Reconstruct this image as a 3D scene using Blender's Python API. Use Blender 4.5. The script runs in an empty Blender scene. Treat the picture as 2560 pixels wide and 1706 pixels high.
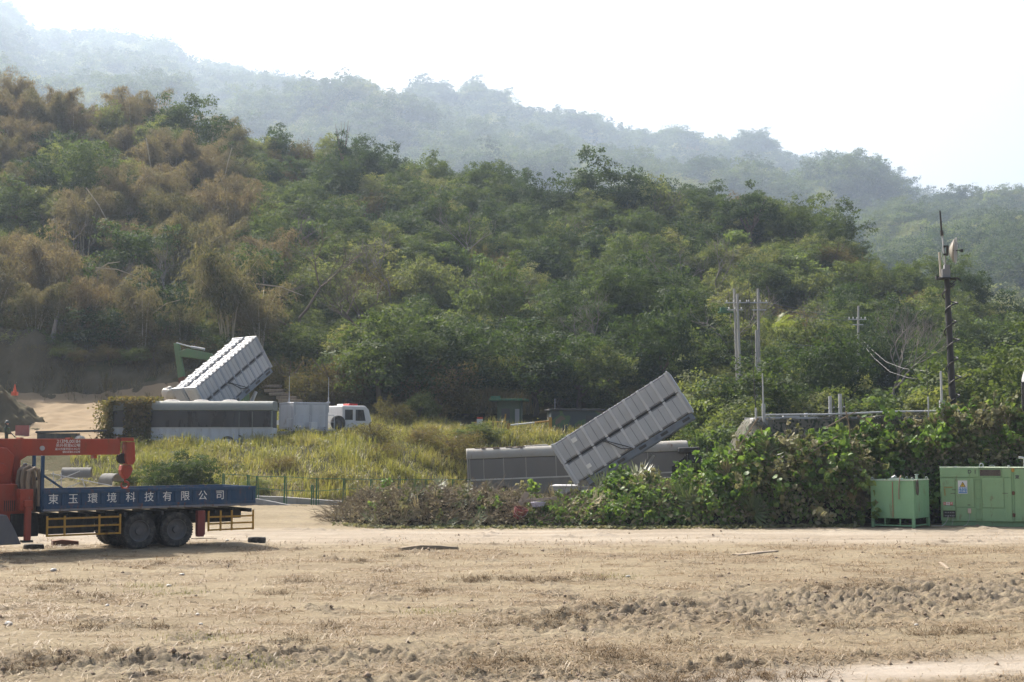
import bpy, bmesh, math, random
import numpy as np
from mathutils import Vector, Matrix, Euler

C = bpy.context.scene.collection
SC = bpy.context.scene
R = math.radians
# ------------------------------------------------------------------ camera
F_PX, CAM_H, PITCH = 3517.0, 3.5, math.atan(247 / 3517)
CT, ST = math.cos(PITCH), math.sin(PITCH)
cam_d = bpy.data.cameras.new('camera')
cam = bpy.data.objects.new('camera', cam_d); C.objects.link(cam)
cam.location = (0, 0, CAM_H)
cam.rotation_euler = (math.pi / 2 + PITCH, 0, 0)
cam_d.sensor_width = 36
cam_d.lens = 36 * F_PX / 2560
cam_d.clip_start = 0.5
cam_d.clip_end = 9000
SC.camera = cam
# ------------------------------------------------------------------ sky and sun
SUN_DIR = Vector((-0.48, 0.60, 0.80)).normalized()
SUN_EL = math.asin(SUN_DIR.z)
SUN_AZ = math.atan2(SUN_DIR.x, SUN_DIR.y)
world = bpy.data.worlds.new('World'); SC.world = world
world.use_nodes = True
wn = world.node_tree; wn.nodes.clear()
sky = wn.nodes.new('ShaderNodeTexSky'); sky.sky_type = 'NISHITA'; sky.sun_disc = False
sky.sun_elevation = SUN_EL; sky.sun_rotation = SUN_AZ
sky.dust_density = 8.0; sky.air_density = 1.0; sky.ozone_density = 1.0; sky.altitude = 30
bg = wn.nodes.new('ShaderNodeBackground'); bg.inputs['Strength'].default_value = 0.115
wo = wn.nodes.new('ShaderNodeOutputWorld')
wn.links.new(sky.outputs[0], bg.inputs[0]); wn.links.new(bg.outputs[0], wo.inputs[0])
sun_d = bpy.data.lights.new('sun', 'SUN'); sun_d.energy = 5.0; sun_d.angle = R(0.6); sun_d.color = (1.0, 0.945, 0.86)
sun = bpy.data.objects.new('sun', sun_d); C.objects.link(sun)
sun.rotation_euler = SUN_DIR.to_track_quat('Z', 'Y').to_euler(); sun.location = (-60, 60, 120)
SC.view_settings.view_transform = 'Standard'; SC.view_settings.look = 'None'
SC.view_settings.exposure = 1.0; SC.view_settings.gamma = 1.0
SC.view_settings.use_curve_mapping = False
SC.render.engine = 'CYCLES'
cy = SC.cycles
cy.use_denoising = True
try: cy.denoiser = 'OPENIMAGEDENOISE'
except Exception: pass
cy.max_bounces = 5; cy.diffuse_bounces = 3; cy.glossy_bounces = 2; cy.transmission_bounces = 4; cy.volume_bounces = 1
cy.transparent_max_bounces = 8
cy.sample_clamp_indirect = 4.0
cy.caustics_reflective = False; cy.caustics_refractive = False

# ------------------------------------------------------------------ helpers
def W(px, py, Y):
    """world point seen at photograph pixel (px, py) at depth Y"""
    dx = (px - 1280) / F_PX; dy = (853 - py) / F_PX
    t = Y / (CT - dy * ST)
    return Vector((t * dx, Y, CAM_H + t * (ST + dy * CT)))
def zc(py, Y):
    dy = (853 - np.asarray(py, float)) / F_PX
    t = Y / (CT - dy * ST)
    return CAM_H + t * (ST + dy * CT)

def tag(o, label=None, cat=None, group=None, kind=None):
    if label: o['label'] = label
    if cat: o['category'] = cat
    if group: o['group'] = group
    if kind: o['kind'] = kind
    return o
def thing(name, label, cat, loc=(0, 0, 0), rz=0.0, group=None, rot=None):
    o = bpy.data.objects.new(name, None); C.objects.link(o)
    o.location = loc; o.rotation_euler = rot if rot else (0, 0, rz)
    o.empty_display_size = 0.2
    return tag(o, label, cat, group)
def kids(o): return list(o.children)
def copy_tree(o, parent=None):
    c = o.copy(); C.objects.link(c)
    if parent: c.parent = parent
    for ch in kids(o): copy_tree(ch, c)
    return c

def np_mesh(name, V, Fc, smooth=False):
    """mesh from numpy arrays; Fc is (n,k)"""
    V = np.asarray(V, np.float32); Fc = np.asarray(Fc, np.int32)
    me = bpy.data.meshes.new(name)
    n, k = Fc.shape
    me.vertices.add(len(V)); me.vertices.foreach_set('co', V.ravel())
    me.loops.add(n * k); me.loops.foreach_set('vertex_index', Fc.ravel())
    me.polygons.add(n)
    me.polygons.foreach_set('loop_start', np.arange(0, n * k, k, dtype=np.int32))
    me.polygons.foreach_set('loop_total', np.full(n, k, np.int32))
    if smooth: me.polygons.foreach_set('use_smooth', np.ones(n, bool))
    me.update(calc_edges=True)
    return me
def link_mesh(name, me, mat=None, parent=None):
    if mat and not me.materials: me.materials.append(mat)
    o = bpy.data.objects.new(name, me); C.objects.link(o)
    if parent: o.parent = parent
    return o

class MB:
    """collects shapes for ONE mesh object"""
    def __init__(s): s.v = []; s.f = []
    def add(s, vs, fs):
        b = len(s.v); s.v += [tuple(v) for v in vs]; s.f += [tuple(i + b for i in f) for f in fs]; return s
    def box(s, x0, x1, y0, y1, z0, z1, M=None):
        vs = [Vector((x, y, z)) for z in (z0, z1) for y in (y0, y1) for x in (x0, x1)]
        if M is not None: vs = [M @ v for v in vs]
        return s.add(vs, [(0, 2, 3, 1), (4, 5, 7, 6), (0, 1, 5, 4), (2, 6, 7, 3), (0, 4, 6, 2), (1, 3, 7, 5)])
    def bar(s, p, q, w, h=None, up=(0, 0, 1)):
        """box beam from p to q, width w, height h"""
        p, q = Vector(p), Vector(q); h = h or w
        d = (q - p).normalized(); u = Vector(up)
        if abs(d.dot(u)) > 0.98: u = Vector((1, 0, 0))
        r = d.cross(u).normalized(); u = r.cross(d).normalized()
        vs = [a + r * (sx * w / 2) + u * (sz * h / 2) for a in (p, q) for sz in (-1, 1) for sx in (-1, 1)]
        return s.add(vs, [(0, 2, 3, 1), (4, 5, 7, 6), (0, 1, 5, 4), (2, 6, 7, 3), (0, 4, 6, 2), (1, 3, 7, 5)])
    def cyl(s, p, q, r0, r1=None, n=12, cap=True):
        return s.tube([p, q], [r0, r0 if r1 is None else r1], n, cap)
    def tube(s, pts, r, n=8, cap=True):
        pts = [Vector(p) for p in pts]
        rs = r if isinstance(r, (list, tuple)) else [r] * len(pts)
        b = len(s.v); prev = None
        for i, p in enumerate(pts):
            d = (pts[min(i + 1, len(pts) - 1)] - pts[max(i - 1, 0)])
            d = d.normalized() if d.length > 1e-9 else Vector((0, 0, 1))
            if prev is None:
                u = Vector((0, 0, 1)) if abs(d.z) < 0.9 else Vector((1, 0, 0))
                prev = d.cross(u).normalized()
            a = (prev - d * prev.dot(d)).normalized(); c = d.cross(a); prev = a
            for k in range(n):
                t = 2 * math.pi * k / n
                s.v.append(tuple(p + (a * math.cos(t) + c * math.sin(t)) * rs[i]))
        for i in range(len(pts) - 1):
            for k in range(n):
                k2 = (k + 1) % n
                s.f.append((b + i * n + k, b + i * n + k2, b + (i + 1) * n + k2, b + (i + 1) * n + k))
        if cap:
            s.f.append(tuple(b + k for k in range(n))[::-1]); s.f.append(tuple(b + (len(pts) - 1) * n + k for k in range(n)))
        return s
    def lathe(s, prof, axis='y', o=(0, 0, 0), n=24):
        """prof: list of (r, h); revolve about axis through o"""
        b = len(s.v); o = Vector(o)
        for (r, h) in prof:
            for k in range(n):
                t = 2 * math.pi * k / n; c, d = r * math.cos(t), r * math.sin(t)
                s.v.append(tuple(o + (Vector((c, h, d)) if axis == 'y' else Vector((c, d, h)) if axis == 'z' else Vector((h, c, d)))))
        for i in range(len(prof) - 1):
            for k in range(n):
                k2 = (k + 1) % n
                s.f.append((b + i * n + k, b + (i + 1) * n + k, b + (i + 1) * n + k2, b + i * n + k2))
        return s
    def prism(s, poly, h0, h1, axis='y'):
        """extrude polygon; axis y: poly is (x,z); axis x: (y,z); axis z: (x,y)"""
        f = {'y': lambda a, c, h: (a, h, c), 'x': lambda a, c, h: (h, a, c), 'z': lambda a, c, h: (a, c, h)}[axis]
        n = len(poly); vs = [f(a, c, h0) for a, c in poly] + [f(a, c, h1) for a, c in poly]
        fs = [tuple(range(n))[::-1], tuple(range(n, 2 * n))] + [(i, (i + 1) % n, n + (i + 1) % n, n + i) for i in range(n)]
        return s.add(vs, fs)
    def build(s, name, mat, parent=None, smooth=False, bevel=0.0, seg=1):
        me = bpy.data.meshes.new(name); me.from_pydata(s.v, [], s.f)
        bm = bmesh.new(); bm.from_mesh(me); bmesh.ops.recalc_face_normals(bm, faces=bm.faces); bm.to_mesh(me); bm.free()
        if smooth:
            me.polygons.foreach_set('use_smooth', np.ones(len(me.polygons), bool))
            try: me.set_sharp_from_angle(angle=R(40))
            except Exception: pass
        o = link_mesh(name, me, mat, parent)
        if bevel:
            m = o.modifiers.new('bevel', 'BEVEL'); m.width = bevel; m.segments = seg; m.limit_method = 'ANGLE'; m.angle_limit = R(35)
        return o

# numpy gradient noise
def _hash(ix, iy, seed):
    h = (ix.astype(np.int64) * 374761393 + iy.astype(np.int64) * 668265263 + seed * 974634777) & 0x7fffffff
    h = ((h ^ (h >> 13)) * 1274126177) & 0x7fffffff
    return (h ^ (h >> 16)) & 0xffff
def noise2(x, y, seed=0):
    x = np.asarray(x, float); y = np.asarray(y, float)
    ix, iy = np.floor(x), np.floor(y); fx, fy = x - ix, y - iy
    def g(a, b):
        an = _hash(ix + a, iy + b, seed) / 65536.0 * 2 * np.pi
        return np.cos(an) * (fx - a) + np.sin(an) * (fy - b)
    u = fx * fx * fx * (fx * (fx * 6 - 15) + 10); v = fy * fy * fy * (fy * (fy * 6 - 15) + 10)
    a = g(0, 0) * (1 - u) + g(1, 0) * u; b = g(0, 1) * (1 - u) + g(1, 1) * u
    return (a * (1 - v) + b * v) * 1.5
def fbm(x, y, seed=0, oc=4, gain=0.5):
    t, a = 0, 1.0
    for i in range(oc):
        t = t + a * noise2(x * 2 ** i, y * 2 ** i, seed + i * 17); a *= gain
    return t
def sstep(a, b, x):
    t = np.clip((np.asarray(x, float) - a) / (b - a), 0, 1); return t * t * (3 - 2 * t)

# ------------------------------------------------------------------ materials
def node_mat(name):
    m = bpy.data.materials.new(name); m.use_nodes = True
    nt = m.node_tree; nt.nodes.clear()
    out = nt.nodes.new('ShaderNodeOutputMaterial')
    return m, nt, out
def N(nt, t, **kw):
    n = nt.nodes.new(t)
    for k, v in kw.items():
        if k.startswith('in_'):
            key = k[3:]; key = int(key) if key.isdigit() else key.replace('_', ' ')
            n.inputs[key].default_value = v
        else: setattr(n, k, v)
    return n
def col(c): return (c[0], c[1], c[2], 1.0)
def mixrgb(nt, fac, a, b, bt='MIX'):
    m = nt.nodes.new('ShaderNodeMix'); m.data_type = 'RGBA'; m.blend_type = bt
    for sock, v in ((m.inputs[0], fac), (m.inputs[6], a), (m.inputs[7], b)):
        if isinstance(v, (int, float)): sock.default_value = v
        elif isinstance(v, tuple): sock.default_value = col(v)
        else: nt.links.new(v, sock)
    return m.outputs[2]
def ramp(nt, fac, stops):
    r = nt.nodes.new('ShaderNodeValToRGB'); e = r.color_ramp.elements
    while len(e) < len(stops): e.new(0.5)
    for i, (p, c) in enumerate(stops):
        e[i].position = p; e[i].color = (c, c, c, 1) if isinstance(c, (int, float)) else col(c)
    nt.links.new(fac, r.inputs[0]); return r.outputs[0]
def noise_tex(nt, scale, detail=4, vec=None, rough=0.55, stretch=None):
    n = N(nt, 'ShaderNodeTexNoise'); n.inputs['Scale'].default_value = scale; n.inputs['Detail'].default_value = detail; n.inputs['Roughness'].default_value = rough
    if vec is None:
        tc = N(nt, 'ShaderNodeTexCoord'); vec = tc.outputs['Object']
    if stretch:
        mp = N(nt, 'ShaderNodeMapping'); mp.inputs['Scale'].default_value = stretch; nt.links.new(vec, mp.inputs[0]); vec = mp.outputs[0]
    nt.links.new(vec, n.inputs['Vector']); return n.outputs['Fac']
_mats = {}
def paint(name, c, rough=0.55, metal=0.0, dirt=(0.26, 0.21, 0.15), dirt_amt=0.5, scale=1.5, var=0.12, rust=0.0, streak=True, bump=0.15, spec=0.4):
    """weathered painted / plain surface"""
    if name in _mats: return _mats[name]
    m, nt, out = node_mat(name)
    p = N(nt, 'ShaderNodeBsdfPrincipled')
    n1 = noise_tex(nt, scale, 6); n2 = noise_tex(nt, scale * 7, 5)
    dark = tuple(x * (1 - var) for x in c); lite = tuple(min(1, x * (1 + var)) for x in c)
    base = mixrgb(nt, n1, dark, lite)
    if dirt_amt > 0:
        ns = noise_tex(nt, scale * 2.2, 7, stretch=(1, 1, 0.18) if streak else (1, 1, 1), rough=0.65)
        fac = ramp(nt, ns, [(0.45, 0.04 * dirt_amt), (0.78, dirt_amt)])
        base = mixrgb(nt, fac, base, dirt)
    if rust > 0:
        nr = noise_tex(nt, scale * 3.5, 8, stretch=(1, 1, 0.35), rough=0.7)
        fr = ramp(nt, nr, [(0.60 - 0.12 * rust, 0.0), (0.72 - 0.10 * rust, 0.85)])
        base = mixrgb(nt, fr, base, (0.16, 0.065, 0.03))
    nt.links.new(base, p.inputs['Base Color'])
    p.inputs['Roughness'].default_value = rough; p.inputs['Metallic'].default_value = metal
    p.inputs['Specular IOR Level'].default_value = spec
    rr = ramp(nt, n2, [(0.3, max(0, rough - 0.12)), (0.7, min(1, rough + 0.15))]); nt.links.new(rr, p.inputs['Roughness'])
    if bump:
        b = N(nt, 'ShaderNodeBump'); b.inputs['Strength'].default_value = bump; b.inputs['Distance'].default_value = 0.02
        nt.links.new(n2, b.inputs['Height']); nt.links.new(b.outputs[0], p.inputs['Normal'])
    nt.links.new(p.outputs[0], out.inputs[0])
    _mats[name] = m; return m
def leaf_mat(name, cols, trans=0.35, rough=0.5, spec=0.25, patch=0.25, tr_tint=(1.25, 1.3, 0.6)):
    """cols: list of leaf colours; picked per leaf, per object and in patches"""
    if name in _mats: return _mats[name]
    m, nt, out = node_mat(name)
    geo = N(nt, 'ShaderNodeNewGeometry'); oi = N(nt, 'ShaderNodeObjectInfo')
    npatch = noise_tex(nt, patch, 3)
    a = N(nt, 'ShaderNodeMath', operation='MULTIPLY_ADD'); nt.links.new(geo.outputs['Random Per Island'], a.inputs[0]); a.inputs[1].default_value = 0.34
    sc = N(nt, 'ShaderNodeMath', operation='MULTIPLY_ADD'); nt.links.new(npatch, sc.inputs[0]); sc.inputs[1].default_value = 0.9; sc.inputs[2].default_value = -0.32
    nt.links.new(sc.outputs[0], a.inputs[2])
    b = N(nt, 'ShaderNodeMath', operation='MULTIPLY_ADD'); nt.links.new(oi.outputs['Random'], b.inputs[0]); b.inputs[1].default_value = 0.55
    nt.links.new(a.outputs[0], b.inputs[2])
    k = len(cols)
    c = ramp(nt, b.outputs[0], [(0.08 + 0.84 * i / max(1, k - 1), cc) for i, cc in enumerate(cols)])
    p = N(nt, 'ShaderNodeBsdfPrincipled'); nt.links.new(c, p.inputs['Base Color'])
    p.inputs['Roughness'].default_value = rough; p.inputs['Specular IOR Level'].default_value = spec
    t = N(nt, 'ShaderNodeBsdfTranslucent'); tc = mixrgb(nt, 1.0, c, tr_tint, 'MULTIPLY'); nt.links.new(tc, t.inputs[0])
    mx = N(nt, 'ShaderNodeMixShader'); mx.inputs[0].default_value = trans
    nt.links.new(p.outputs[0], mx.inputs[1]); nt.links.new(t.outputs[0], mx.inputs[2]); nt.links.new(mx.outputs[0], out.inputs[0])
    _mats[name] = m; return m
# ------------------------------------------------------------------ terrain
PXC = np.array([-900, 0, 250, 440, 640, 900, 1150, 1300, 1700, 1900, 2560, 3500], float)
def colv(*a): return np.array(a, float)
N_Y = [colv(66, 66, 66, 66, 67, 68, 78, 82, 80, 74, 74, 74),
       colv(79, 79, 79, 79, 79, 80, 88, 92, 95, 90, 90, 90),
       colv(86, 86, 86, 90, 92, 93, 95, 98, 100, 98, 98, 98),
       colv(105, 105, 105, 104, 103, 102, 103, 106, 106, 106, 106, 106),
       colv(107.5, 107.5, 107.5, 107, 107, 108, 108, 109, 109, 109, 109, 109)]
N_Z = [colv(0, 0, 0, 0.1, 0.5, 0.4, 0.1, 0.1, 0.1, 0, 0, 0),
       colv(3, 3, 3, 3, 3.05, 3.1, 3.0, 3.6, 3.4, 2, 1.5, 1.5),
       colv(3.5, 3.5, 3.5, 3.6, 4, 4.2, 4.2, 4.3, 4.3, 3, 2.5, 2.5),
       colv(6.2, 6.2, 6.2, 6.2, 6.2, 5.5, 5.0, 5, 5, 4.5, 4, 4),
       colv(9.4, 9.4, 9.4, 9.0, 7.6, 6.2, 5.6, 5.6, 5.6, 5, 4.5, 4.5)]
RID_PX = np.array([-900, 0, 130, 272, 435, 511, 609, 762, 925, 1121, 1251, 1349, 1403, 1447, 1512, 1610, 1719, 1850, 1937, 2045, 2132, 2170, 2219, 2306, 2426, 2459, 2560, 3500], float)
RID_PY = np.array([160, 205, 225, 255, 262, 283, 315, 359, 370, 397, 424, 457, 479, 450, 425, 441, 495, 475, 500, 517, 566, 620, 664, 690, 700, 751, 765, 800], float)
RID_YPX = np.array([-900, 0, 500, 900, 1500, 2000, 2200, 2560, 3500], float)
RID_YY = np.array([165, 168, 182, 198, 205, 190, 176, 165, 160], float)
TREE_H = 6.0
def terrain(x, y, rough=True):
    x = np.asarray(x, float); y = np.asarray(y, float)
    px = 1280 + F_PX * x / np.maximum(y, 20)
    yr = np.interp(px, RID_YPX, RID_YY)
    zr = zc(np.interp(px, RID_PX, RID_PY), yr) - TREE_H
    ys = [np.interp(px, PXC, a) for a in N_Y] + [yr, yr + 25, yr + 90]
    zs = [np.interp(px, PXC, a) for a in N_Z] + [zr, zr - 4, zr - 26]
    z = np.zeros_like(px)
    z = np.where(y <= ys[0], zs[0] * sstep(55, 66, y), z)
    for i in range(len(ys) - 1):
        t = (y - ys[i]) / (ys[i + 1] - ys[i])
        tt = t if i != 4 else np.clip(t, 0, 1) ** 1.12
        z = np.where((t > 0) & (t <= 1), zs[i] + (zs[i + 1] - zs[i]) * tt, z)
    z = np.where(y > ys[-1], zs[-1], z)
    if rough:
        hill = sstep(110, 125, y)
        z = z + hill * (2.6 * fbm(x / 22, y / 22, 3, 3)) + sstep(66, 72, y) * 0.18 * fbm(x / 2.5, y / 2.5, 9, 3)
    return z
def tz(x, y): return float(terrain(np.array([x]), np.array([y]))[0])

def grid_mesh(name, X, Y, Z, smooth=True):
    nr, nc = X.shape
    V = np.stack([X, Y, Z], -1).reshape(-1, 3)
    i = np.arange(nr * nc).reshape(nr, nc)
    Fc = np.stack([i[:-1, :-1], i[:-1, 1:], i[1:, 1:], i[1:, :-1]], -1).reshape(-1, 4)
    return np_mesh(name, V, Fc, smooth)
def set_attr(me, name, vals):
    a = me.attributes.new(name, 'FLOAT', 'POINT'); a.data.foreach_set('value', np.asarray(vals, np.float32).ravel())

# ---- flat clearing in front: fine sheet, finer where it is nearer
def clear_z(x, y):
    """relief of the bare clearing"""
    x = np.asarray(x, float); y = np.asarray(y, float)
    z = 0.05 * fbm(x / 5, y / 5, 21, 3)
    # rough, churned strip running across the front, stronger to the right
    cen = 27.0 + (x + 2) * 0.42
    band = np.exp(-((y - cen) / (2.6 + 0.10 * np.abs(x))) ** 2) * sstep(-3.0, 3.5, x)
    band2 = np.exp(-((y - 23.2 - 0.10 * x) / 1.3) ** 2) * sstep(2.0, -2.5, x) * 0.8
    band3 = np.exp(-((y - (21.0 + 0.3 * x)) / 0.9) ** 2) * sstep(-6.5, -1.0, x) * sstep(7, 3, x) * 0.75
    ru = np.clip(band + band2 + band3, 0, 1.2)
    lump = fbm(x / 0.9, y / 0.9, 31, 4, 0.6); fine = fbm(x / 0.22, y / 0.22, 41, 3, 0.6)
    z = z + ru * (0.10 * np.maximum(lump, -0.5) + 0.16 * (0.35 - np.abs(fbm(x / 0.55, y / 0.45, 35, 3))) * sstep(-.3, .4, lump) + 0.10 * fine) + 0.018 * fine * (0.4 + 0.6 * sstep(0.0, 0.5, fbm(x / 3, y / 3, 5, 2)))
    # wheel ruts drifting across
    for (a, b, w) in ((31.5, 0.03, 0.35), (33.4, 0.035, 0.35), (39.0, -0.02, 0.4), (51.0, 0.01, 0.7), (53.5, 0.015, 0.7)):
        z = z - 0.035 * np.exp(-((y - a - b * x - 0.5 * np.sin(x / 6)) / w) ** 2)
    # scattered scuffed clods
    sc = sstep(0.42, 0.75, fbm(x / 2.2, y / 1.6, 77, 3))
    z = z + sc * (0.07 * np.abs(lump) + 0.05 * fine)
    # hard bare track low in the picture on the right
    tr = sstep(0.9, 0.2, np.abs(y - (19.9 + (x - 1.5) * 0.37)) / 1.7) * sstep(-.6, 1.2, x)
    z = z * (1 - 0.85 * tr)
    # slightly raised standing under the crane truck
    lx = (x + 13.85) * math.cos(R(38)) + (y - 43.0) * math.sin(R(38)); ly = -(x + 13.85) * math.sin(R(38)) + (y - 43.0) * math.cos(R(38))
    z = z * (1 - .7 * sstep(-3, -1, ly) * sstep(4.5, 3, ly) * sstep(8.5, 6, lx)) + .06 * sstep(-2.0, -.3, ly) * sstep(4.5, 3, ly) * sstep(8.5, 6, lx)
    return z, ru, sc, tr
nr, nc = 640, 520
yy = 13.0 * (74.0 / 13.0) ** (np.linspace(0, 1, nr)); uu = np.r_[-1.8, -1.2, np.linspace(-0.85, -0.46, 24), np.linspace(-0.45, 0.45, nc - 52), np.linspace(0.46, 0.85, 24), 1.2, 1.8]
Yg = np.repeat(yy[:, None], nc, 1); Xg = uu[None, :] * Yg
zb, ru, sc, tr = clear_z(Xg, Yg)
Zg = np.where(Yg < 66, zb, zb * 0.3) + terrain(Xg, Yg) * sstep(56, 62, Yg)
ground_me = grid_mesh('ground', Xg, Yg, Zg)
straw = np.clip(0.55 * sstep(-0.25, 0.5, fbm(Xg / 4.5, Yg / 3.0, 51, 4)) + 0.55 * sstep(0.1, 0.6, fbm(Xg / 1.2, Yg / 0.8, 52, 4)), 0, 1)
straw = np.clip(straw * 1.35, 0, 1) * sstep(52, 46, Yg) * (1 - 0.7 * np.clip(ru, 0, 1)) * (1 - tr)
set_attr(ground_me, 'straw', straw); set_attr(ground_me, 'churn', np.clip(ru + 0.7 * sc, 0, 1)); set_attr(ground_me, 'track', np.clip(tr + 0.7 * sstep(46, 50, Yg) * sstep(57.5, 54, Yg), 0, 1))
set_attr(ground_me, 'grassy', sstep(66.0, 68.5, Yg) )
def ground_material():
    m, nt, out = node_mat('dry_soil')
    p = N(nt, 'ShaderNodeBsdfPrincipled'); p.inputs['Roughness'].default_value = 0.95; p.inputs['Specular IOR Level'].default_value = 0.1
    def at(n):
        a = N(nt, 'ShaderNodeAttribute'); a.attribute_name = n; return a.outputs['Fac']
    n1 = noise_tex(nt, 0.6, 8, rough=0.65); n2 = noise_tex(nt, 6.0, 8, rough=0.7); n3 = noise_tex(nt, 30, 6, rough=0.7)
    n4 = noise_tex(nt, 2.2, 8, rough=0.75, stretch=(0.45, 1.0, 1.0))
    base = mixrgb(nt, ramp(nt, n1, [(0.3, 0.0), (0.7, 1.0)]), (0.225, 0.184, 0.115), (0.30, 0.254, 0.168))
    base = mixrgb(nt, ramp(nt, n2, [(0.42, 0.0), (0.72, 0.75)]), base, (0.17, 0.134, 0.093))
    sm = N(nt, 'ShaderNodeMath', operation='MULTIPLY'); nt.links.new(at('straw'), sm.inputs[0]); nt.links.new(ramp(nt, n4, [(0.40, 0.0), (0.56, 1.0)]), sm.inputs[1])
    base = mixrgb(nt, sm.outputs[0], base, mixrgb(nt, n3, (0.095, 0.060, 0.031), (0.20, 0.136, 0.072)))
    cm = N(nt, 'ShaderNodeMath', operation='MULTIPLY'); nt.links.new(at('churn'), cm.inputs[0]); nt.links.new(ramp(nt, n2, [(0.35, 0.1), (0.6, 0.85)]), cm.inputs[1])
    base = mixrgb(nt, cm.outputs[0], base, mixrgb(nt, n3, (0.09, 0.074, 0.058), (0.235, 0.20, 0.16)))
    tm = N(nt, 'ShaderNodeMath', operation='MULTIPLY'); nt.links.new(at('track'), tm.inputs[0]); nt.links.new(ramp(nt, n1, [(0.2, 0.65), (0.6, 1.0)]), tm.inputs[1])
    base = mixrgb(nt, tm.outputs[0], base, mixrgb(nt, n2, (0.33, 0.285, 0.235), (0.43, 0.38, 0.315)))
    n5 = noise_tex(nt, 0.8, 7, stretch=(0.16, 1.0, 1.0), rough=0.7)
    base = mixrgb(nt, ramp(nt, n5, [(0.38, 0.0), (0.62, 0.5)]), base, mixrgb(nt, n2, (0.125, 0.092, 0.058), (0.21, 0.165, 0.112)))
    base = mixrgb(nt, at('grassy'), base, (0.12, 0.10, 0.05))
    nt.links.new(base, p.inputs['Base Color'])
    ad = N(nt, 'ShaderNodeMath', operation='MULTIPLY_ADD'); nt.links.new(n3, ad.inputs[0]); ad.inputs[1].default_value = 0.5; nt.links.new(n2, ad.inputs[2])
    b = N(nt, 'ShaderNodeBump'); b.inputs['Strength'].default_value = 0.9; b.inputs['Distance'].default_value = 0.06
    nt.links.new(ad.outputs[0], b.inputs['Height']); nt.links.new(b.outputs[0], p.inputs['Normal'])
    nt.links.new(p.outputs[0], out.inputs[0]); return m
SOIL = ground_material()
tag(link_mesh('ground', ground_me, SOIL), kind='structure')

# ---- everything beyond and around: coarse sheets
def hill_material(name, a, b, c):
    m, nt, out = node_mat(name)
    p = N(nt, 'ShaderNodeBsdfPrincipled'); p.inputs['Roughness'].default_value = 0.95; p.inputs['Specular IOR Level'].default_value = 0.05
    n1 = noise_tex(nt, 0.25, 8, rough=0.7); n2 = noise_tex(nt, 2.5, 8, rough=0.75)
    base = mixrgb(nt, ramp(nt, n1, [(0.35, 0.0), (0.65, 1.0)]), a, b)
    base = mixrgb(nt, ramp(nt, n2, [(0.45, 0.0), (0.7, 0.8)]), base, c)
    nt.links.new(base, p.inputs['Base Color'])
    bb = N(nt, 'ShaderNodeBump'); bb.inputs['Strength'].default_value = 0.8; bb.inputs['Distance'].default_value = 0.3
    nt.links.new(n2, bb.inputs['Height']); nt.links.new(bb.outputs[0], p.inputs['Normal'])
    nt.links.new(p.outputs[0], out.inputs[0]); return m
LITTER = hill_material('leaf_litter_soil', (0.075, 0.065, 0.035), (0.06, 0.065, 0.028), (0.11, 0.085, 0.05))
FARSOIL = hill_material('far_hill_soil', (0.05, 0.06, 0.03), (0.065, 0.07, 0.035), (0.08, 0.075, 0.045))
DIRT = paint('bare_dirt', (0.235, 0.18, 0.115), rough=0.95, dirt=(0.24, 0.17, 0.10), dirt_amt=0.7, scale=0.7, streak=False, bump=0.6, spec=0.05)
yy = np.concatenate([np.linspace(64, 112, 97), np.linspace(113, 300, 110)]); uu = np.linspace(-0.62, 0.62, 260)
Yh = np.repeat(yy[:, None], len(uu), 1); Xh = uu[None, :] * Yh
Zh = terrain(Xh, Yh) - 0.12 * sstep(74, 66, Yh)
tag(link_mesh('hillside', grid_mesh('hillside', Xh, Yh, Zh), LITTER), kind='structure')
# outskirts: wide plain under and behind the camera, out to the horizon
xs = np.concatenate([np.linspace(-4000, -200, 12), np.linspace(-160, 160, 17), np.linspace(200, 4000, 12)])
ys = np.concatenate([np.linspace(-3000, -100, 10), np.linspace(-60, 300, 19), np.linspace(400, 6000, 14)])
Xo, Yo = np.meshgrid(xs, ys)
tag(link_mesh('plain', grid_mesh('plain', Xo, Yo, np.full_like(Xo, -0.22)), SOIL), kind='structure')

# ---- far mountains
FA_PX = np.array([-1200, -300, 0, 65, 150, 325, 413, 462, 609, 762, 827, 870, 946, 968, 1044, 1153, 1197, 1251, 1284, 1414, 1545, 1654, 1697, 1784, 1893, 1991, 2067, 2132, 2209, 2241, 2400, 2560, 3600], float)
FA_PY = np.array([-150, -60, 22, 85, 72, 85, 112, 165, 182, 208, 225, 205, 225, 272, 252, 262, 238, 262, 285, 295, 328, 333, 322, 350, 360, 408, 404, 410, 470, 502, 560, 620, 700], float)
FB_PX = np.array([1500, 1800, 2000, 2150, 2241, 2340, 2430, 2560, 2800, 3600], float)
FB_PY = np.array([720, 640, 570, 525, 512, 512, 510, 490, 450, 420], float)
FAR_H = 34.0
def far_a(x, y):
    px = 1280 + F_PX * x / y
    yr = np.interp(px, [-1200, 0, 1200, 2200, 3600], [1950, 1980, 2060, 2000, 1950])
    zr = zc(np.interp(px, FA_PX, FA_PY), yr) - FAR_H
    t = (y - 380) / (yr - 380)
    z = np.where(t <= 1, -0.3 + (zr + 0.3) * np.clip(t, 0, 1) ** 0.95, zr - (y - yr) * 0.35)
    w = sstep(0.15, 0.5, t) * sstep(1.0, 0.8, t)
    return z + w * 36 * fbm(x / 290, y / 290, 61, 3)
def far_b(x, y):
    px = 1280 + F_PX * x / y
    zr = zc(np.interp(px, FB_PX, FB_PY), 1050.0) - 19
    t = (y - 270) / 780.0
    z = np.where(t <= 1, -0.3 + (zr + 0.3) * np.clip(t, 0, 1), zr - (y - 1050) * 0.4)
    w = sstep(0.1, 0.4, t) * sstep(1.0, 0.8, t)
    return z + w * 15 * fbm(x / 130, y / 130, 63, 3)
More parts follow.
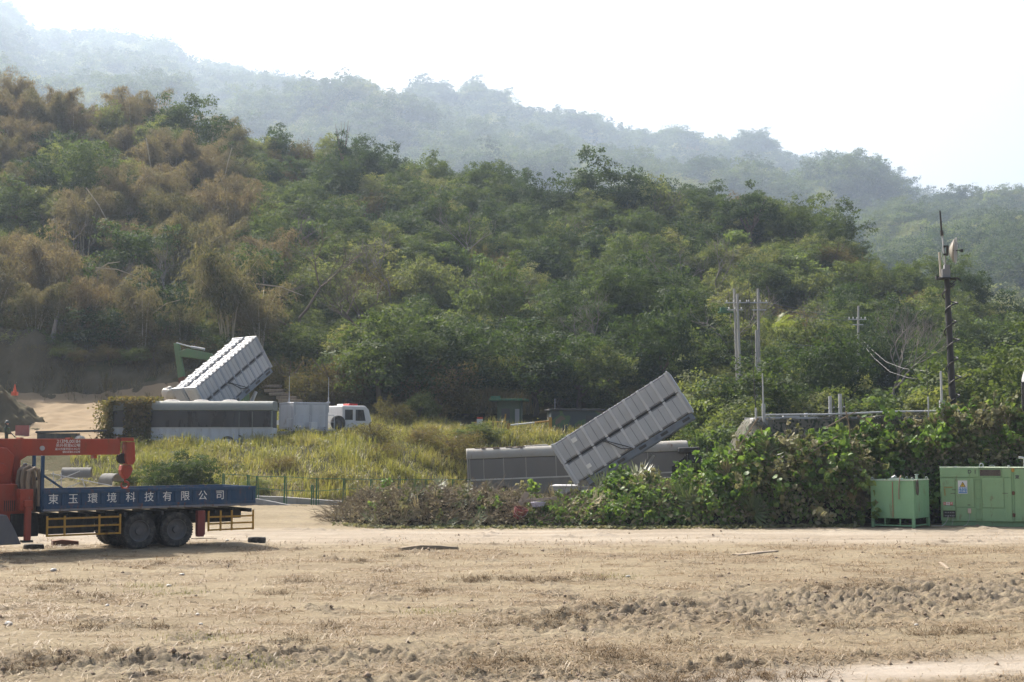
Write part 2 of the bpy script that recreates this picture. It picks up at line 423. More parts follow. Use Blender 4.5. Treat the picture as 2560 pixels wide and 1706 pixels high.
yy = np.linspace(370, 2250, 150); uu = np.linspace(-0.62, 0.62, 200)
Ym = np.repeat(yy[:, None], len(uu), 1); Xm = uu[None, :] * Ym
tag(link_mesh('mountain', grid_mesh('mountain', Xm, Ym, far_a(Xm, Ym)), FARSOIL), kind='structure')
yy = np.linspace(262, 1200, 90); uu = np.linspace(0.10, 0.62, 110)
Ym = np.repeat(yy[:, None], len(uu), 1); Xm = uu[None, :] * Ym
tag(link_mesh('far_hill', grid_mesh('far_hill', Xm, Ym, far_b(Xm, Ym)), FARSOIL), kind='structure')

# ---- haze: one closed box of even, pale air
HAZE_DENS = 0.00024
hb = MB().box(-2200, 2200, -150, 2700, -2.0, 800)
hm, nt, out = node_mat('haze_air')
pv = N(nt, 'ShaderNodeVolumePrincipled'); pv.inputs['Color'].default_value = (0.66, 0.80, 1.0, 1); pv.inputs['Density'].default_value = HAZE_DENS
pv.inputs['Anisotropy'].default_value = 0.45
nt.links.new(pv.outputs[0], out.inputs['Volume'])
tag(hb.build('haze', hm), kind='stuff')
# ------------------------------------------------------------------ vegetation builders
def unit(v): return v / np.maximum(np.linalg.norm(v, axis=-1, keepdims=True), 1e-9)
def leaf_quads(P, Nn, S, asp, rng, T=None):
    """one diamond leaf per point"""
    n = len(P)
    T = rng.normal(size=(n, 3)) if T is None else T
    T = unit(T - Nn * np.sum(T * Nn, 1, keepdims=True)); B = np.cross(Nn, T)
    S = np.broadcast_to(np.asarray(S, float), (n,))[:, None]
    V = np.stack([P - T * S * .5, P - B * S * asp * .5 + Nn * S * .08, P + T * S * .5, P + B * S * asp * .5 + Nn * S * .08], 1).reshape(-1, 3)
    return V, np.arange(4 * n).reshape(n, 4)
def rand_dirs(n, rng): return unit(rng.normal(size=(n, 3)))
def crown_mesh(name, mat, seed, rx=2.5, rz=2.2, zc0=2.6, nclump=34, nleaf=5200, leaf=0.26, asp=0.6, crange=(0.26, 0.42), flat=0.85, low=-0.75, droop=0.0, up=0.5):
    rng = np.random.default_rng(seed)
    d = rand_dirs(nclump * 3, rng); d = d[d[:, 2] > low][:nclump]
    f = rng.uniform(0.30, 1.18, len(d)) ** 0.7
    lop = 1 + 0.28 * np.sin(np.arctan2(d[:, 1], d[:, 0]) * 2 + rng.uniform(0, 6)) * rng.uniform(0.4, 1)
    cen = d * f[:, None] * np.array([rx, rx, rz]) * lop[:, None]
    rad = rng.uniform(*crange, len(d)) * rx
    w = rad ** 2; w /= w.sum()
    per = 11; nsub = nleaf // per                     # leaves sit in twig sized clusters that share a tilt
    idx = rng.choice(len(d), nsub, p=w)
    q = rand_dirs(nsub, rng); q[:, 2] = q[:, 2] * 0.85 + 0.15; q = unit(q)
    sh = rng.uniform(0.35, 1.25, nsub) ** 0.6
    P = cen[idx] + q * (rad[idx] * sh)[:, None] * np.array([1, 1, flat])
    P[:, 2] += zc0
    tilt = np.repeat(rng.normal(size=(nsub, 3)) * 0.55, per, 0); q = np.repeat(q, per, 0); nleaf = nsub * per
    P = np.repeat(P, per, 0) + rng.normal(size=(nleaf, 3)) * leaf * np.array([0.85, 0.85, 0.5])
    if droop: P[:, 2] -= droop * rng.uniform(0, 1, nleaf) ** 2
    Nn = unit(q * 0.55 + tilt + rng.normal(size=(nleaf, 3)) * 0.3 + np.array([0, 0, up]))
    k = P[:, 2] > 0.02
    V, Fc = leaf_quads(P[k], Nn[k], leaf * rng.uniform(0.6, 1.35, k.sum()), asp, rng)
    me = np_mesh(name, V, Fc); me.materials.append(mat); return me
def limb_mesh(name, mat, seed, h=3.2, r=0.16, nl=6, spread=1.6, n=6):
    rng = random.Random(seed); mb = MB()
    top = Vector((rng.uniform(-.3, .3), rng.uniform(-.3, .3), h * .62))
    mb.tube([(0, 0, -0.6), (rng.uniform(-.1, .1), 0, h * .3), top], [r * 1.25, r, r * .7], n)
    for i in range(nl):
        a = i * 6.283 / nl + rng.uniform(-.4, .4); s = Vector((0, 0, h * .3)).lerp(top, rng.uniform(.3, 1))
        e = s + Vector((math.cos(a) * spread * rng.uniform(.6, 1), math.sin(a) * spread * rng.uniform(.6, 1), h * rng.uniform(.3, .6)))
        m = s.lerp(e, .5) + Vector((0, 0, -.12 * h * .3))
        mb.tube([s, m, e], [r * .5, r * .36, r * .14], 5, False)
    me = bpy.data.meshes.new(name); me.from_pydata(mb.v, [], mb.f); me.materials.append(mat); return me

BARK = paint('bark', (0.14, 0.11, 0.085), rough=0.95, dirt=(0.22, 0.19, 0.15), dirt_amt=0.6, scale=3, bump=0.6, spec=0.1)
PALEBARK = paint('pale_bark', (0.20, 0.18, 0.155), rough=0.9, dirt=(0.15, 0.12, 0.09), dirt_amt=0.6, scale=3, bump=0.5, spec=0.1)
G_DARK = leaf_mat('leaf_dark_green', [(0.026, 0.046, 0.019), (0.055, 0.082, 0.030), (0.115, 0.145, 0.054)], 0.40, rough=.65, spec=.12)
G_OLIVE = leaf_mat('leaf_olive', [(0.042, 0.062, 0.024), (0.088, 0.112, 0.044), (0.150, 0.168, 0.074), (0.19, 0.188, 0.098)], 0.48, rough=.65, spec=.1)
G_LIGHT = leaf_mat('leaf_fresh_green', [(0.062, 0.10, 0.034), (0.12, 0.162, 0.056), (0.19, 0.22, 0.09)], 0.46, rough=.6, spec=.15)
G_BROWN = leaf_mat('leaf_dry_scrub', [(0.085, 0.068, 0.036), (0.14, 0.105, 0.056), (0.115, 0.11, 0.048), (0.21, 0.15, 0.08)], 0.36, rough=.8, spec=.05)
G_BAMB = leaf_mat('bamboo_leaf', [(0.06, 0.074, 0.033), (0.12, 0.124, 0.06), (0.195, 0.178, 0.102), (0.23, 0.192, 0.125), (0.165, 0.128, 0.082)], 0.40, rough=.7, spec=.1, patch=0.35, tr_tint=(1.15, 1.08, 0.65))
CULM = paint('bamboo_culm', (0.40, 0.35, 0.24), rough=0.6, dirt=(0.12, 0.10, 0.06), dirt_amt=0.5, scale=2)

KINDS = {}   # kind -> list of (crown mesh, trunk mesh)
def variants(kind, mat, n, bark=BARK, trunk=dict(), **kw):
    KINDS[kind] = [(crown_mesh('crown', mat, 100 + 7 * i + sum(map(ord, kind)), **kw), limb_mesh('trunk', bark, i + len(kind), **trunk)) for i in range(n)]
variants('dark', G_DARK, 4, rx=2.9, rz=2.7, zc0=3.1, nclump=52, nleaf=11500, leaf=0.20, crange=(0.2, 0.36))
variants('olive', G_OLIVE, 5, rx=2.6, rz=2.0, zc0=2.2, nclump=48, nleaf=11000, leaf=0.185, crange=(0.2, 0.38))
variants('light', G_LIGHT, 3, rx=2.2, rz=1.9, zc0=2.2, nclump=30, nleaf=6500, leaf=0.25, asp=0.7, crange=(0.22, 0.36))
variants('scrub', G_BROWN, 4, rx=2.3, rz=1.7, zc0=1.6, nclump=36, nleaf=6000, leaf=0.19, asp=0.4, crange=(0.2, 0.4), droop=0.7, up=0.1)
# umbrella-like tree for the crest: layered flat clumps
variants('layered', G_DARK, 2, rx=3.2, rz=2.6, zc0=4.6, nclump=40, nleaf=6500, leaf=0.25, crange=(0.16, 0.30), flat=0.45, low=-0.3, trunk=dict(h=6, r=.2, nl=8, spread=2.4))

LOOK = {'dark': 'dark green tree', 'olive': 'rounded olive tree', 'light': 'light green leafy tree', 'scrub': 'dry brown bush',
        'layered': 'tall dark tree with tiered spreading boughs', 'bamboo': 'tan bamboo clump', 'palm': 'pale green feather palm', 'reed': 'tuft of tall straw coloured reeds'}
def zone(px, y):
    band = 'low on the hill' if y < 122 else 'halfway up' if y < 142 else 'high on the hill' if y < 164 else 'on the crest'
    for lim, s in ((170, 'left above the dirt ramp'), (330, 'above the dirt ramp'), (520, 'left above the rear launcher'), (700, 'above the rear launcher'), (860, 'above the grey shelter truck'), (1000, 'behind the white truck cab'), (1230, 'left of the guard booth'),
                   (1370, 'behind the guard booth'), (1500, 'behind the camouflage hut'), (1650, 'behind the front launcher'), (1800, 'right of the front launcher'), (2000, 'behind the paired poles'), (2130, 'left of the single pole'), (2250, 'right of the single pole')):
        if px < lim: return band + ' ' + s
    return band + ' behind the mast'
ROWS = {}
ORD = ('leftmost', 'second from left', 'third from left', 'fourth from left', 'fifth from left', 'sixth from left', 'seventh from left', 'eighth from left', 'ninth from left', 'tenth from left')
def name_rows():
    for lab, row in ROWS.items():
        row.sort(key=lambda a: a[0])
        for i, (p, t) in enumerate(row):
            if len(row) == 1: t['label'] = lab; del t['group']
            elif i < len(ORD) or i == len(row) - 1: t['label'] = (ORD[i] if i < len(row) - 1 else 'rightmost') + ' ' + lab
def plant(kind, x, y, s, rng, sz=None, label=None, z=None, lean=0.0):
    px = 1280 + F_PX * x / y
    cm, tm = rng.choice(KINDS[kind])
    lab = label or (LOOK[kind] + ' ' + zone(px, y))
    nm = {'bamboo': 'bamboo_clump', 'scrub': 'dry_bush', 'palm': 'feather_palm', 'reed': 'reed_tuft'}.get(kind, 'tree')
    t = thing(nm, lab, {'bamboo': 'bamboo', 'scrub': 'bush', 'palm': 'palm', 'reed': 'reeds'}.get(kind, 'tree'), (x, y, (tz(x, y) if z is None else z) - 0.1), 0, None if label else lab + 's')
    t.rotation_euler = (rng.uniform(-lean, lean), rng.uniform(-lean, lean), rng.uniform(0, 6.28))
    t.scale = (s, s, sz or s * rng.uniform(0.85, 1.2))
    link_mesh('crown', cm, None, t); link_mesh('trunk', tm, None, t)
    if not label: ROWS.setdefault(lab, []).append((px, t))
    return t

variants('slender', G_DARK, 1, rx=1.5, rz=3.3, zc0=5.0, nclump=30, nleaf=1700, leaf=0.24, crange=(0.16, 0.36), flat=0.6, low=-0.9, trunk=dict(h=8.5, r=.14, nl=9, spread=1.3))
# ---- bamboo: arching culms with drooping sprays
def bamboo_variant(seed, lo=0.22):
    rng = np.random.default_rng(seed); culms = []; P = []; T = []; NS = []
    nc = 9
    for i in range(nc):
        a = rng.uniform(0, 6.283); b = rng.uniform(0.05, 0.9); h = rng.uniform(7.5, 11.5); out = rng.uniform(0.8, 3.4)
        base = np.array([math.cos(a) * b, math.sin(a) * b, -0.3]); d = np.array([math.cos(a), math.sin(a), 0])
        ts = np.linspace(0, 1, 10)
        pts = base + d * (out * ts[:, None] ** 2.3) + np.array([0, 0, 1]) * (h * (ts - 0.20 * ts ** 3.2))[:, None]
        culms.append(([Vector(p) for p in pts], [0.07 * (1 - 0.8 * t) + 0.006 for t in ts]))
        nspr = 62
        for k in range(nspr):
            t = rng.uniform(lo, 1.0) ** 0.85
            p = base + d * out * t ** 2.3 + np.array([0, 0, h * (t - 0.20 * t ** 3.2)])
            az = rng.uniform(0, 6.283); ln = rng.uniform(0.5, 1.7) * (1.25 - 0.6 * abs(t - 0.55))
            dv = np.array([math.cos(az), math.sin(az), 0.0])
            m = 17
            q = rng.uniform(0.15, 1, m)
            pp = p + dv * (ln * q)[:, None] + np.array([0, 0, 1]) * (0.35 * q - 0.85 * q ** 2 * ln)[:, None] + rng.normal(size=(m, 3)) * 0.16
            P.append(pp); NS.append(np.repeat(rng.normal(size=(1, 3)) * .8, m, 0)); T.append(dv * 0.5 + np.array([0, 0, -0.75]) + rng.normal(size=(m, 3)) * 0.4)
    P = np.concatenate(P); T = unit(np.concatenate(T))
    Nn = unit(rng.normal(size=P.shape) * .35 + np.concatenate(NS) + np.array([0, 0, 0.6])); Nn = unit(Nn - T * np.sum(Nn * T, 1, keepdims=True))
    V, Fc = leaf_quads(P, Nn, 0.30 * rng.uniform(.6, 1.3, len(P)), 0.26, rng, T)
    fm = np_mesh('foliage', V, Fc); fm.materials.append(G_BAMB)
    cms = []
    for pts, rs in culms:
        mb = MB().tube(pts, rs, 5, False); me = bpy.data.meshes.new('culm'); me.from_pydata(mb.v, [], mb.f); me.materials.append(CULM); cms.append(me)
    return fm, cms
BAMBOO = [bamboo_variant(500 + i, (0.22, 0.5, 0.22, 0.45, 0.35)[i]) for i in range(5)]
def plant_bamboo(x, y, s, rng, label=None, culms=True, dens=1):
    px = 1280 + F_PX * x / y
    fm, cms = rng.choice(BAMBOO)
    lab = label or (LOOK['bamboo'] + ' ' + zone(px, y))
    t = thing('bamboo_clump', lab, 'bamboo', (x, y, tz(x, y) - 0.1), rng.uniform(0, 6.28), None if label else lab + 's')
    t.scale = (s, s, s * rng.uniform(0.9, 1.15))
    link_mesh('foliage', fm, None, t)
    if not label: ROWS.setdefault(lab, []).append((px, t))
    for c in cms[:9 if culms else 3]: link_mesh('culm', c, None, t)
    return t

# ---- feather palm and reeds
def palm_mesh(seed, nf=13, ln=2.6):
    rng = np.random.default_rng(seed); P = []; T = []; Nn = []
    for i in range(nf):
        az = i * 2.4 + rng.uniform(-.3, .3); el = rng.uniform(0.35, 1.25); d = np.array([math.cos(az) * math.cos(el), math.sin(az) * math.cos(el), math.sin(el)])
        side = np.array([-math.sin(az), math.cos(az), 0])
        for q in np.linspace(0.12, 1, 22):
            p = d * ln * q + np.array([0, 0, -0.75 * q * q * ln * 0.5]) + np.array([0, 0, 1.2])
            for sg in (-1, 1):
                t = unit(side * sg + d * 0.7 + np.array([0, 0, -0.25])); P.append(p + t * 0.22); T.append(t); Nn.append(unit(np.cross(t, d) + rng.normal(size=3) * .25))
    P, T, Nn = map(np.array, (P, T, Nn)); Nn = unit(Nn - T * np.sum(Nn * T, 1, keepdims=True))
    V, Fc = leaf_quads(P, Nn, 0.6 * rng.uniform(.7, 1.1, len(P)), 0.16, rng, T)
    me = np_mesh('fronds', V, Fc); me.materials.append(leaf_mat('palm_leaf', [(0.09, 0.13, 0.035), (0.14, 0.18, 0.05), (0.18, 0.20, 0.07)], 0.42)); return me
KINDS['palm'] = [(palm_mesh(60 + i), limb_mesh('trunk', BARK, 80 + i, h=2.0, r=.10, nl=0)) for i in range(3)]
def reed_mesh(seed, n=260, h=1.7, sp=0.9, w=0.05, mat=None):
    rng = np.random.default_rng(seed)
    b = rng.normal(size=(n, 2)) * sp * .5; az = rng.uniform(0, 6.283, n); le = rng.uniform(0.15, 0.75, n) * h * .7; hh = h * rng.uniform(.5, 1.1, n)
    d = np.stack([np.cos(az), np.sin(az)], 1); s = np.stack([-np.sin(az), np.cos(az)], 1) * w / 2
    base = np.c_[b, np.full(n, -.1)]; mid = np.c_[b + d * (le * .35)[:, None], hh * .62]; tip = np.c_[b + d * le[:, None], hh * .92]
    s3 = np.c_[s, np.zeros(n)]
    V = np.stack([base - s3, base + s3, mid + s3 * .8, mid - s3 * .8, tip], 1).reshape(-1, 3)
    i = np.arange(n)[:, None] * 5
    Fq = np.concatenate([i + np.array([0, 1, 2]), i + np.array([0, 2, 3]), i + np.array([3, 2, 4])])
    me = np_mesh('blades', V, Fq); me.materials.append(mat or leaf_mat('reed_blade', [(0.16, 0.14, 0.05), (0.24, 0.19, 0.08), (0.20, 0.16, 0.09), (0.30, 0.22, 0.12)], 0.4)); return me
REEDS = [reed_mesh(70 + i) for i in range(3)]

# ---- bare tree: recursive branching
def bare_tree(name, label, loc, seed, h, spread, r0, mat, rz=0, flat=0.0, depth=5):
    rng = random.Random(seed); trunk = MB(); br = MB()
    def grow(p, d, ln, r, lv, mb):
        pts = [p]; q = p.copy(); dd = d.copy()
        for i in range(3):
            dd = (dd + Vector((rng.uniform(-.25, .25), rng.uniform(-.25, .25), rng.uniform(-.12, .2) * (1 - flat)))).normalized()
            q = q + dd * ln / 3; pts.append(q.copy())
        mb.tube(pts, [r, r * .86, r * .74, r * .62], 6 if lv < 2 else 4, False)
        if lv >= depth: return
        for k in range(rng.choice((2, 3, 3))):
            a = rng.uniform(0, 6.283); e = Vector((math.cos(a) * spread, math.sin(a) * spread, rng.uniform(-.1, .7) * (1 - flat) + .1))
            nd = (dd * .75 + e * rng.uniform(.5, .95)).normalized()
            grow(pts[rng.choice((2, 3, 3))], nd, ln * rng.uniform(.62, .82), r * rng.uniform(.5, .68), lv + 1, br)
    grow(Vector((0, 0, -.4)), Vector((0.1, 0, 1)).normalized(), h, r0, 0, trunk)
    t = thing(name, label, 'tree', loc, rz)
    trunk.build('trunk', mat, t, True); br.build('branches', mat, t, True)
    return t
# ------------------------------------------------------------------ the wooded hill
rg = random.Random(11)
placed = []
grid_cell = {}
def free(x, y, r):
    cx, cyy = int(x // 4), int(y // 4)
    for i in range(cx - 2, cx + 3):
        for j in range(cyy - 2, cyy + 3):
            for (a, b, c) in grid_cell.get((i, j), ()):
                if (a - x) ** 2 + (b - y) ** 2 < (r + c) ** 2: return False
    return True
def occupy(x, y, r): grid_cell.setdefault((int(x // 4), int(y // 4)), []).append((x, y, r))
def px_of(x, y): return 1280 + F_PX * x / y
def bamboo_zone(px, y):
    edge = 740 - 2.6 * max(0, y - 118)
    return px < edge
# hand placed, noticeable ones first
def at_px(px, y): return ((px - 1280) * y / F_PX, y)
special = []
def sp(kind, px, y, s, label, sz=None):
    x, y = at_px(px, y); special.append((kind, x, y, s, label, sz)); occupy(x, y, 2.2 * s)
sp('dark', 1510, 186, 1.75, 'largest rounded dark tree standing highest on the middle of the hill crest', 1.75)
plant('dark', *at_px(1455, 184), 1.25, rg, 1.2, 'dark tree filling the left flank of the largest crest tree'); plant('dark', *at_px(1555, 183), 1.3, rg, 1.2, 'dark tree filling the right flank of the largest crest tree'); plant('olive', *at_px(1500, 180), 1.3, rg, 1.1, 'olive tree at the foot of the largest crest tree')
sp('olive', 1640, 190, 1.7, 'greyish half bare rounded tree right of the largest crest tree', 1.9)
sp('layered', 1880, 180, 1.25, 'tall tree with a flat overhanging top bough on the right part of the crest', 1.35)
sp('dark', 1990, 180, 1.5, 'dark crest tree with several domed tops right of the flat topped tree', 1.6)
sp('dark', 2085, 175, 1.35, 'last dark tree at the right end of the crest where the slope drops', 1.4)
sp('dark', 445, 172, 1.5, 'solitary dark green tree rising above the bamboo at the upper left', 1.55)
sp('slender', 850, 186, 0.95, 'slender tree with a thin open top sticking up alone from the crest', 1.15)
sp('dark', 2085, 98, 1.15, 'broad dark green tree in front of the single crossarm pole', 1.35)
bx, by = at_px(575, 111.3); occupy(bx, by, 2.2)
plant_bamboo(bx, by, 1.12, type('o', (), {'choice': staticmethod(lambda a: a[1]), 'uniform': staticmethod(lambda a, b: (a + b) / 2)}), 'tall front bamboo clump with pale bare culms fanning up behind the rear launcher')
bx, by = at_px(650, 112); occupy(bx, by, 1.8)
plant_bamboo(bx, by, 0.9, type('o', (), {'choice': staticmethod(lambda a: a[3]), 'uniform': staticmethod(lambda a, b: a)}), 'tan front bamboo clump right of the one with pale bare culms')
for k, x, y, s, lab, sz in special: plant(k, x, y, s, rg, sz, lab)

cand = []
y = 111.0
while y < 205:
    step = 1.9
    for i in range(int(0.84 * y / step)):
        x = rg.uniform(-0.41, 0.41) * y; yy_ = y + rg.uniform(-1, 1)
        px = px_of(x, yy_)
        if yy_ > np.interp(px, RID_YPX, RID_YY) + 8: continue
        cand.append((x, yy_, px))
    y += 1.7
rg.shuffle(cand)
spots = []
for (x, y, px) in cand:
    bz = bamboo_zone(px, y)
    if bz: kind, r = ('bamboo', 1.7) if rg.random() < 0.66 + 0.5 * noise2(np.array([x / 14]), np.array([y / 14]), 15)[0] else (rg.choice(('dark', 'olive', 'olive')), 1.8)
    else:
        up = (y - 110) / 90.0; q = rg.random(); pn = noise2(np.array([x / 26]), np.array([y / 26]), 5)[0]
        if q < 0.34 + 0.35 * max(0, up - .45) + 0.5 * pn: kind = 'dark'
        elif q < 0.80: kind = 'olive'
        elif q < 0.88: kind = 'light'
        else: kind = 'scrub'
        # palms in the pale green strip right of centre
        if 1560 < px < 2050 and 126 < y < 148 and rg.random() < 0.5: kind = 'palm'
        r = {'dark': 2.0, 'olive': 1.75, 'light': 1.5, 'scrub': 1.5, 'palm': 1.1}[kind]
    s = rg.uniform(0.7, 1.25)
    if free(x, y, r * s * 0.85):
        occupy(x, y, r * s * 0.85); spots.append((kind, x, y, s))
spots.sort(key=lambda a: a[2])
LIMIT = {'bamboo': 120, 'dark': 110, 'olive': 160, 'light': 40, 'scrub': 60, 'palm': 40}
count = {}; rest = []
for kind, x, y, s in spots:
    count[kind] = count.get(kind, 0) + 1
    if count[kind] > LIMIT[kind]: rest.append((kind, x, y, s)); continue
    if kind == 'bamboo': plant_bamboo(x, y, s * rg.uniform(0.62, 0.86), rg, culms=y < 128)
    else: plant(kind, x, y, s, rg)
name_rows()
print('trees', {k: v for k, v in count.items()}, 'rest', len(rest))

# the remaining, smaller looking trees and the far woods: one mass each
def scatter(name, pts, protos, label=None):
    """pts: list of (x,y,z,scale,variant); one object whose points carry the crowns"""
    a = np.array([p[:3] for p in pts], np.float32)
    me = bpy.data.meshes.new(name); me.vertices.add(len(a)); me.vertices.foreach_set('co', a.ravel()); me.update()
    rng = np.random.default_rng(3)
    for nm, v in (('size', [p[3] for p in pts]), ('spin', rng.uniform(0, 6.28, len(pts)))):
        at = me.attributes.new(nm, 'FLOAT', 'POINT'); at.data.foreach_set('value', np.asarray(v, np.float32))
    at = me.attributes.new('kindno', 'INT', 'POINT'); at.data.foreach_set('value', np.asarray([p[4] for p in pts], np.int32))
    o = bpy.data.objects.new(name, me); C.objects.link(o); tag(o, label, kind='stuff')
    ng = bpy.data.node_groups.new(name, 'GeometryNodeTree')
    ng.interface.new_socket('Geometry', in_out='INPUT', socket_type='NodeSocketGeometry'); ng.interface.new_socket('Geometry', in_out='OUTPUT', socket_type='NodeSocketGeometry')
    nd = ng.nodes; L = ng.links.new
    gi = nd.new('NodeGroupInput'); go = nd.new('NodeGroupOutput'); iop = nd.new('GeometryNodeInstanceOnPoints'); g2 = nd.new('GeometryNodeGeometryToInstance')
    m2p = nd.new('GeometryNodeMeshToPoints'); L(gi.outputs[0], m2p.inputs[0]); L(m2p.outputs[0], iop.inputs['Points'])
    for pr in reversed(protos):
        oi = nd.new('GeometryNodeObjectInfo'); oi.inputs['Object'].default_value = pr; oi.transform_space = 'ORIGINAL'; L(oi.outputs['Geometry'], g2.inputs[0])
    L(g2.outputs[0], iop.inputs['Instance']); iop.inputs['Pick Instance'].default_value = True
    def named(n, dt):
        a = nd.new('GeometryNodeInputNamedAttribute'); a.data_type = dt; a.inputs['Name'].default_value = n; return a.outputs['Attribute']
    L(named('kindno', 'INT'), iop.inputs['Instance Index'])
    cx = nd.new('ShaderNodeCombineXYZ'); L(named('spin', 'FLOAT'), cx.inputs[2]); L(cx.outputs[0], iop.inputs['Rotation'])
    L(named('size', 'FLOAT'), iop.inputs['Scale']); L(iop.outputs[0], go.inputs[0])
    md = o.modifiers.new('woods', 'NODES'); md.node_group = ng
    return o
def crown_objs(kinds):
    out = []
    for k in kinds:
        for cm, tm in KINDS[k]: 
            o = bpy.data.objects.new('crown', cm); out.append(o)      # never linked: only a source for the wood
    return out
def bam_objs(): return [bpy.data.objects.new('crown', b[0]) for b in BAMBOO]
seq = ['dark', 'olive', 'light', 'scrub']
protos = crown_objs(seq) + bam_objs(); off = {}; k = 0
for s_ in seq: off[s_] = (k, len(KINDS[s_])); k += len(KINDS[s_])
off['bamboo'] = (k, len(BAMBOO)); off['palm'] = off['light']
pts = []
for kind, x, y, s in rest:
    a, n = off[kind]; pts.append((x, y, tz(x, y) - 0.2, s * (0.8 if kind == 'bamboo' else 1.05), a + rg.randrange(n)))
# low undergrowth filling the gaps between the trees
for i in range(2300):
    y = rg.uniform(109, 200); x = rg.uniform(-0.41, 0.41) * y
    if y > np.interp(px_of(x, y), RID_YPX, RID_YY) + 4: continue
    kd = rg.choice(('olive', 'olive', 'dark', 'scrub', 'scrub', 'light')); a, n = off[kd]
    pts.append((x, y, tz(x, y) - 0.5, rg.uniform(0.32, 0.62), a + rg.randrange(n)))
scatter('forest', pts, protos)
pts = []
rgf = np.random.default_rng(8)
for i in range(7500):
    y = 900 + 1220 * rgf.random() ** 0.8; x = rgf.uniform(-0.44, 0.44) * y
    px = px_of(x, y); yr = np.interp(px, [-1200, 0, 1200, 2200, 3600], [1950, 1980, 2060, 2000, 1950])
    if y > yr + 12: continue
    kd = rgf.choice(('dark', 'olive', 'olive', 'dark', 'scrub')); a, n = off[kd]
    pts.append((x, y, float(far_a(np.array([x]), np.array([y]))[0]) - 1.0, rgf.uniform(3.0, 7.0), a + int(rgf.integers(n))))
scatter('far_forest', pts, protos)
pts = []
for i in range(3600):
    y = 380 + 690 * rgf.random() ** 0.8; x = rgf.uniform(0.12, 0.44) * y
    kd = rgf.choice(('dark', 'olive', 'olive', 'light', 'scrub')); a, n = off[kd]
    pts.append((x, y, float(far_b(np.array([x]), np.array([y]))[0]) - 0.8, rgf.uniform(1.8, 4.2), a + int(rgf.integers(n))))
scatter('far_hill_forest', pts, protos)
# ------------------------------------------------------------------ grass, straw and weeds (uncountable)
def blades(name, X, Y, Z, h, w, lean, mat, rng, clump=0.0, kind='stuff', label=None):
    n = len(X); az = rng.uniform(0, 6.283, n); d = np.stack([np.cos(az), np.sin(az)], 1); s = np.stack([-np.sin(az), np.cos(az)], 1) * (w / 2)[:, None]
    b = np.stack([X, Y], 1); le = (h * lean)
    s3 = np.c_[s, np.zeros(n)]
    base = np.c_[b, Z - 0.03]; up_ = np.clip(1.05 - lean * .45, .08, 1); mid = np.c_[b + d * (le * .4)[:, None], Z + h * np.minimum(.6, up_ * .9)]; tip = np.c_[b + d * le[:, None], Z + h * up_ * np.where(lean > 1.5, .5, 1)]
    V = np.stack([base - s3, base + s3, mid + s3 * .75, mid - s3 * .75, tip], 1).reshape(-1, 3)
    i = np.arange(n)[:, None] * 5
    Fq = np.concatenate([i + np.array([0, 1, 2]), i + np.array([0, 2, 3]), i + np.array([3, 2, 4])])
    return tag(link_mesh(name, np_mesh(name, V, Fq), mat), label, kind=kind)
rng = np.random.default_rng(21)
GRASS = leaf_mat('tall_grass_blade', [(0.09, 0.105, 0.034), (0.15, 0.16, 0.052), (0.215, 0.205, 0.074), (0.27, 0.225, 0.11)], 0.45, patch=0.30)
WEED = leaf_mat('weed_leaf', [(0.05, 0.06, 0.02), (0.085, 0.085, 0.03), (0.12, 0.10, 0.04)], 0.35, patch=0.4)
STRAW = leaf_mat('dead_straw', [(0.13, 0.088, 0.048), (0.20, 0.14, 0.078), (0.31, 0.24, 0.145), (0.10, 0.066, 0.036)], 0.2, patch=0.8, tr_tint=(1, 1, 1))
# slope below the abandoned buses
n = 190000
Y = 67.5 + 31 * rng.random(n) ** 0.9; PX = rng.uniform(180, 1750, n); X = (PX - 1280) * Y / F_PX
dens = sstep(-0.55, 0.35, fbm(X / 4.5, Y / 4.5, 91, 3)) * 0.8 + 0.2
keep = (rng.random(n) < dens) & (Y > np.interp(PX, PXC, N_Y[0]) + 0.8)
keep &= ~((PX < 430) & (Y > 81)) & ~((PX < 330) & (Y < 72)) & ~((PX < 330) & (PX > 180) & (Y < 76) & (rng.random(n) < .8))
X, Y = X[keep], Y[keep]
hh = rng.uniform(0.2, 0.8, len(X)) * (0.45 + 0.85 * sstep(-.5, .6, fbm(X / 2, Y / 2, 95, 3)))
blades('tall_grass', X, Y, terrain(X, Y), hh, rng.uniform(0.016, 0.042, len(X)), 0.1 + 1.4 * rng.random(len(X)) ** 1.3, GRASS, rng, label='tall yellow green grass covering the slope below the two buses')
# dead mown straw lying on the clearing
n = 150000
Y = 17.5 + 36 * rng.random(n) ** 1.5; X = rng.uniform(-0.40, 0.40, n) * Y
st = np.clip(0.55 * sstep(-0.25, 0.5, fbm(X / 4.5, Y / 3.0, 51, 4)) + 0.55 * sstep(0.1, 0.6, fbm(X / 1.2, Y / 0.8, 52, 4)), 0, 1)
zb_, ru_, sc_, tr_ = clear_z(X, Y)
edge = np.exp(-((Y - (18.4 + (X - 1.5) * 0.37)) / 0.35) ** 2) * sstep(0, 1.5, X) + np.exp(-((Y - (21.6 + (X - 1.5) * 0.37)) / 0.5) ** 2) * sstep(-1, 1, X)
keep = rng.random(n) < np.clip((0.10 + 0.9 * st) * (1 - .75 * np.clip(ru_, 0, 1)) * (1 - .96 * tr_) + edge * .9, 0, 1) * sstep(53, 44, Y)
X, Y, zb_ = X[keep], Y[keep], zb_[keep]
blades('dead_straw', X, Y, zb_ + 0.02, rng.uniform(0.05, 0.20, len(X)), rng.uniform(0.007, 0.016, len(X)) * (0.6 + Y / 40), 1.2 + 3.2 * rng.random(len(X)), STRAW, rng, label='short dead straw scattered over the dry clearing')
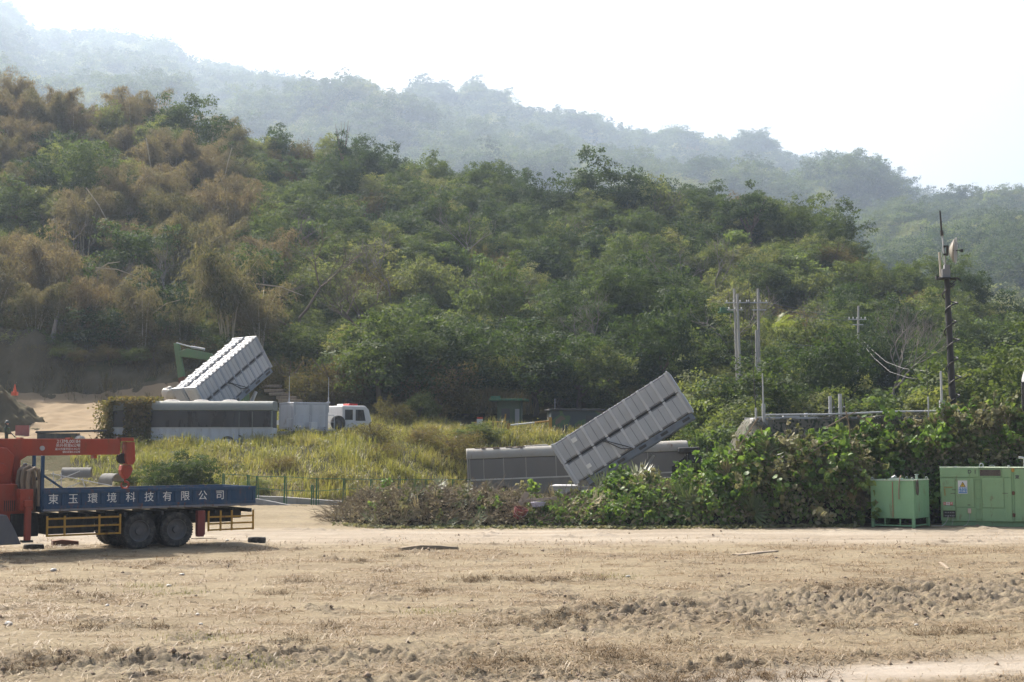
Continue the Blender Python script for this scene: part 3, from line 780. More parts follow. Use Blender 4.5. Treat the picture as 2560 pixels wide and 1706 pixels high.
# a few living tufts
tufts = [(450, 1478), (380, 1463), (600, 1655), (640, 1650), (1080, 1522), (520, 1588), (1540, 1440)]
XX, YY = [], []
for px, py in tufts:
    Yc = CAM_H / ((py - 1100) / F_PX) ; xc = (px - 1280) * Yc / F_PX; m = 260
    XX.append(xc + rng.normal(size=m) * .42); YY.append(Yc + rng.normal(size=m) * .35)
XX, YY = np.concatenate(XX), np.concatenate(YY); zb_ = clear_z(XX, YY)[0]
blades('green_grass', XX, YY, zb_, rng.uniform(0.02, 0.10, len(XX)), np.full(len(XX), .009), rng.uniform(0.4, 1.4, len(XX)), leaf_mat('young_grass', [(0.11, 0.125, 0.045), (0.17, 0.17, 0.06), (0.25, 0.20, 0.10)], .3), rng, label='sparse young grass sprouting between the straw')
# dark mats of dead roots and grass along the small scarps
mats = [(1330, 1555, 1.5), (1420, 1540, .8), (1500, 1515, .5), (1560, 1500, .7), (1690, 1505, .5), (2080, 1467, .9), (2170, 1462, .5), (2240, 1470, .8), (2390, 1512, .4), (1310, 1446, 1.4), (1385, 1450, .7), (1500, 1446, .5), (180, 1452, .8), (120, 1470, .6), (240, 1488, .7), (1200, 1447, .6), (1160, 1450, .5), (760, 1450, .7), (560, 1405, .5), (400, 1408, .5), (150, 1642, 1.2), (60, 1660, .8), (230, 1565, .8), (400, 1560, .6), (740, 1600, .5), (820, 1560, .4), (1300, 1652, 1.2), (1180, 1668, .8), (1530, 1640, .5), (1600, 1650, .6), (2100, 1562, .7), (1870, 1560, .5), (2390, 1572, .8), (2300, 1580, .5), (1000, 1390, .5), (900, 1400, .4), (1680, 1700, .9), (1820, 1690, 1.2), (1960, 1680, 1.0), (1600, 1702, .7), (700, 1480, .5), (1080, 1470, .6), (1700, 1600, .7), (1500, 1620, .6)]
XX, YY, SZ = [], [], []
for px, py, wd in mats:
    Yc = CAM_H * F_PX / (py - 1100); xc = (px - 1280) * Yc / F_PX; m = int(330 * wd)
    u_ = rng.normal(size=m * 3) * wd * .45; v_ = rng.normal(size=m * 3) * .30; g_ = fbm((xc + u_) / .28, (Yc + v_) / .22, 19, 3) > .12; XX.append((xc + u_)[g_]); YY.append((Yc + v_)[g_])
XX, YY = np.concatenate(XX), np.concatenate(YY)
blades('dead_grass_mats', XX, YY, clear_z(XX, YY)[0] + .02 + rng.random(len(XX)) ** 2 * .07, rng.uniform(.04, .12, len(XX)), np.full(len(XX), .011), rng.uniform(1.2, 4.0, len(XX)), leaf_mat('dead_root_mat', [(.055, .04, .027), (.10, .07, .043), (.16, .115, .07), (.04, .03, .022)], .1, rough=.95, spec=.02, patch=2.0, tr_tint=(1, 1, 1)), rng, label='dark mats of dead grass and roots along the small scarps of the clearing')
# dry scrubby grass on the left cut bank
n = 16000; Y = rng.uniform(104.3, 112, n); PX = rng.uniform(-60, 640, n); X = (PX - 1280) * Y / F_PX; keep = rng.random(n) < sstep(-.3, .4, fbm(X / 2, Y / 2, 88, 3)); X, Y = X[keep], Y[keep]
blades('bank_grass', X, Y, terrain(X, Y) + .1, rng.uniform(.25, .9, len(X)), rng.uniform(.02, .05, len(X)), rng.uniform(.2, 1.6, len(X)), leaf_mat('bank_grass_blade', [(.07, .065, .03), (.11, .092, .045), (.15, .12, .065)], .3), rng, label='dry scrubby grass on the cut bank at the left')
# loose clods and crumbs of earth
n = 16000
Y = 18 + 36 * rng.random(n) ** 1.4; X = rng.uniform(-0.40, 0.40, n) * Y
zb_, ru_, sc_, tr_ = clear_z(X, Y)
keep = rng.random(n) < np.clip(0.04 + 0.8 * ru_ + 0.55 * sc_, 0, 1); X, Y, zb_ = X[keep], Y[keep], zb_[keep]; n = len(X)
ico = np.array([(1, 0, 0), (-1, 0, 0), (0, 1, 0), (0, -1, 0), (0, 0, 1), (0, 0, -1)], float); icf = np.array([(0, 2, 4), (2, 1, 4), (1, 3, 4), (3, 0, 4), (2, 0, 5), (1, 2, 5), (3, 1, 5), (0, 3, 5)])
s = (0.012 + 0.055 * rng.random(n) ** 4.0)
V = np.stack([X, Y, zb_], 1)[:, None, :] + ico[None] * (s[:, None, None]) * rng.uniform(0.5, 1.3, (n, 6, 1))
CLOD = paint('earth_clod', (0.25, 0.195, 0.145), rough=1, dirt=(0.16, 0.125, 0.095), dirt_amt=0.7, scale=4, streak=False, spec=0.05)
tag(link_mesh('earth_clods', np_mesh('earth_clods', V.reshape(-1, 3), (icf[None] + np.arange(n)[:, None, None] * 6).reshape(-1, 3)), CLOD), 'loose earth clods on the churned strip', kind='stuff')

# broad leafed weeds woven through the grass
n = 42000
Y = 67.8 + 30 * rng.random(n); PX = rng.uniform(330, 1750, n); X = (PX - 1280) * Y / F_PX
pt_ = fbm(X / 2.2, Y / 2.2, 97, 3); keep = (rng.random(n) < sstep(0.0, .55, pt_)) & (Y > np.interp(PX, PXC, N_Y[0]) + .8); X, Y, pt_ = X[keep], Y[keep], pt_[keep]
P = np.stack([X, Y, terrain(X, Y) + rng.random(len(X)) * (.25 + .9 * np.clip(pt_, 0, .6))], 1)
V, Fc = leaf_quads(P, unit(rng.normal(size=P.shape) * .8 + np.array([0, 0, .6])), .15 * rng.uniform(.5, 1.4, len(P)), .5, rng)
tag(link_mesh('weeds', np_mesh('weeds', V, Fc), leaf_mat('weed_leaf_mixed', [(.06, .07, .026), (.11, .12, .042), (.15, .145, .06), (.12, .10, .05)], .35)), 'brown and olive weeds woven through the tall grass', kind='stuff')
# ---- shrubs on the terrace and slope, each its own
for (px, py, Y, s, kind, lab) in (
    (1130, 1085, 85, 0.80, 'scrub', 'big dark brown thorny bush left of the front bus roof'),
    (1060, 1095, 86, 0.6, 'scrub', 'dark brown thorny bush second from the front bus'),
    (1190, 1070, 90, 0.5, 'olive', 'olive bush behind the thorny one beside the front bus'),
    (985, 1040, 96, 0.6, 'scrub', 'dry brown bush just right of the white truck cab'),
    (930, 1075, 83, 0.62, 'scrub', 'low brown bush in the grass under the white truck cab'),
    (1050, 1030, 99, 0.5, 'olive', 'vine covered mound of shrub on the terrace'),
    (1260, 1075, 92, 0.24, 'olive', 'low olive bush in front of the guard booth'),
    (1330, 1085, 90, 0.28, 'scrub', 'low dry bush between guard booth and camouflage hut'),
    (1420, 1085, 92, 0.24, 'olive', 'weedy bush in front of the camouflage painted hut'),
    (1100, 980, 103, 1.25, 'scrub', 'domed vine mound behind the terrace bushes'),
    (760, 980, 103, 0.8, 'scrub', 'brown dry bush behind the grey shelter'),
    (830, 960, 104, 1.15, 'scrub', 'tall brown tangle behind the white truck cab'),
    (720, 960, 106, 1.0, 'scrub', 'brown scrub above the earth steps'),
    (950, 940, 104, 1.35, 'dark', 'dark overhanging shrub behind the white truck'),
    (1040, 950, 105, 1.3, 'dark', 'black green shrub with hanging vines above the terrace'),
    (1160, 960, 106, 1.3, 'dark', 'dark shrub left of the guard booth'),
    (1220, 950, 107, 1.2, 'olive', 'olive shrub over the guard booth roof'),
    (1340, 960, 108, 1.3, 'dark', 'dark shrub between the booth and the hut'),
    (1450, 960, 108, 1.25, 'olive', 'green shrub hanging over the camouflage hut'),
    (1760, 1085, 80, 1.0, 'light', 'leafy green bush right of the front launcher tip'),
    (1830, 1075, 84, 1.1, 'olive', 'rounded bush left of the net edge'),
    (1700, 1050, 90, 1.1, 'light', 'bright leafed bush behind the front launcher tip'),
    (1790, 1010, 92, 1.25, 'olive', 'tall olive bush behind the front launcher'),
    (1900, 1010, 90, 1.25, 'dark', 'dark round bush behind the two whip aerials'),
    (2000, 1000, 90, 1.2, 'olive', 'olive bush behind the net, left of the vent tubes'),
    (2110, 1000, 90, 1.2, 'olive', 'olive bush behind the four vent tubes'),
    (2230, 990, 88, 1.25, 'light', 'bright bush between vent tubes and mast'),
    (2330, 960, 88, 1.35, 'light', 'sunlit leafy bush left of the black mast'),
    (2440, 930, 86, 1.5, 'olive', 'dense olive bush right of the black mast'),
    (2540, 900, 86, 1.7, 'dark', 'large dark tree at the right picture edge beside the dish'),
    (2500, 990, 84, 1.2, 'light', 'leafy bush under the grey dish'),
    (430, 1205, 68.3, 0.42, 'dark', 'low dark green bush behind the truck bed, left of a pair'),
    (500, 1210, 68.1, 0.40, 'dark', 'low dark green bush behind the truck bed, right of a pair'),
    (330, 1170, 71, 0.35, 'olive', 'small weedy bush behind the crane hook'),
    (700, 1120, 74, 0.35, 'scrub', 'brown weed clump high on the grass slope'),
    (840, 1160, 71, 0.35, 'scrub', 'brown weed clump in the middle of the grass slope'),
    (960, 1110, 80, 0.4, 'scrub', 'brown weed clump at the top of the grass slope'),
    (640, 1190, 69, 0.3, 'olive', 'green weed clump behind the rail fence'),
    (760, 1290, 65.0, 0.26, 'scrub', 'dry weeds in front of the low retaining wall'),
):
    x, y = at_px(px, Y); plant(kind, x, y, s, rg, s * (0.62 if Y < 96 and s < .9 and 'pair' not in lab else 0.9), lab, z=tz(x, y) if Y > 66 else 0)
for (px, Y, n) in ((1210, 104, 5), (1270, 105, 5), (560, 108, 4), (1120, 106, 4), (1760, 108, 4), (1860, 110, 3), (2080, 104, 3)):
    for i in range(n):
        x, y = at_px(px + rg.uniform(-45, 45), Y + rg.uniform(-2, 3))
        lab = 'tall straw coloured reeds ' + {1210: 'left of the guard booth', 1270: 'behind the guard booth', 560: 'behind the raised launcher on the left', 1120: 'on the bank right of the white truck', 1760: 'behind the front launcher', 1860: 'at the foot of the paired poles', 2080: 'at the foot of the single pole'}[px]
        t = thing('reed_tuft', lab, 'reeds', (x, y, tz(x, y) + 0.6), rg.uniform(0, 6), lab + ' group'); t.scale = (1.1,) * 3
        link_mesh('blades', rg.choice(REEDS), None, t)
# bare trees
bx, by = at_px(760, 118); bare_tree('bare_tree', 'leafless dark tree with flat spreading crooked branches right of the bamboo', (bx, by, tz(bx, by)), 4, 4.2, 1.0, 0.2, BARK, flat=0.55)
bx, by = at_px(880, 119); bare_tree('bare_tree', 'second leafless flat branched tree, lower and further right', (bx, by, tz(bx, by)), 9, 3.6, 1.0, 0.17, BARK, flat=0.6)
bx, by = at_px(2210, 108); bare_tree('bare_tree', 'bare grey tree with many fine twigs right of the single crossarm pole', (bx, by, tz(bx, by)), 15, 3.3, 0.8, 0.15, PALEBARK, flat=0.1, depth=6)
protos_b = []
for i in range(3):
    o = bare_tree('bare_tree', 'x', (0, 0, 0), 30 + i, 2.6, 0.9, .10, PALEBARK, flat=.15, depth=5); protos_b.append((o.children[1].data, o.children[0].data))
    for c in list(o.children) + [o]: bpy.data.objects.remove(c)
for i, (px, Y) in enumerate(((1270, 128), (1520, 118), (1690, 140), (980, 135), (1790, 150), (2290, 120), (1160, 150), (1650, 186), (2020, 132), (730, 150), (1400, 170), (2180, 122), (420, 118), (250, 116), (120, 120), (1850, 116))):
    x, y = at_px(px, Y); o = thing('bare_tree', 'small leafless grey twiggy tree ' + zone(px, Y), 'tree', (x, y, tz(x, y) + 1.2), rg.uniform(0, 6)); o.scale = (rg.uniform(.8, 1.3),) * 3
    b_, t_ = rg.choice(protos_b); link_mesh('branches', b_, None, o); link_mesh('trunk', t_, None, o)
# leaning dead trunk in front of the bamboo
a = W(122, 905, 109); b = W(140, 800, 109.5)
t = thing('dead_trunk', 'pale brown bare trunk leaning at the foot of the bamboo', 'tree trunk', a)
MB().tube([Vector((0, 0, -1)), (b - a) * .5, b - a], [.24, .2, .13], 9).build('trunk', PALEBARK, t, True)
# long pale fallen and leaning canes among the bamboo
for (x0, y0, x1, y1, Y, lab) in ((240, 670, 345, 693, 112, 'pale broken cane lying level among the bamboo, lower of two'), (240, 678, 300, 655, 112, 'pale broken cane lying level among the bamboo, upper of two'),
    (380, 785, 450, 750, 111, 'short pale cane leaning low left of the raised launcher'), (215, 470, 275, 565, 125, 'pale cane leaning in the middle of the bamboo'),
    (640, 710, 760, 740, 111, 'pale cane bending out right of the tall bamboo culms'), (365, 345, 395, 540, 150, 'thin pale upright cane in the upper bamboo'), (580, 370, 560, 450, 150, 'pale forked cane above the launcher')):
    p, q = W(x0, y0, Y), W(x1, y1, Y)
    o = MB().tube([p, p.lerp(q, .5) + Vector((0, 0, .25)), q], [.06, .05, .03], 6).build('bamboo_cane', CULM, None, True); tag(o, lab, 'cane')
# ------------------------------------------------------------------ materials for made things
BLUE = paint('blue_paint', (0.020, 0.060, 0.125), rough=0.6, dirt=(0.16, 0.14, 0.12), dirt_amt=0.4, rust=0.35, spec=0.3)
RED = paint('red_paint', (0.33, 0.055, 0.028), rough=0.6, dirt=(0.15, 0.08, 0.06), dirt_amt=0.55, rust=0.4, spec=0.3)
YELLOW = paint('yellow_paint', (0.42, 0.23, 0.03), rough=0.6, dirt=(0.14, 0.10, 0.07), dirt_amt=0.6, rust=0.4)
BLACKM = paint('black_steel', (0.022, 0.022, 0.022), rough=0.7, dirt=(0.12, 0.10, 0.08), dirt_amt=0.5)
RUBBER = paint('tyre_rubber', (0.035, 0.034, 0.033), rough=0.9, dirt=(0.17, 0.15, 0.125), dirt_amt=0.8, scale=3, streak=False, spec=0.15)
RIM = paint('wheel_rim', (0.10, 0.10, 0.10), rough=0.7, dirt=(0.16, 0.13, 0.11), dirt_amt=0.7, scale=3, streak=False)
RUST = paint('rusty_steel', (0.15, 0.07, 0.04), rough=0.9, dirt=(0.08, 0.05, 0.035), dirt_amt=0.7, scale=4, streak=False)
GREYP = paint('grey_paint', (0.42, 0.43, 0.445), rough=0.55, dirt=(0.22, 0.205, 0.19), dirt_amt=0.45, scale=0.9, rust=0.05)
GREYL = paint('grey_canister', (0.52, 0.53, 0.54), rough=0.6, dirt=(0.30, 0.29, 0.27), dirt_amt=0.35, scale=0.8, rust=0.05)
GREYD = paint('dark_grey_gap', (0.05, 0.052, 0.055), rough=0.8, dirt_amt=0.2)
WHITE = paint('white_paint', (0.62, 0.62, 0.62), rough=0.5, dirt=(0.35, 0.32, 0.28), dirt_amt=0.3)
LETTER = paint('white_lettering', (0.75, 0.75, 0.72), rough=0.6, dirt=(0.35, 0.33, 0.3), dirt_amt=0.25, bump=0)
HOSE = paint('canvas_hose', (0.24, 0.19, 0.14), rough=0.9, dirt=(0.12, 0.10, 0.08), dirt_amt=0.6, scale=3)
GGREEN = paint('pale_green_paint', (0.235, 0.385, 0.20), rough=0.5, dirt=(0.20, 0.26, 0.13), dirt_amt=0.45, scale=1.2, rust=0.12)
GGREEN2 = paint('green_tank_paint', (0.22, 0.40, 0.21), rough=0.5, dirt=(0.26, 0.42, 0.24), dirt_amt=0.6, scale=0.8, rust=0.05)
OLIVE = paint('military_green', (0.055, 0.085, 0.045), rough=0.7, dirt=(0.15, 0.13, 0.10), dirt_amt=0.4)
CONC = paint('weathered_concrete', (0.33, 0.32, 0.30), rough=0.9, dirt=(0.16, 0.15, 0.13), dirt_amt=0.6, scale=1.5, bump=0.4)
WOOD = paint('grey_wood', (0.27, 0.215, 0.155), rough=0.9, dirt=(0.13, 0.10, 0.075), dirt_amt=0.6, scale=3, bump=0.5)
GREENM = paint('green_fence_paint', (0.03, 0.12, 0.055), rough=0.6, dirt_amt=0.4, rust=0.15)
STEEL = paint('galvanised_steel', (0.42, 0.43, 0.44), rough=0.5, metal=0.2, dirt=(0.25, 0.24, 0.22), dirt_amt=0.4)
def glass(name, c, rough=0.15):
    if name in _mats: return _mats[name]
    m, nt, out = node_mat(name); p = N(nt, 'ShaderNodeBsdfPrincipled')
    n1 = noise_tex(nt, 1.2, 6, stretch=(1, 1, .3)); base = mixrgb(nt, ramp(nt, n1, [(.35, 0.), (.8, .35)]), c, (0.13, 0.125, 0.12)); nt.links.new(base, p.inputs['Base Color'])
    nt.links.new(ramp(nt, n1, [(.3, rough), (.7, min(1, rough + .4))]), p.inputs['Roughness']); p.inputs['Specular IOR Level'].default_value = .5
    nt.links.new(p.outputs[0], out.inputs[0]); _mats[name] = m; return m
GLASSD = glass('dark_glass', (0.018, 0.02, 0.024)); GLASSDUST = glass('dusty_glass', (0.15, 0.14, 0.13), .35)

def text_mesh(name, body, size, mat, parent, loc, rot=(math.pi / 2, 0, 0), align='CENTER', ext=0.004, sx=1.0, bold=0.0):
    cu = bpy.data.curves.new(name, 'FONT'); cu.body = body; cu.size = size; cu.align_x = align; cu.align_y = 'CENTER'; cu.extrude = ext; cu.resolution_u = 3; cu.offset = bold
    cu.materials.append(mat); tmp = bpy.data.objects.new(name, cu); C.objects.link(tmp)
    me = bpy.data.meshes.new_from_object(tmp); bpy.data.objects.remove(tmp); bpy.data.curves.remove(cu); me.name = name
    o = bpy.data.objects.new(name, me); C.objects.link(o)
    if not me.materials: me.materials.append(mat)
    o.parent = parent; o.location = loc; o.rotation_euler = rot; o.scale = (sx, 1, 1)
    return o

# ---- wheel: tyre with tread blocks (ring relief) and a dished rim
def wheel_meshes(R_, w, dual=False):
    n = 40; prof = [(R_ * .60, -w * .42), (R_ * .66, -w * .5), (R_ * .80, -w * .53), (R_ * .93, -w * .5), (R_ * .985, -w * .36), (R_, -w * .2), (R_, w * .2), (R_ * .985, w * .36), (R_ * .93, w * .5), (R_ * .8, w * .53), (R_ * .66, w * .5), (R_ * .60, w * .42)]
    t = MB().lathe(prof, 'y', n=n)
    for k in range(n):      # tread lugs on both shoulders
        for sg in (-1, 1):
            a = 6.283 * (k + .25 * sg) / n; M = Matrix.Rotation(-a, 4, 'Y')
            t.box(-R_ * .045, R_ * .045, sg * w * .16, sg * w * .46, R_ * .97, R_ * 1.004, M)
    r = MB().lathe([(R_ * .61, -w * .43), (R_ * .59, -w * .46), (R_ * .56, -w * .40), (R_ * .53, -w * .12), (R_ * .42, -w * .06), (R_ * .30, -w * .10), (R_ * .22, -w * .10), (R_ * .20, -w * .34), (R_ * .10, -w * .38), (0.001, -w * .38)], 'y', n=32)
    for k in range(8):
        a = 6.283 * k / 8; r.cyl((math.cos(a) * R_ * .34, -w * .17, math.sin(a) * R_ * .34), (math.cos(a) * R_ * .34, -w * .05, math.sin(a) * R_ * .34), R_ * .03, n=6)
    return t, r
def add_wheel(parent, loc, R_, w, rz=0.0, tm=None, rm=None, flip=False):
    wl = bpy.data.objects.new('wheel', None); C.objects.link(wl); wl.parent = parent; wl.location = loc; wl.rotation_euler = (0, 0, rz + (math.pi if flip else 0))
    t, r = wheel_meshes(R_, w); t.build('tyre', tm or RUBBER, wl, True); r.build('rim', rm or RIM, wl, True)
    return wl

# ------------------------------------------------------------------ crane truck (left), local x runs to the tail, y away from the camera
TA = R(38)
ct = thing('crane_truck', 'blue flatbed lorry with red loader crane and white lettering on its side', 'truck', (-13.85, 43.0, 0.07), TA)
bw = 2.4; x0, x1 = -.40, 6.72
# bed
MB().box(x0 + .02, x1 - .02, .07, bw - .07, 1.26, 1.33).build('bed_floor', WOOD, ct)
sg = MB().box(x0, x1, 0, .05, 1.34, 1.89)
g = sg.build('side_gate', BLUE, ct, bevel=.008)
fr = MB().box(x0, x1, -.035, -.002, 1.79, 1.90).box(x0, x1, -.035, -.002, 1.33, 1.43).build('gate_rail', BLUE, g, bevel=.008)
b_x = [x0 + .614 * i for i in range(11)] + [x1 - .06]
pm_ = None
for i, bx in enumerate(b_x):
    mb = MB().box(-.055, .055, -.033, -.003, 1.432, 1.788)
    if pm_ is None: o = mb.build('rib', BLUE, g, bevel=.01); pm_ = o
    else: o = pm_.copy(); C.objects.link(o); o.parent = g
    o.location = (bx + .03 if i == 0 else bx, 0, 0)
for i, ch in enumerate('東玉環境科技有限公司'):
    text_mesh('lettering', ch, .33, LETTER, g, (x0 + .614 * (i + .5), -.004, 1.61), ext=.003)
fg = MB().box(x0, x1, bw - .05, bw, 1.34, 1.89).build('side_gate', BLUE, ct)
MB().box(x1 - .05, x1 - .001, .06, bw - .06, 1.34, 1.89).build('tail_gate', BLUE, ct)
hb_ = MB().box(x0, x0 + .05, .06, bw - .06, 1.24, 1.95)
for yy0 in (.03, bw * .33, bw * .66, bw - .1): hb_.box(x0 - .06, x0 + .03, yy0, yy0 + .11, 1.3, 2.95 if yy0 < 1 else 2.7)
hb_.bar((x0 + .02, .08, 2.35), (x0 + .62, .08, 1.94), .06).box(x0 - .05, x0 + .02, .14, bw - .1, 2.2, 2.3)
hb_.build('headboard', BLUE, ct, bevel=.008)
MB().box(x0, x1, -.01, .06, 1.27, 1.327).box(x0, x1, bw - .06, bw, 1.13, 1.2).build('bed_sill', paint('faded_sill', (.20, .22, .27), dirt_amt=.5, rust=.5), ct, bevel=.006)
ch_ = MB().box(-5.5, x1 - .15, .72, .84, .82, 1.12).box(-5.5, x1 - .15, bw - .84, bw - .72, .82, 1.12)
for k in range(12): ch_.box(x0 + .1 + k * .62, x0 + .2 + k * .62, .05, bw - .05, 1.04, 1.16)
ch_.build('chassis', BLACKM, ct)
ub = MB().box(-.2, 1.35, .35, 1.1, .55, 1.05).box(-1.2, -.35, .5, 1.9, .5, 1.2).box(.2, 1.2, 1.3, 2.1, .5, 1.0).box(4.75, 6.3, .8, 1.6, .7, 1.0)
ub.cyl((1.5, .55, .8), (1.95, .55, .8), .2, n=14).cyl((-.3, 1.2, .62), (4, 1.2, .62), .07, n=8).build('underbody_box', BLACKM, ct, bevel=.02)
# wheels (dual tandem)
for s_ in (2.70, 3.96):
    for yy0, fl in ((.17, False), (bw - .17, True)): add_wheel(ct, (s_, yy0, .56), .56, .28, flip=fl)
    for yy0, fl in ((.52, False), (bw - .52, True)): add_wheel(ct, (s_, yy0, .56), .56, .28, flip=fl)
    MB().cyl((s_, .3, .52), (s_, bw - .3, .52), .09, n=10).cyl((s_, 1.0, .52), (s_, 1.4, .52), .22, n=14).build('axle', BLACKM, ct, True)
for yy0, fl in ((.17, False), (bw - .17, True)): add_wheel(ct, (-3.9, yy0, .52), .525, .28, flip=fl)
# side guards
def guard(xa, xb, za, zb, zr, posts, z2=0):
    mb = MB()
    for z in zr: mb.bar((xa, -.03, z), (xb, -.03, z + z2), .04, .055)
    for px_ in posts:
        f = (px_ - xa) / (xb - xa); mb.box(px_ - .03, px_ + .03, -.055, -.012, za + z2 * f, zb)
    return mb.build('side_guard', YELLOW, ct, bevel=.006)
guard(-.28, 2.02, .50, 1.12, (.53, .79, 1.04), (-.28, .26, 1.35, 2.02))
guard(5.02, 6.66, .46, 1.12, (.50, .70, .92), (5.02, 5.45, 5.85, 6.63))
for xx, n_ in ((4.78, 1),):
    MB().box(xx - .13, xx + .13, -.03, .16, .36, 1.14).box(xx - .10, xx + .10, -.02, .2, .3, .36).build('rear_outrigger', paint('dull_red', (.20, .035, .03), dirt_amt=.3), ct, bevel=.01)
for k in range(9): MB().cyl((x0 + .5 + k * .62, -.012, 1.02), (x0 + .5 + k * .62, -.012, 1.16), .012, n=6).build('tie_hook', BLACKM, ct)
# crane
MB().prism([(-1.62, .75), (-.72, .75), (-.72, 1.9), (-.95, 1.9), (-1.02, 2.1), (-1.62, 2.1)], .55, 1.85).build('crane_base', RED, ct, bevel=.03)
MB().box(-1.06, -.66, .12, .5, 1.3, 1.95).box(-.92, -.80, .09, .12, 1.5, 1.7).build('valve_box', RED, ct, bevel=.02)
MB().prism([(-1.95, 1.9), (-1.12, 1.9), (-1.05, 2.5), (-1.0, 2.95), (-1.25, 3.2), (-1.9, 3.25)], .86, 1.54).box(-1.0, -.76, 1.02, 1.4, 1.95, 2.95).build('crane_column', RED, ct, bevel=.03)
MB().lathe([(.001, -.08), (.17, -.08), (.19, -.02), (.19, .1)], 'y', (-1.45, .82, 2.55), 20).build('winch_drum', RED, ct, True)
bm_ = MB().prism([(-2.25, 2.98), (-1.75, 3.47), (2.42, 3.46), (2.42, 2.96), (-.55, 2.94), (-.9, 2.72), (-1.35, 2.6), (-2.2, 2.6)], 1.02, 1.38)
boom = bm_.build('boom', RED, ct, bevel=.02)
MB().box(-.8, -.7, 1.0, 1.4, 3.47, 3.50).box(.75, .85, 1.0, 1.4, 3.47, 3.5).box(1.58, 1.66, 1.05, 1.35, 2.84, 2.95).build('boom_bracket', RED, boom)
MB().cyl((-.12, .96, 3.17), (-.12, 1.02, 3.17), .075, n=14).build('boom_lamp', STEEL, boom, True)
MB().tube([(-1.5, .99, 3.12), (-1.42, .95, 2.95), (-1.25, .93, 2.84), (-1.05, .95, 2.82)], .045, 8).build('coiled_hose', STEEL, boom, True)
tip = MB().box(2.44, 2.86, .98, 1.42, 3.38, 3.5).prism([(2.62, 3.36), (2.9, 3.36), (2.93, 2.75), (2.85, 2.63), (2.66, 2.63), (2.6, 2.8)], 1.0, 1.4).build('boom_tip', RED, ct, bevel=.015)
pl = MB()
for k in range(3): pl.cyl((2.50, 1.08 + k * .1, 3.36), (2.58, 1.08 + k * .1, 2.7), .012, n=6)
pl.lathe([(.001, -.06), (.17, -.06), (.14, 0), (.17, .06), (.001, .06)], 'y', (2.55, 1.2, 2.83), 18).box(2.36, 2.9, 1.0, 1.4, 3.51, 3.545).build('sheave', BLACKM, tip)
MB().prism([(2.53, 2.62), (2.82, 2.62), (2.88, 2.46), (2.82, 2.32), (2.71, 2.18), (2.63, 2.18), (2.51, 2.32), (2.48, 2.46)], 1.06, 1.34).build('hook_block', RED, ct, bevel=.02)
hk = [(2.67 + .13 * math.sin(a) * (1 if a > 0 else 1), 1.2, 1.98 - .11 * math.cos(a)) for a in np.linspace(math.pi, -math.pi * .72, 14)]
MB().tube([(2.67, 1.2, 2.2), (2.67, 1.2, 2.12)] + hk, [.035, .035] + [.038 - .014 * i / 13 for i in range(14)], 8).build('hook', RED, ct, True)
for z, s_, tx in ((3.375, .125, '213ML00184'), (3.25, .105, '吊升荷重6公噸'), (3.135, .072, '最大作業半徑15.9公尺'), (3.045, .064, '額定荷重0.35公噸')):
    text_mesh('lettering', tx, s_ * 1.15, LETTER, boom, (1.10, 1.015, z), align='RIGHT', ext=.002)
# front outrigger and fittings beside the cab
MB().box(-.98, -.72, -.05, .14, 1.42, 1.62).box(-.94, -.76, -.03, .12, .42, 1.46).build('front_outrigger', RED, ct, bevel=.015)
MB().box(-1.0, -.7, -.06, .2, .36, .42).build('outrigger_foot', BLACKM, ct)
lv = MB()
for k in range(6): lv.cyl((-1.5 + k * .06, .2, 1.3), (-1.52 + k * .06, .12, 1.62), .012, n=6)
lv.build('control_lever', BLACKM, ct)
MB().prism([(-1.95, .32), (-1.05, .32), (-1.25, .75), (-1.5, 1.2), (-1.95, 1.25)], -.05, .3).build('mud_guard', paint('grey_mudguard', (.12, .12, .13)), ct, bevel=.02)
# cab, just outside the frame
cab = MB().prism([(-4.9, .7), (-2.3, .7), (-2.3, 2.75), (-4.55, 2.75), (-4.95, 1.75)], 0.0, bw).build('cab', WHITE, ct, bevel=.06, seg=2)
MB().prism([(-4.6, 1.75), (-3.3, 1.75), (-3.3, 2.5), (-4.4, 2.5)], -.012, .004).build('side_window', GLASSD, ct)
MB().box(-4.9, -4.6, -.1, .1, .5, 1.0).box(-2.42, -2.3, -.02, .3, 1.0, 1.05).build('bumper', BLACKM, ct)
# hoses thrown over the headboard rack: things resting on the truck
RotT = Matrix.Translation((-13.85, 43.0, 0.02)) @ Matrix.Rotation(TA, 4, 'Z')
for i in range(7):
    xx = -.62 - .10 * (i % 2); yy0 = .18 + i * .20; top = 2.62 + .06 * math.sin(i * 2.1); ln = (1.15, .9, 1.3, 1.0, 1.25, .85, 1.2)[i]
    pts = [(xx + .14, yy0, top - ln), (xx + .16, yy0 + .02, top - .35), (xx + .10, yy0, top - .06), (xx, yy0, top), (xx - .16, yy0 + .01, top - .08), (xx - .2, yy0 + .02, top - .4), (xx - .17, yy0, top - ln * .8)]
    o = MB().tube([RotT @ Vector(p) for p in pts], .065, 8).build('hose', HOSE, None, True)
    tag(o, ('tan hose hung over the blue rack nearest the bed side', 'tan hose second from the near side of the blue rack', 'tan hose third from the near side of the blue rack', 'tan hose in the middle of the blue rack', 'tan hose third from the far side of the blue rack', 'tan hose second from the far side of the blue rack', 'tan hose hung over the blue rack at its far side')[i], 'hose')

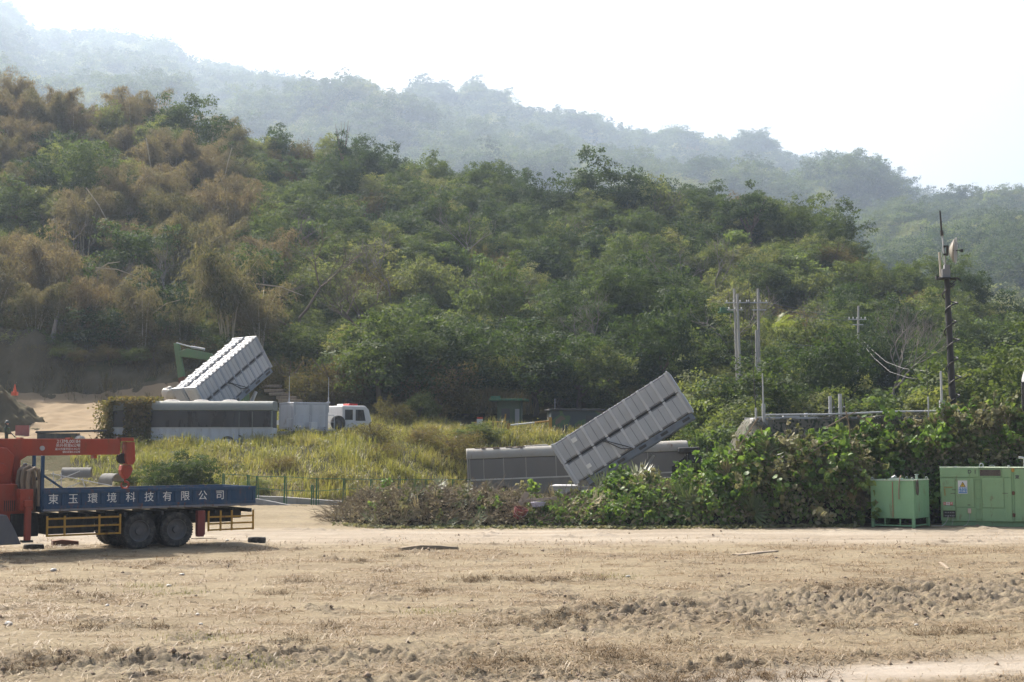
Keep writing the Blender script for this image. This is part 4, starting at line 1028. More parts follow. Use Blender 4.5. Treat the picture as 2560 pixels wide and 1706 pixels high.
# ------------------------------------------------------------------ missile launchers
def frame_matrix(o, a, w):
    a, w = Vector(a).normalized(), Vector(w).normalized(); n = a.cross(w).normalized(); w = n.cross(a)
    M = Matrix((a, w, n)).transposed().to_4x4(); M.translation = o; return M
def canister(parent, y0, z0, L, cw, chh, cols, tops=False, GREYL=None):
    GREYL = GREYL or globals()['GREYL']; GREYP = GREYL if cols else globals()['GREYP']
    """one ribbed launch canister: local x length"""
    c = MB().box(.10, L - .10, y0 + .03, y0 + cw - .03, z0 + .03, z0 + chh - .03).build('canister', paint('panel_gap_grey', (.21, .215, .23), dirt_amt=.3), parent, bevel=.01)
    nb = 8; bl = (L - .3) / nb
    rib = None; pan = None
    for i in range(nb + 1):
        xx = .15 + i * bl
        if rib is None:
            m = MB().box(-.075, .075, y0 - .012, y0 + cw + .012, z0 - .008, z0 + chh + .010); rib = m.build('rib', GREYL, c, bevel=.012); o = rib
        else: o = rib.copy(); C.objects.link(o); o.parent = c
        o.location = (xx, 0, 0)
    for i in range(nb):
        for j in range(2):
            hw = (bl / 2 - .085) / 2; xx = .15 + i * bl + (.075 + hw if j == 0 else bl / 2 + .01 + hw)
            if pan is None:
                m = MB().box(-hw, hw, y0 + .008, y0 + .029, z0 + .10, z0 + chh - .10)
                if tops: m.box(-hw + .02, hw - .02, y0 + .10, y0 + .42 * cw, z0 + chh - .032, z0 + chh + .005).box(-hw + .02, hw - .02, y0 + .58 * cw, y0 + cw - .10, z0 + chh - .032, z0 + chh + .005)
                pan = m.build('panel', GREYP, c, bevel=.01); o = pan
            else: o = pan.copy(); C.objects.link(o); o.parent = c
            o.location = (xx, 0, 0)
    for xx in (0.0, L - .10):
        MB().box(xx, xx + .10, y0 - .05, y0 + cw + .05, z0 - .02, z0 + chh + .05).build('end_flange', GREYP, c, bevel=.015)
    MB().box(-.04, -.002, y0 + .06, y0 + cw - .06, z0 + .08, z0 + chh - .04).box(L + .002, L + .04, y0 + .06, y0 + cw - .06, z0 + .08, z0 + chh - .04).build('end_cap', GREYP, c, bevel=.02)
    if tops:
        sl = MB()
        for i in range(nb):
            for j in range(2):
                for q in (.10, cw - .24): sl.box(.15 + (i + .2 + j * .5) * bl, .15 + (i + .36 + j * .5) * bl, y0 + q, y0 + q + .14, z0 + chh + .006, z0 + chh + .016)
        sl.build('lifting_slot', GREYD, c)
    return c
def launcher(label, M, L, cw, gap, chh, legs):
    t = thing('missile_launcher', label, 'missile launcher'); t.matrix_world = M
    for j in range(2):
        for k in range(2):
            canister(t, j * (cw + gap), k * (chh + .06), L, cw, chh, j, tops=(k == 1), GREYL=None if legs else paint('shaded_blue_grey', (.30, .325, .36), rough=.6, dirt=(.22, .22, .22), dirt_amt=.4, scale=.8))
    wt = 2 * cw + gap
    MB().box(.3, L - .35, .1, wt - .1, chh - .02, chh + .06).build('stacking_frame', GREYD, t)
    mb = MB().box(.55, L - .1, .05, .30, -.36, -.03).box(.55, L - .1, wt - .30, wt - .05, -.36, -.03)
    for k in range(7): mb.box(.8 + k * (L - 1.2) / 6, .98 + k * (L - 1.2) / 6, .05, wt - .05, -.30, -.06)
    mb.build('launch_rail', paint('blue_grey_rail', (.15, .18, .22), dirt_amt=.3), t, bevel=.012)
    pk = MB()
    for k in range(5): pk.box(1.1 + k * (L - 1.8) / 4, 1.5 + k * (L - 1.8) / 4, .035, .06, -.26, -.12)
    pk.build('rail_slot', GREYD, t)
    cb = MB().tube([(2.2, -.06, chh + .1), (2.5, -.12, chh - .2), (2.9, -.12, .3), (3.3, -.1, .05)], .025, 6).tube([(2.3, -.06, chh + .1), (2.7, -.10, chh - .35), (3.15, -.1, .3), (3.4, -.1, 0)], .022, 6)
    cb.build('cable', BLACKM, t, True)
    if legs:
        MB().box(1.0, 1.28, -.052, -.046, chh * 1.62, chh * 1.82).box(.95, 1.2, -.052, -.046, .35, .55).build('data_plate', LETTER, t)
    return t
# front launcher: nearly broadside, raised about 32 degrees
E1 = R(32.2); ph = R(9)
a1 = Vector((math.cos(E1) * math.cos(ph), -math.cos(E1) * math.sin(ph), math.sin(E1))); w1 = Vector((math.sin(ph), math.cos(ph), 0))
O1 = W(1439, 1213, 70.2)
L1 = launcher('grey ribbed missile launcher raised behind the cut foliage pile', frame_matrix(O1, a1, w1), 6.85, 1.14, .12, 1.12, True)
# its carrier lorry, mostly behind the pile
car = thing('launcher_truck', 'grey carrier lorry under the front launcher, half buried in cut foliage', 'truck', (O1.x - .8, O1.y + .15, 0), -ph)
MB().box(-.5, 8.2, .25, .45, .8, 1.1).box(-.5, 8.2, 1.95, 2.15, .8, 1.1).box(-.5, 6.0, .2, 2.2, 1.12, 1.22).build('chassis', GREYP, car, bevel=.01)
MB().cyl((1.2, .5, 1.2), (1.2, 1.9, 1.2), .16, n=12).cyl((3.6, 1.2, 1.2), (4.6, 1.2, 2.75), .11, n=12).box(.9, 1.5, .3, .5, 1.1, 1.5).box(.9, 1.5, 1.9, 2.1, 1.1, 1.5).build('tilt_mount', STEEL, car, bevel=.01)
for s_ in (.8, 2.1, 6.6):
    add_wheel(car, (s_, .2, .52), .52, .3); add_wheel(car, (s_, 2.2, .52), .52, .3, flip=True)
fn = MB()
for k in range(9): fn.box(5.55 + k * .09, 5.60 + k * .09, .5, 1.9, 1.5 + k * .07, 2.2 + k * .07)
fn.box(5.1, 6.3, .45, 1.95, 1.22, 1.62).build('engine_cooler', BLACKM, car)
# rear launcher: seen from its low end, raised on the terrace
a2 = Vector((.555, .60, .563)); w2 = Vector((.74, -.67, 0))
M2 = frame_matrix(W(497, 1001, 86.5), a2, Vector((.735, -.68, 0)) * -1)
# low end, near lower edge is the right hand corner
def fit_rear():
    a = Vector((.50, .65, .575)).normalized(); w = Vector((-.77, .64, 0)); w = (w - a * w.dot(a)).normalized(); return a, w
a2, w2 = fit_rear()
O2 = W(530, 1048, 86.0)
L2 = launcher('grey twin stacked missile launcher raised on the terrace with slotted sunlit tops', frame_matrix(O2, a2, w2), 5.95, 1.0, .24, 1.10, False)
c2 = thing('launcher_truck', 'grey carrier lorry under the rear launcher, hidden behind the white bus', 'truck', (O2.x - .3, O2.y + .2, tz(O2.x + 1, O2.y + 2)), math.atan2(.60, .555))
MB().box(-.5, 8, -.2, 0, .8, 1.1).box(-.5, 8, 1.6, 1.8, .8, 1.1).build('chassis', GREYP, c2)
MB().cyl((3.2, .8, 1.0), (4.2, .8, 2.9), .12, n=10).build('tilt_mount', STEEL, c2)
for s_ in (.8, 2.1, 6.4): add_wheel(c2, (s_, -.2, .52), .52, .3); add_wheel(c2, (s_, 1.9, .52), .52, .3, flip=True)

# ------------------------------------------------------------------ buses
def bus(label, M, L, body_up, body_low, glassm, panes, belt, with_roof_vents=0, rotten=False, front=None):
    t = thing('bus', label, 'bus'); t.matrix_world = M
    wdt, ht = 2.45, 2.95
    def section(z0, z1):
        return [(0, z0), (0, z1)], 0
    MB().prism([(0, .45), (0, belt), (wdt, belt), (wdt, .45)], 0, L, 'x').build('lower_body', body_low, t, bevel=.03)
    wt = 2.42
    MB().prism([(.05, belt), (.05, wt), (wdt - .05, wt), (wdt - .05, belt)], .03, L - .03, 'x').build('window_band', GREYD, t)
    rp = [(-.02, wt)] + [(.42 - .44 * math.cos(a), wt + .14 + .43 * math.sin(a)) for a in np.linspace(0, math.pi / 2, 7)]
    rp = rp + [(wdt - p, z) for p, z in reversed(rp)]
    MB().prism(rp, -.02, L + .02, 'x').build('roof', body_up, t, True, bevel=.04, seg=2)
    MB().box(-.02, L + .02, -.03, .05, belt - .05, belt + .03).build('belt_rail', paint('belt_metal', (.5, .49, .46), dirt_amt=.3), t)
    for i in range(len(panes) - 1):
        xa, xb = panes[i] * L, panes[i + 1] * L
        MB().box(xa + .03, xb - .03, -.004, .045, belt + .04, wt - .03).build('window', glassm, t, bevel=.008)
    for xx in [p * L for p in panes]: MB().box(xx - .028, xx + .028, -.012, .048, belt + .032, wt - .002).build('window_post', body_up if rotten else GREYD, t)
    for xx in (0.0, L - .09): MB().box(xx, xx + .09, -.018, .05, belt + .03, wt).build('corner_post', body_up, t, bevel=.02)
    for s_ in (1.9, L - 2.6): add_wheel(t, (s_, .12, .48), .48, .26); add_wheel(t, (s_, wdt - .12, .48), .48, .26, flip=True)
    return t
DUSTG = paint('dusty_grey_body', (0.17, 0.165, 0.155), rough=0.8, dirt=(0.27, 0.245, 0.21), dirt_amt=0.7, scale=0.8)
DUSTW = paint('dusty_pale_roof', (0.29, 0.28, 0.25), rough=0.85, dirt=(0.27, 0.235, 0.19), dirt_amt=0.8, scale=0.7, streak=False, rust=.1)
PEELW = paint('peeling_white', (0.52, 0.55, 0.58), rough=0.8, dirt=(0.27, 0.25, 0.23), dirt_amt=0.6, scale=1.5, rust=0.08)
CREAM = paint('old_cream', (0.20, 0.215, 0.195), rough=0.7, dirt=(0.25, 0.23, 0.20), dirt_amt=0.5)
p0 = W(1171, 1255, 76.0); p0.z = 0.02
bang = R(2.4)
Mb = Matrix.Translation(p0) @ Matrix.Rotation(R(2), 4, 'Z') @ Matrix.Rotation(-R(2.2), 4, 'Y')
B1 = bus('dusty abandoned grey bus with peeling roof behind the front launcher', Mb, 12.0, DUSTW, DUSTG, GLASSDUST, [.012, .075, .165, .265, .40, .56, .70, .815, .985], 1.32, rotten=True)
MB().box(11.4, 12.6, -.35, .02, 2.3, 2.62).box(11.95, 12.7, -.3, -.05, 1.75, 2.35).build('side_mirror', BLACKM, B1, bevel=.08, seg=2)
rr_ = random.Random(5); pe = MB()
for k in range(70):
    u = rr_.uniform(.4, 3.2); v = rr_.uniform(.15, 1.1); s_ = rr_.uniform(.05, .28); pe.box(u, u + s_ * 1.8, v, v + s_, 2.90 + .05 * v, 2.97 + rr_.uniform(0, .06))
tag(pe.build('roof_debris', paint('roof_mud', (.22, .17, .13), rough=1, dirt_amt=.4), B1), kind='stuff')
MB().prism([(3.0, 2.9), (3.2, 3.05), (4.4, 3.08), (4.7, 2.9)], .8, 1.7).build('roof_hatch', DUSTW, B1, bevel=.04)
ang = R(2)
p1 = W(278, 1098, 82.0)
Mb2 = Matrix.Translation((p1.x, p1.y, 2.78)) @ Matrix.Rotation(R(3), 4, 'Z')
B2 = bus('long abandoned white bus with dark windows and ivy over its left end', Mb2, 9.3, CREAM, PEELW, GLASSD, [.012, .76, .845, .985], 1.42)
MB().box(-.05, -.025, .5, 1.95, .9, 2.4).build('rear_panel', CREAM, B2, bevel=.03)
MB().box(.765 * 9.6, .765 * 9.6 + .03, -.03, .0, .5, 2.36).box(.845 * 9.6, .845 * 9.6 + .03, -.03, .0, .5, 2.36).build('door_frame', CREAM, B2)
for i, xx in enumerate((3.3, 5.0, 6.7)):
    t = MB().lathe([(.44, 0), (.48, .06), (.36, .13), (.2, .15), (.001, .15)], 'z', Mb2 @ Vector((xx, .9, 2.94)), 22).build('stone_slab', CONC, None, True)
    tag(t, ('flat round weight on the white bus roof, leftmost of three', 'flat round weight on the white bus roof, middle of three', 'flat round weight on the white bus roof, rightmost of three')[i], 'roof weight')
# ivy on its left end
rng = np.random.default_rng(77); n = 9000
P = np.zeros((n, 3)); u = rng.random(n)
side = rng.random(n) < .55
P[side] = np.c_[rng.uniform(-.15, 2.3, side.sum()), rng.uniform(-.3, .0, side.sum()), rng.uniform(.0, 3.05, side.sum())]
k = ~side; P[k] = np.c_[rng.normal(-.25, .35, k.sum()), rng.uniform(-.2, 2.4, k.sum()), rng.uniform(-.2, 3.0, k.sum())]
top = rng.random(n) < .16; P[top] = np.c_[rng.uniform(-.3, 2.6, top.sum()), rng.uniform(-.1, 2.2, top.sum()), rng.uniform(2.9, 3.25, top.sum())]
hole = (P[:, 0] > .12) & (P[:, 0] < .75) & (P[:, 2] > 1.0) & (P[:, 2] < 2.75) & (P[:, 1] < .02)
lump = fbm(P[:, 0] * 1.3 + 5, P[:, 2] * 1.1, 14, 3); P[:, 1] -= .25 * np.abs(lump) * (P[:, 1] < .05); P = P[~hole]
Vv, Fc = leaf_quads(P, unit(rng.normal(size=P.shape) + np.array([-.2, -.8, .5])), .17 * rng.uniform(.6, 1.3, len(P)), .7, rng)
iv = np_mesh('ivy', Vv, Fc); o = link_mesh('ivy_creeper', iv, G_BROWN); o.matrix_world = Mb2; tag(o, 'ivy smothering the left end of the white bus', 'ivy')
# ------------------------------------------------------------------ generator set at the right
gx = W(2352, 1313, 57.8).x; gen = thing('generator', 'large pale green generator box with warning sign and mesh grille', 'generator', (gx, 57.8, 0.0), R(-16.5))
GL, GH, GD = 5.0, 2.37, 2.0
MB().box(0.02, GL, .02, GD, .19, GH - .02).build('housing', GGREEN, gen, bevel=.015)
MB().box(.05, GL - .05, .10, GD - .1, 0, .19).build('skid_base', GGREEN, gen, bevel=.01)
MB().box(0, GL + .02, -.015, GD + .02, GH - .02, GH + .015).build('roof', paint('rusty_green_roof', (.36, .46, .32), dirt=(.35, .2, .14), dirt_amt=.7, streak=False, rust=.3), gen, bevel=.01)
def gpanel(name, zx0, zx1, zy0, zy1, proud=.02, mat=GGREEN):
    k = .0028
    return MB().box((zx0 - 1130) * k, (zx1 - 1130) * k, -proud, .018, (1030 - zy1) * k, (1030 - zy0) * k).build(name, mat, gen, bevel=.006)
gpanel('upper_panel', 1133, 1540, 190, 322, .028); gpanel('upper_panel', 1545, 1668, 190, 318, .012); gpanel('upper_panel', 1990, 2120, 190, 322, .012)
gpanel('switch_door', 1150, 1338, 335, 735, .02); gpanel('service_door', 1346, 1600, 330, 752, .026); gpanel('lower_panel', 1346, 1612, 758, 955, .012)
gpanel('access_door', 1715, 2008, 322, 756, .03); gpanel('lower_panel', 1710, 2028, 764, 955, .02); gpanel('side_panel', 2014, 2118, 328, 955, .015)
gpanel('end_door', 2152, 2600, 200, 950, .03); gpanel('hinge_strip', 2128, 2146, 205, 950, .045)
k = .0028
def gz(zy): return (1030 - zy) * k
def gxx(zx): return (zx - 1130) * k
for zy in (215, 545, 860): MB().cyl((gxx(2137), -.06, gz(zy + 28)), (gxx(2137), -.06, gz(zy - 28)), .028, n=10).box(gxx(2120), gxx(2160), -.052, -.02, gz(zy + 22), gz(zy - 22)).build('hinge', YELLOW if zy == 215 else RUST, gen)
# mesh grille
MB().box(gxx(1683), gxx(1975), .004, .0195, gz(303), gz(208)).build('grille_backing', GREYD, gen)
gr = MB()
for i in range(22):
    xa = gxx(1685) + i * (gxx(1972) - gxx(1685)) / 21
    for dxx in (-1, 1):
        za, zb2 = gz(303), gz(208); gr.bar((xa, -.008, za), (min(max(xa + dxx * .13, gxx(1685)), gxx(1972)), -.008, zb2), .007)
gr.build('grille_mesh', paint('grille_rust', (.20, .16, .13), rust=.5), gen)
fm_ = MB().box(gxx(1675), gxx(1983), -.022, .0, gz(210), gz(200)).box(gxx(1675), gxx(1983), -.022, 0, gz(311), gz(301)).box(gxx(1675), gxx(1685), -.022, 0, gz(301), gz(210)).box(gxx(1973), gxx(1983), -.022, 0, gz(301), gz(210)); fm_.build('grille_frame', GGREEN, gen)
# ladder-like recess strip
DG = paint('shaded_green', (.16, .33, .14), dirt_amt=.4)
st_ = MB().box(gxx(1612), gxx(1626), -.03, .018, gz(925), gz(362)).box(gxx(1692), gxx(1706), -.03, .018, gz(925), gz(362))
for zy in (366, 500, 640, 778, 918): st_.box(gxx(1626), gxx(1692), -.024, .018, gz(zy + 5), gz(zy - 5))
st_.build('vent_strip', GGREEN, gen, bevel=.004)
MB().tube([(gxx(1185), -.02, gz(470)), (gxx(1185), -.07, gz(470)), (gxx(1300), -.07, gz(468)), (gxx(1300), -.02, gz(468))], .014, 8).tube([(gxx(1195), -.05, gz(490)), (gxx(1198), -.05, gz(590))], .014, 8).build('door_handle', YELLOW, gen, True)
MB().box(gxx(1295), gxx(1350), -.045, -.02, gz(510), gz(500)).box(gxx(1275), gxx(1340), -.045, -.02, gz(562), gz(553)).box(gxx(1990), gxx(2065), -.05, -.03, gz(553), gz(544)).box(gxx(1508), gxx(1545), -.04, -.02, gz(728), gz(716)).build('latch', paint('old_latch', (.10, .12, .07)), gen)
# output terminal box
MB().box(gxx(1165), gxx(1338), -.10, -.02, gz(805), gz(740)).build('terminal_hood', GGREEN, gen, bevel=.01)
MB().box(gxx(1168), gxx(1338), -.03, .0, gz(905), gz(810)).build('terminal_board', GREYD, gen)
tb = MB()
for i in range(6):
    for zy in (835, 882): tb.cyl((gxx(1195 + i * 24), -.06, gz(zy)), (gxx(1195 + i * 24), -.03, gz(zy)), .02, n=8)
tb.build('terminal', STEEL, gen)
MB().box(gxx(1508), gxx(1556), -.07, -.018, gz(843), gz(772)).build('junction_box', paint('ivory_box', (.55, .45, .36)), gen, bevel=.01)
cbm = paint('cable_grey', (.42, .42, .38))
MB().tube([(gxx(1235), -.05, gz(885)), (gxx(1228), -.10, gz(930)), (gxx(1195), -.2, gz(985)), (gxx(1150), -.4, .02), (gxx(1000), -.5, .02)], .014, 6).build('cable', cbm, gen, True)
MB().tube([(gxx(1535), -.05, gz(843)), (gxx(1525), -.09, gz(930)), (gxx(1490), -.2, gz(1000)), (gxx(1440), -.5, .02)], .008, 6).tube([(gxx(1305), -.05, gz(900)), (gxx(1300), -.08, gz(960)), (gxx(1285), -.15, gz(1015))], .010, 6).build('cable', cbm, gen, True)
rg_ = MB(); cc = Vector((gxx(1715), .35, GH + .09))
rg_.tube([cc + Vector((math.cos(a) * .075, 0, math.sin(a) * .075)) for a in np.linspace(0, 6.283, 17)], .02, 8); rg_.build('lifting_ring', STEEL, gen, True)
MB().tube([(gxx(1820), .5, GH), (gxx(1830), .5, GH + .08), (gxx(1865), .5, GH + .10), (gxx(1900), .5, GH + .07), (gxx(1912), .5, GH)], .012, 6).cyl((gxx(2090), .3, GH), (gxx(2090), .3, GH + .1), .045, n=12).cyl((gxx(1355), .4, GH), (gxx(1355), .4, GH + .05), .06, n=12).build('roof_fitting', STEEL, gen, True)
MB().tube([(gxx(2315), .5, GH - .02), (gxx(2315), .5, GH + .30), (gxx(2308), .5, GH + .37), (gxx(2290), .5, GH + .40), (gxx(2232), .5, GH + .415)], .045, 12).build('exhaust_pipe', STEEL, gen, True)
# signs on it
sgn = MB().box(gxx(1380), gxx(1510), -.036, -.028, gz(562), gz(370)).build('warning_sign', WHITE, gen)
MB().box(gxx(1388), gxx(1504), -.0395, -.0365, gz(552), gz(470)).build('sign_panel', paint('sign_blue', (.04, .22, .48), dirt_amt=.2, bump=0), sgn)
tcx, tzz = gxx(1446), gz(428)
MB().prism([(tcx - .115, tzz - .095), (tcx + .115, tzz - .095), (tcx, tzz + .115)], -.0385, -.0365).build('sign_border', paint('sign_black', (.02, .02, .02), dirt_amt=0, bump=0), sgn)
MB().prism([(tcx - .085, tzz - .077), (tcx + .085, tzz - .077), (tcx, tzz + .078)], -.0405, -.039).build('sign_triangle', paint('sign_yellow', (.65, .45, .05), dirt_amt=.1, bump=0), sgn)
MB().prism([(tcx + .022, tzz + .05), (tcx - .025, tzz - .015), (tcx - .003, tzz - .012), (tcx - .022, tzz - .065), (tcx + .03, tzz - .002), (tcx + .006, tzz - .003)], -.0425, -.041).build('sign_bolt', _mats['sign_black'], sgn)
text_mesh('sign_text', '有電危險', .095, LETTER, sgn, (tcx, -.041, gz(490)), ext=.001); text_mesh('sign_text', '請勿靠近', .095, LETTER, sgn, (tcx, -.041, gz(528)), ext=.001)
REDP = paint('sign_red', (.50, .07, .04), dirt_amt=.3, bump=0)
lb = MB().box(gxx(1170), gxx(1306), -.030, -.0225, gz(730), gz(684)).build('label_plate', WHITE, gen)
MB().box(gxx(1172), gxx(1210), -.033, -.0305, gz(728), gz(686)).box(gxx(1262), gxx(1304), -.033, -.0305, gz(728), gz(686)).build('label_block', REDP, lb)
text_mesh('label_text', '出', .09, LETTER, lb, (gxx(1191), -.034, gz(707)), ext=.001); text_mesh('label_text', '線', .09, REDP, lb, (gxx(1236), -.0315, gz(707)), ext=.001); text_mesh('label_text', '處', .09, LETTER, lb, (gxx(1283), -.034, gz(707)), ext=.001)
INK = paint('stencil_ink', (.05, .06, .06), dirt_amt=.2, bump=0)
text_mesh('stencil', 'D', .20, INK, gen, (gxx(1545), -.031, gz(245)), ext=.001, bold=.006); text_mesh('stencil', '1', .20, INK, gen, (gxx(1622), -.014, gz(248)), ext=.001, bold=.006)
for ch, zx in zip('東玉環境', (2196, 2330, 2450, 2560)): text_mesh('stencil', ch, .17, INK, gen, (gxx(zx), -.032, gz(318)), ext=.001, bold=.006)

# ------------------------------------------------------------------ green tank
tk = thing('liquid_tank', 'green steel fuel tank on legs with hoses over its rim', 'tank', W(2287, 1316, 56.3) * 1, 0)
tk.location.z = 0; tk.rotation_euler = (0, R(-.6), -R(36))
TW, TD, TZ0, TZ1 = 1.80, 1.75, .36, 1.88
MB().box(-TW, 0, 0, TD, TZ0, TZ1).build('tank_body', GGREEN2, tk, bevel=.02)
rm_ = MB().box(-TW - .02, .02, -.02, .03, TZ1 - .01, TZ1 + .03).box(-TW - .02, .02, TD - .03, TD + .02, TZ1 - .01, TZ1 + .03).box(-TW - .02, .03 - TW, .03, TD - .03, TZ1 - .01, TZ1 + .03).box(-.03, .02, .03, TD - .03, TZ1 - .01, TZ1 + .03)
rm_.build('rim', paint('pale_rim', (.45, .52, .42), dirt_amt=.4), tk)
for (lx, ly) in ((-TW + .06, .06), (-.06, .06), (-TW + .06, TD - .06), (-.06, TD - .06)): MB().box(lx - .06, lx + .06, ly - .06, ly + .06, 0, TZ0 - .001).build('leg', GGREEN2, tk, bevel=.008)
MB().bar((-TW + .12, .06, .08), (-.12, .06, .08), .05).bar((-.06, .12, .08), (-.06, TD - .12, .08), .05).bar((-TW + .06, .12, .08), (-TW + .06, TD - .12, .08), .05).box(-TW * .7, -TW * .7 + .04, .04, .09, .1, TZ0 - .001).box(-TW * .35, -TW * .35 + .04, .04, .09, .1, TZ0 - .001).build('leg_brace', GGREEN2, tk)
for (lx, ly) in ((-TW + .06, .06), (-.08, .08), (-TW + .9, TD - .08), (-.06, TD - .1)):
    MB().tube([(lx + math.cos(a) * .05, ly, TZ1 + .03 + max(0, math.sin(a)) * .09) for a in np.linspace(0, math.pi, 9)], .014, 6).build('lifting_eye', STEEL, tk, True)
MB().box(-1.2, -.75, .5, .9, TZ1, TZ1 + .08).cyl((-1.1, .6, TZ1 + .08), (-.95, .6, TZ1 + .16), .06, n=10).cyl((-.3, 1.2, TZ1), (-.3, 1.2, TZ1 + .2), .05, n=10).cyl((-.3, 1.2, TZ1 + .2), (-.3, 1.2, TZ1 + .23), .08, n=10).build('pump_fitting', STEEL, tk, True)
MB().tube([(-.86, -.03, TZ1 - .05), (-.87, -.03, TZ0 + .04)], .017, 6).build('sight_tube', paint('red_tube', (.40, .16, .10)), tk, True)
TB = paint('brown_hose', (.26, .17, .12))
MB().tube([(-.75, .5, TZ1 + .06), (-.62, .3, TZ1 + .18), (-.55, .0, TZ1 + .12), (-.57, -.06, TZ1 - .1), (-.60, -.05, TZ1 - .5), (-.60, -.04, TZ1 - .75)], .022, 8).build('filler_hose', TB, tk, True)
cl_ = MB()
for q in range(4):
    r0 = .26 + .015 * q; cl_.tube([(.05 + q * .012, .22 + .09 * math.sin(a), TZ1 - .28 + r0 * math.cos(a)) for a in np.linspace(0, 6.283, 19)], .018, 6)
cl_.build('coiled_hose', paint('dark_hose', (.10, .085, .07)), tk, True)

# ------------------------------------------------------------------ net covered shelter behind the foliage wall
sh = thing('command_shelter', 'grey command shelter draped in camouflage net behind the foliage wall', 'shelter', (10.6, 61.2, 0), 0)
SL, SD, SH = 12.6, 2.6, 4.42
MB().box(0, SL, 0, SD, .9, SH).build('shelter_body', OLIVE, sh, bevel=.05)
MB().box(-.05, SL + .05, -.08, 0.02, SH - .02, SH + .08).box(-.05, SL, SD - .02, SD + .08, SH - .02, SH + .08).build('roof_edge', GREYP, sh, bevel=.01)
MB().box(-.15, .75, -.12, .7, SH - .35, SH + .02).build('roof_corner_box', paint('pale_corner', (.5, .5, .5), dirt_amt=.4), sh, bevel=.02)
MB().tube([(.4, .0, SH + .16), (3, .0, SH + .18), (6, .0, SH + .30), (9, .0, SH + .34), (12, 0, SH + .38)], .04, 8).cyl((2.2, .1, SH), (2.2, .1, SH + .25), .07, n=10).box(1.2, 1.9, .0, .3, SH + .03, SH + .2).build('roof_pipe', STEEL, sh, True)
for s_ in (2, 5.5, 9, 11): add_wheel(sh, (s_, .25, .5), .5, .3)
MB().box(0, SL, .4, 2.2, .6, .9).build('chassis', BLACKM, sh)
# the net itself: torn mesh sheet with real holes
ns, nt_ = 300, 70
U, V_ = np.meshgrid(np.linspace(-2.0, 13.2, ns), np.linspace(0, 1, nt_))
topz = 4.50 + .10 * sstep(4, 6, U) + .04 * np.sin(U * 2.2) - 3.2 * sstep(0.15, -2.0, U)
topz = np.maximum(topz, .9)
yb = np.where(V_ < .45, 63.4 - (V_ / .45) * 2.35, 61.05 - (V_ - .45) / .55 * (1.75 - 1.3 * sstep(2.5, 3.8, U)))
zb3 = np.where(V_ < .45, topz - .03, topz - ((V_ - .45) / .55) ** .85 * 2.5)
nz = fbm(U * .9, V_ * 3, 33, 4); zb3 = zb3 + .16 * nz * sstep(.3, .6, V_); yb = yb - .3 * np.abs(nz) * sstep(.4, .7, V_)
Xn = U + 10.5
me = grid_mesh('net', Xn, yb, zb3, False)
bm = bmesh.new(); bm.from_mesh(me)
h1 = noise2(np.array([f.calc_center_median().x * 9 for f in bm.faces]), np.array([(f.calc_center_median().z + f.calc_center_median().y) * 9 for f in bm.faces]), 3)
bmesh.ops.delete(bm, geom=[f for f, h in zip(list(bm.faces), h1) if h > .16], context='FACES'); bm.to_mesh(me); bm.free()
NET = leaf_mat('net_cloth', [(0.045, .045, .03), (.075, .072, .05), (.115, .105, .075), (.05, .06, .032)], .2, patch=1.2, tr_tint=(1, 1, 1))
o = link_mesh('camouflage_net', me, NET); tag(o, 'torn grey brown camouflage net hanging over the shelter roof', 'net')

# ------------------------------------------------------------------ piles of cut foliage
HX = np.array([(p - 1280) * 58.5 / F_PX for p in (800, 850, 900, 1000, 1100, 1200, 1280, 1350, 1420, 1480, 1560, 1640, 1700, 1750, 1790, 1840, 1900, 2000, 2100, 2200, 2300, 2400, 2560, 2800)])
HZ = np.array([.0, .7, 1.15, 1.3, 1.25, 1.25, 1.15, .85, .85, 1.15, 1.6, 1.7, 1.6, 1.65, 2.1, 2.5, 2.9, 3.0, 3.15, 3.4, 3.7, 4.0, 4.1, 4.1])
def heap_pt(X, t):
    X = np.asarray(X, float); t = np.asarray(t, float)
    h = np.interp(X, HX, HZ); tall = sstep(2.3, 3.3, h)
    yf = 56.6 + .7 * sstep(7, 11, X) + .25 * noise2(X * .8, X * 0 + 3.3, 4) + 2.3 * sstep(-4.5, -8, X) + 2.2 * sstep(13.6, 14.7, X)
    dep = 3.0 - 1.0 * tall - .7 * sstep(13.6, 14.7, X)
    y = yf + dep * t
    z = h * np.sin(np.clip(t, 0, 1) * math.pi / 2) ** (.75 - .25 * tall) + .16 * fbm(X * 1.4, t * 4, 8, 3) * np.minimum(h, 1.5) * sstep(0, .25, t)
    return np.stack([X, y, np.maximum(z, -.05)], -1)
def heap_normal(X, t):
    e = .03; a = heap_pt(X + e, t) - heap_pt(X - e, t); b = heap_pt(X, t + e) - heap_pt(X, t - e); n = np.cross(a, b); return unit(n)
U, T_ = np.meshgrid(np.linspace(HX[0], 23, 240), np.r_[np.linspace(0, 1, 26)])
Pq = heap_pt(U, T_); Pq[..., 1] += .12
Pq = np.concatenate([Pq, Pq[-1:] + np.array([0, 1.0, -.3]), Pq[-1:] * np.array([1, 1, 0]) + np.array([0, 1.9, -.1])], 0)
HEAPM = paint('heap_core', (.045, .04, .026), rough=1, dirt=(.07, .06, .035), dirt_amt=.7, scale=4, streak=False, bump=1.0, spec=.02)  # solid dark sheet added under the leaves to block light through the pile
tag(link_mesh('heap_light_blocker', grid_mesh('heap_light_blocker', Pq[..., 0], Pq[..., 1], Pq[..., 2]), HEAPM), 'solid dark core added under the long pile of cut branches to block light', kind='stuff')
BIGG = leaf_mat('broad_leaf', [(.045, .085, .024), (.085, .15, .04), (.14, .215, .06), (.19, .245, .085)], .40, rough=.5, spec=.2, patch=.6)
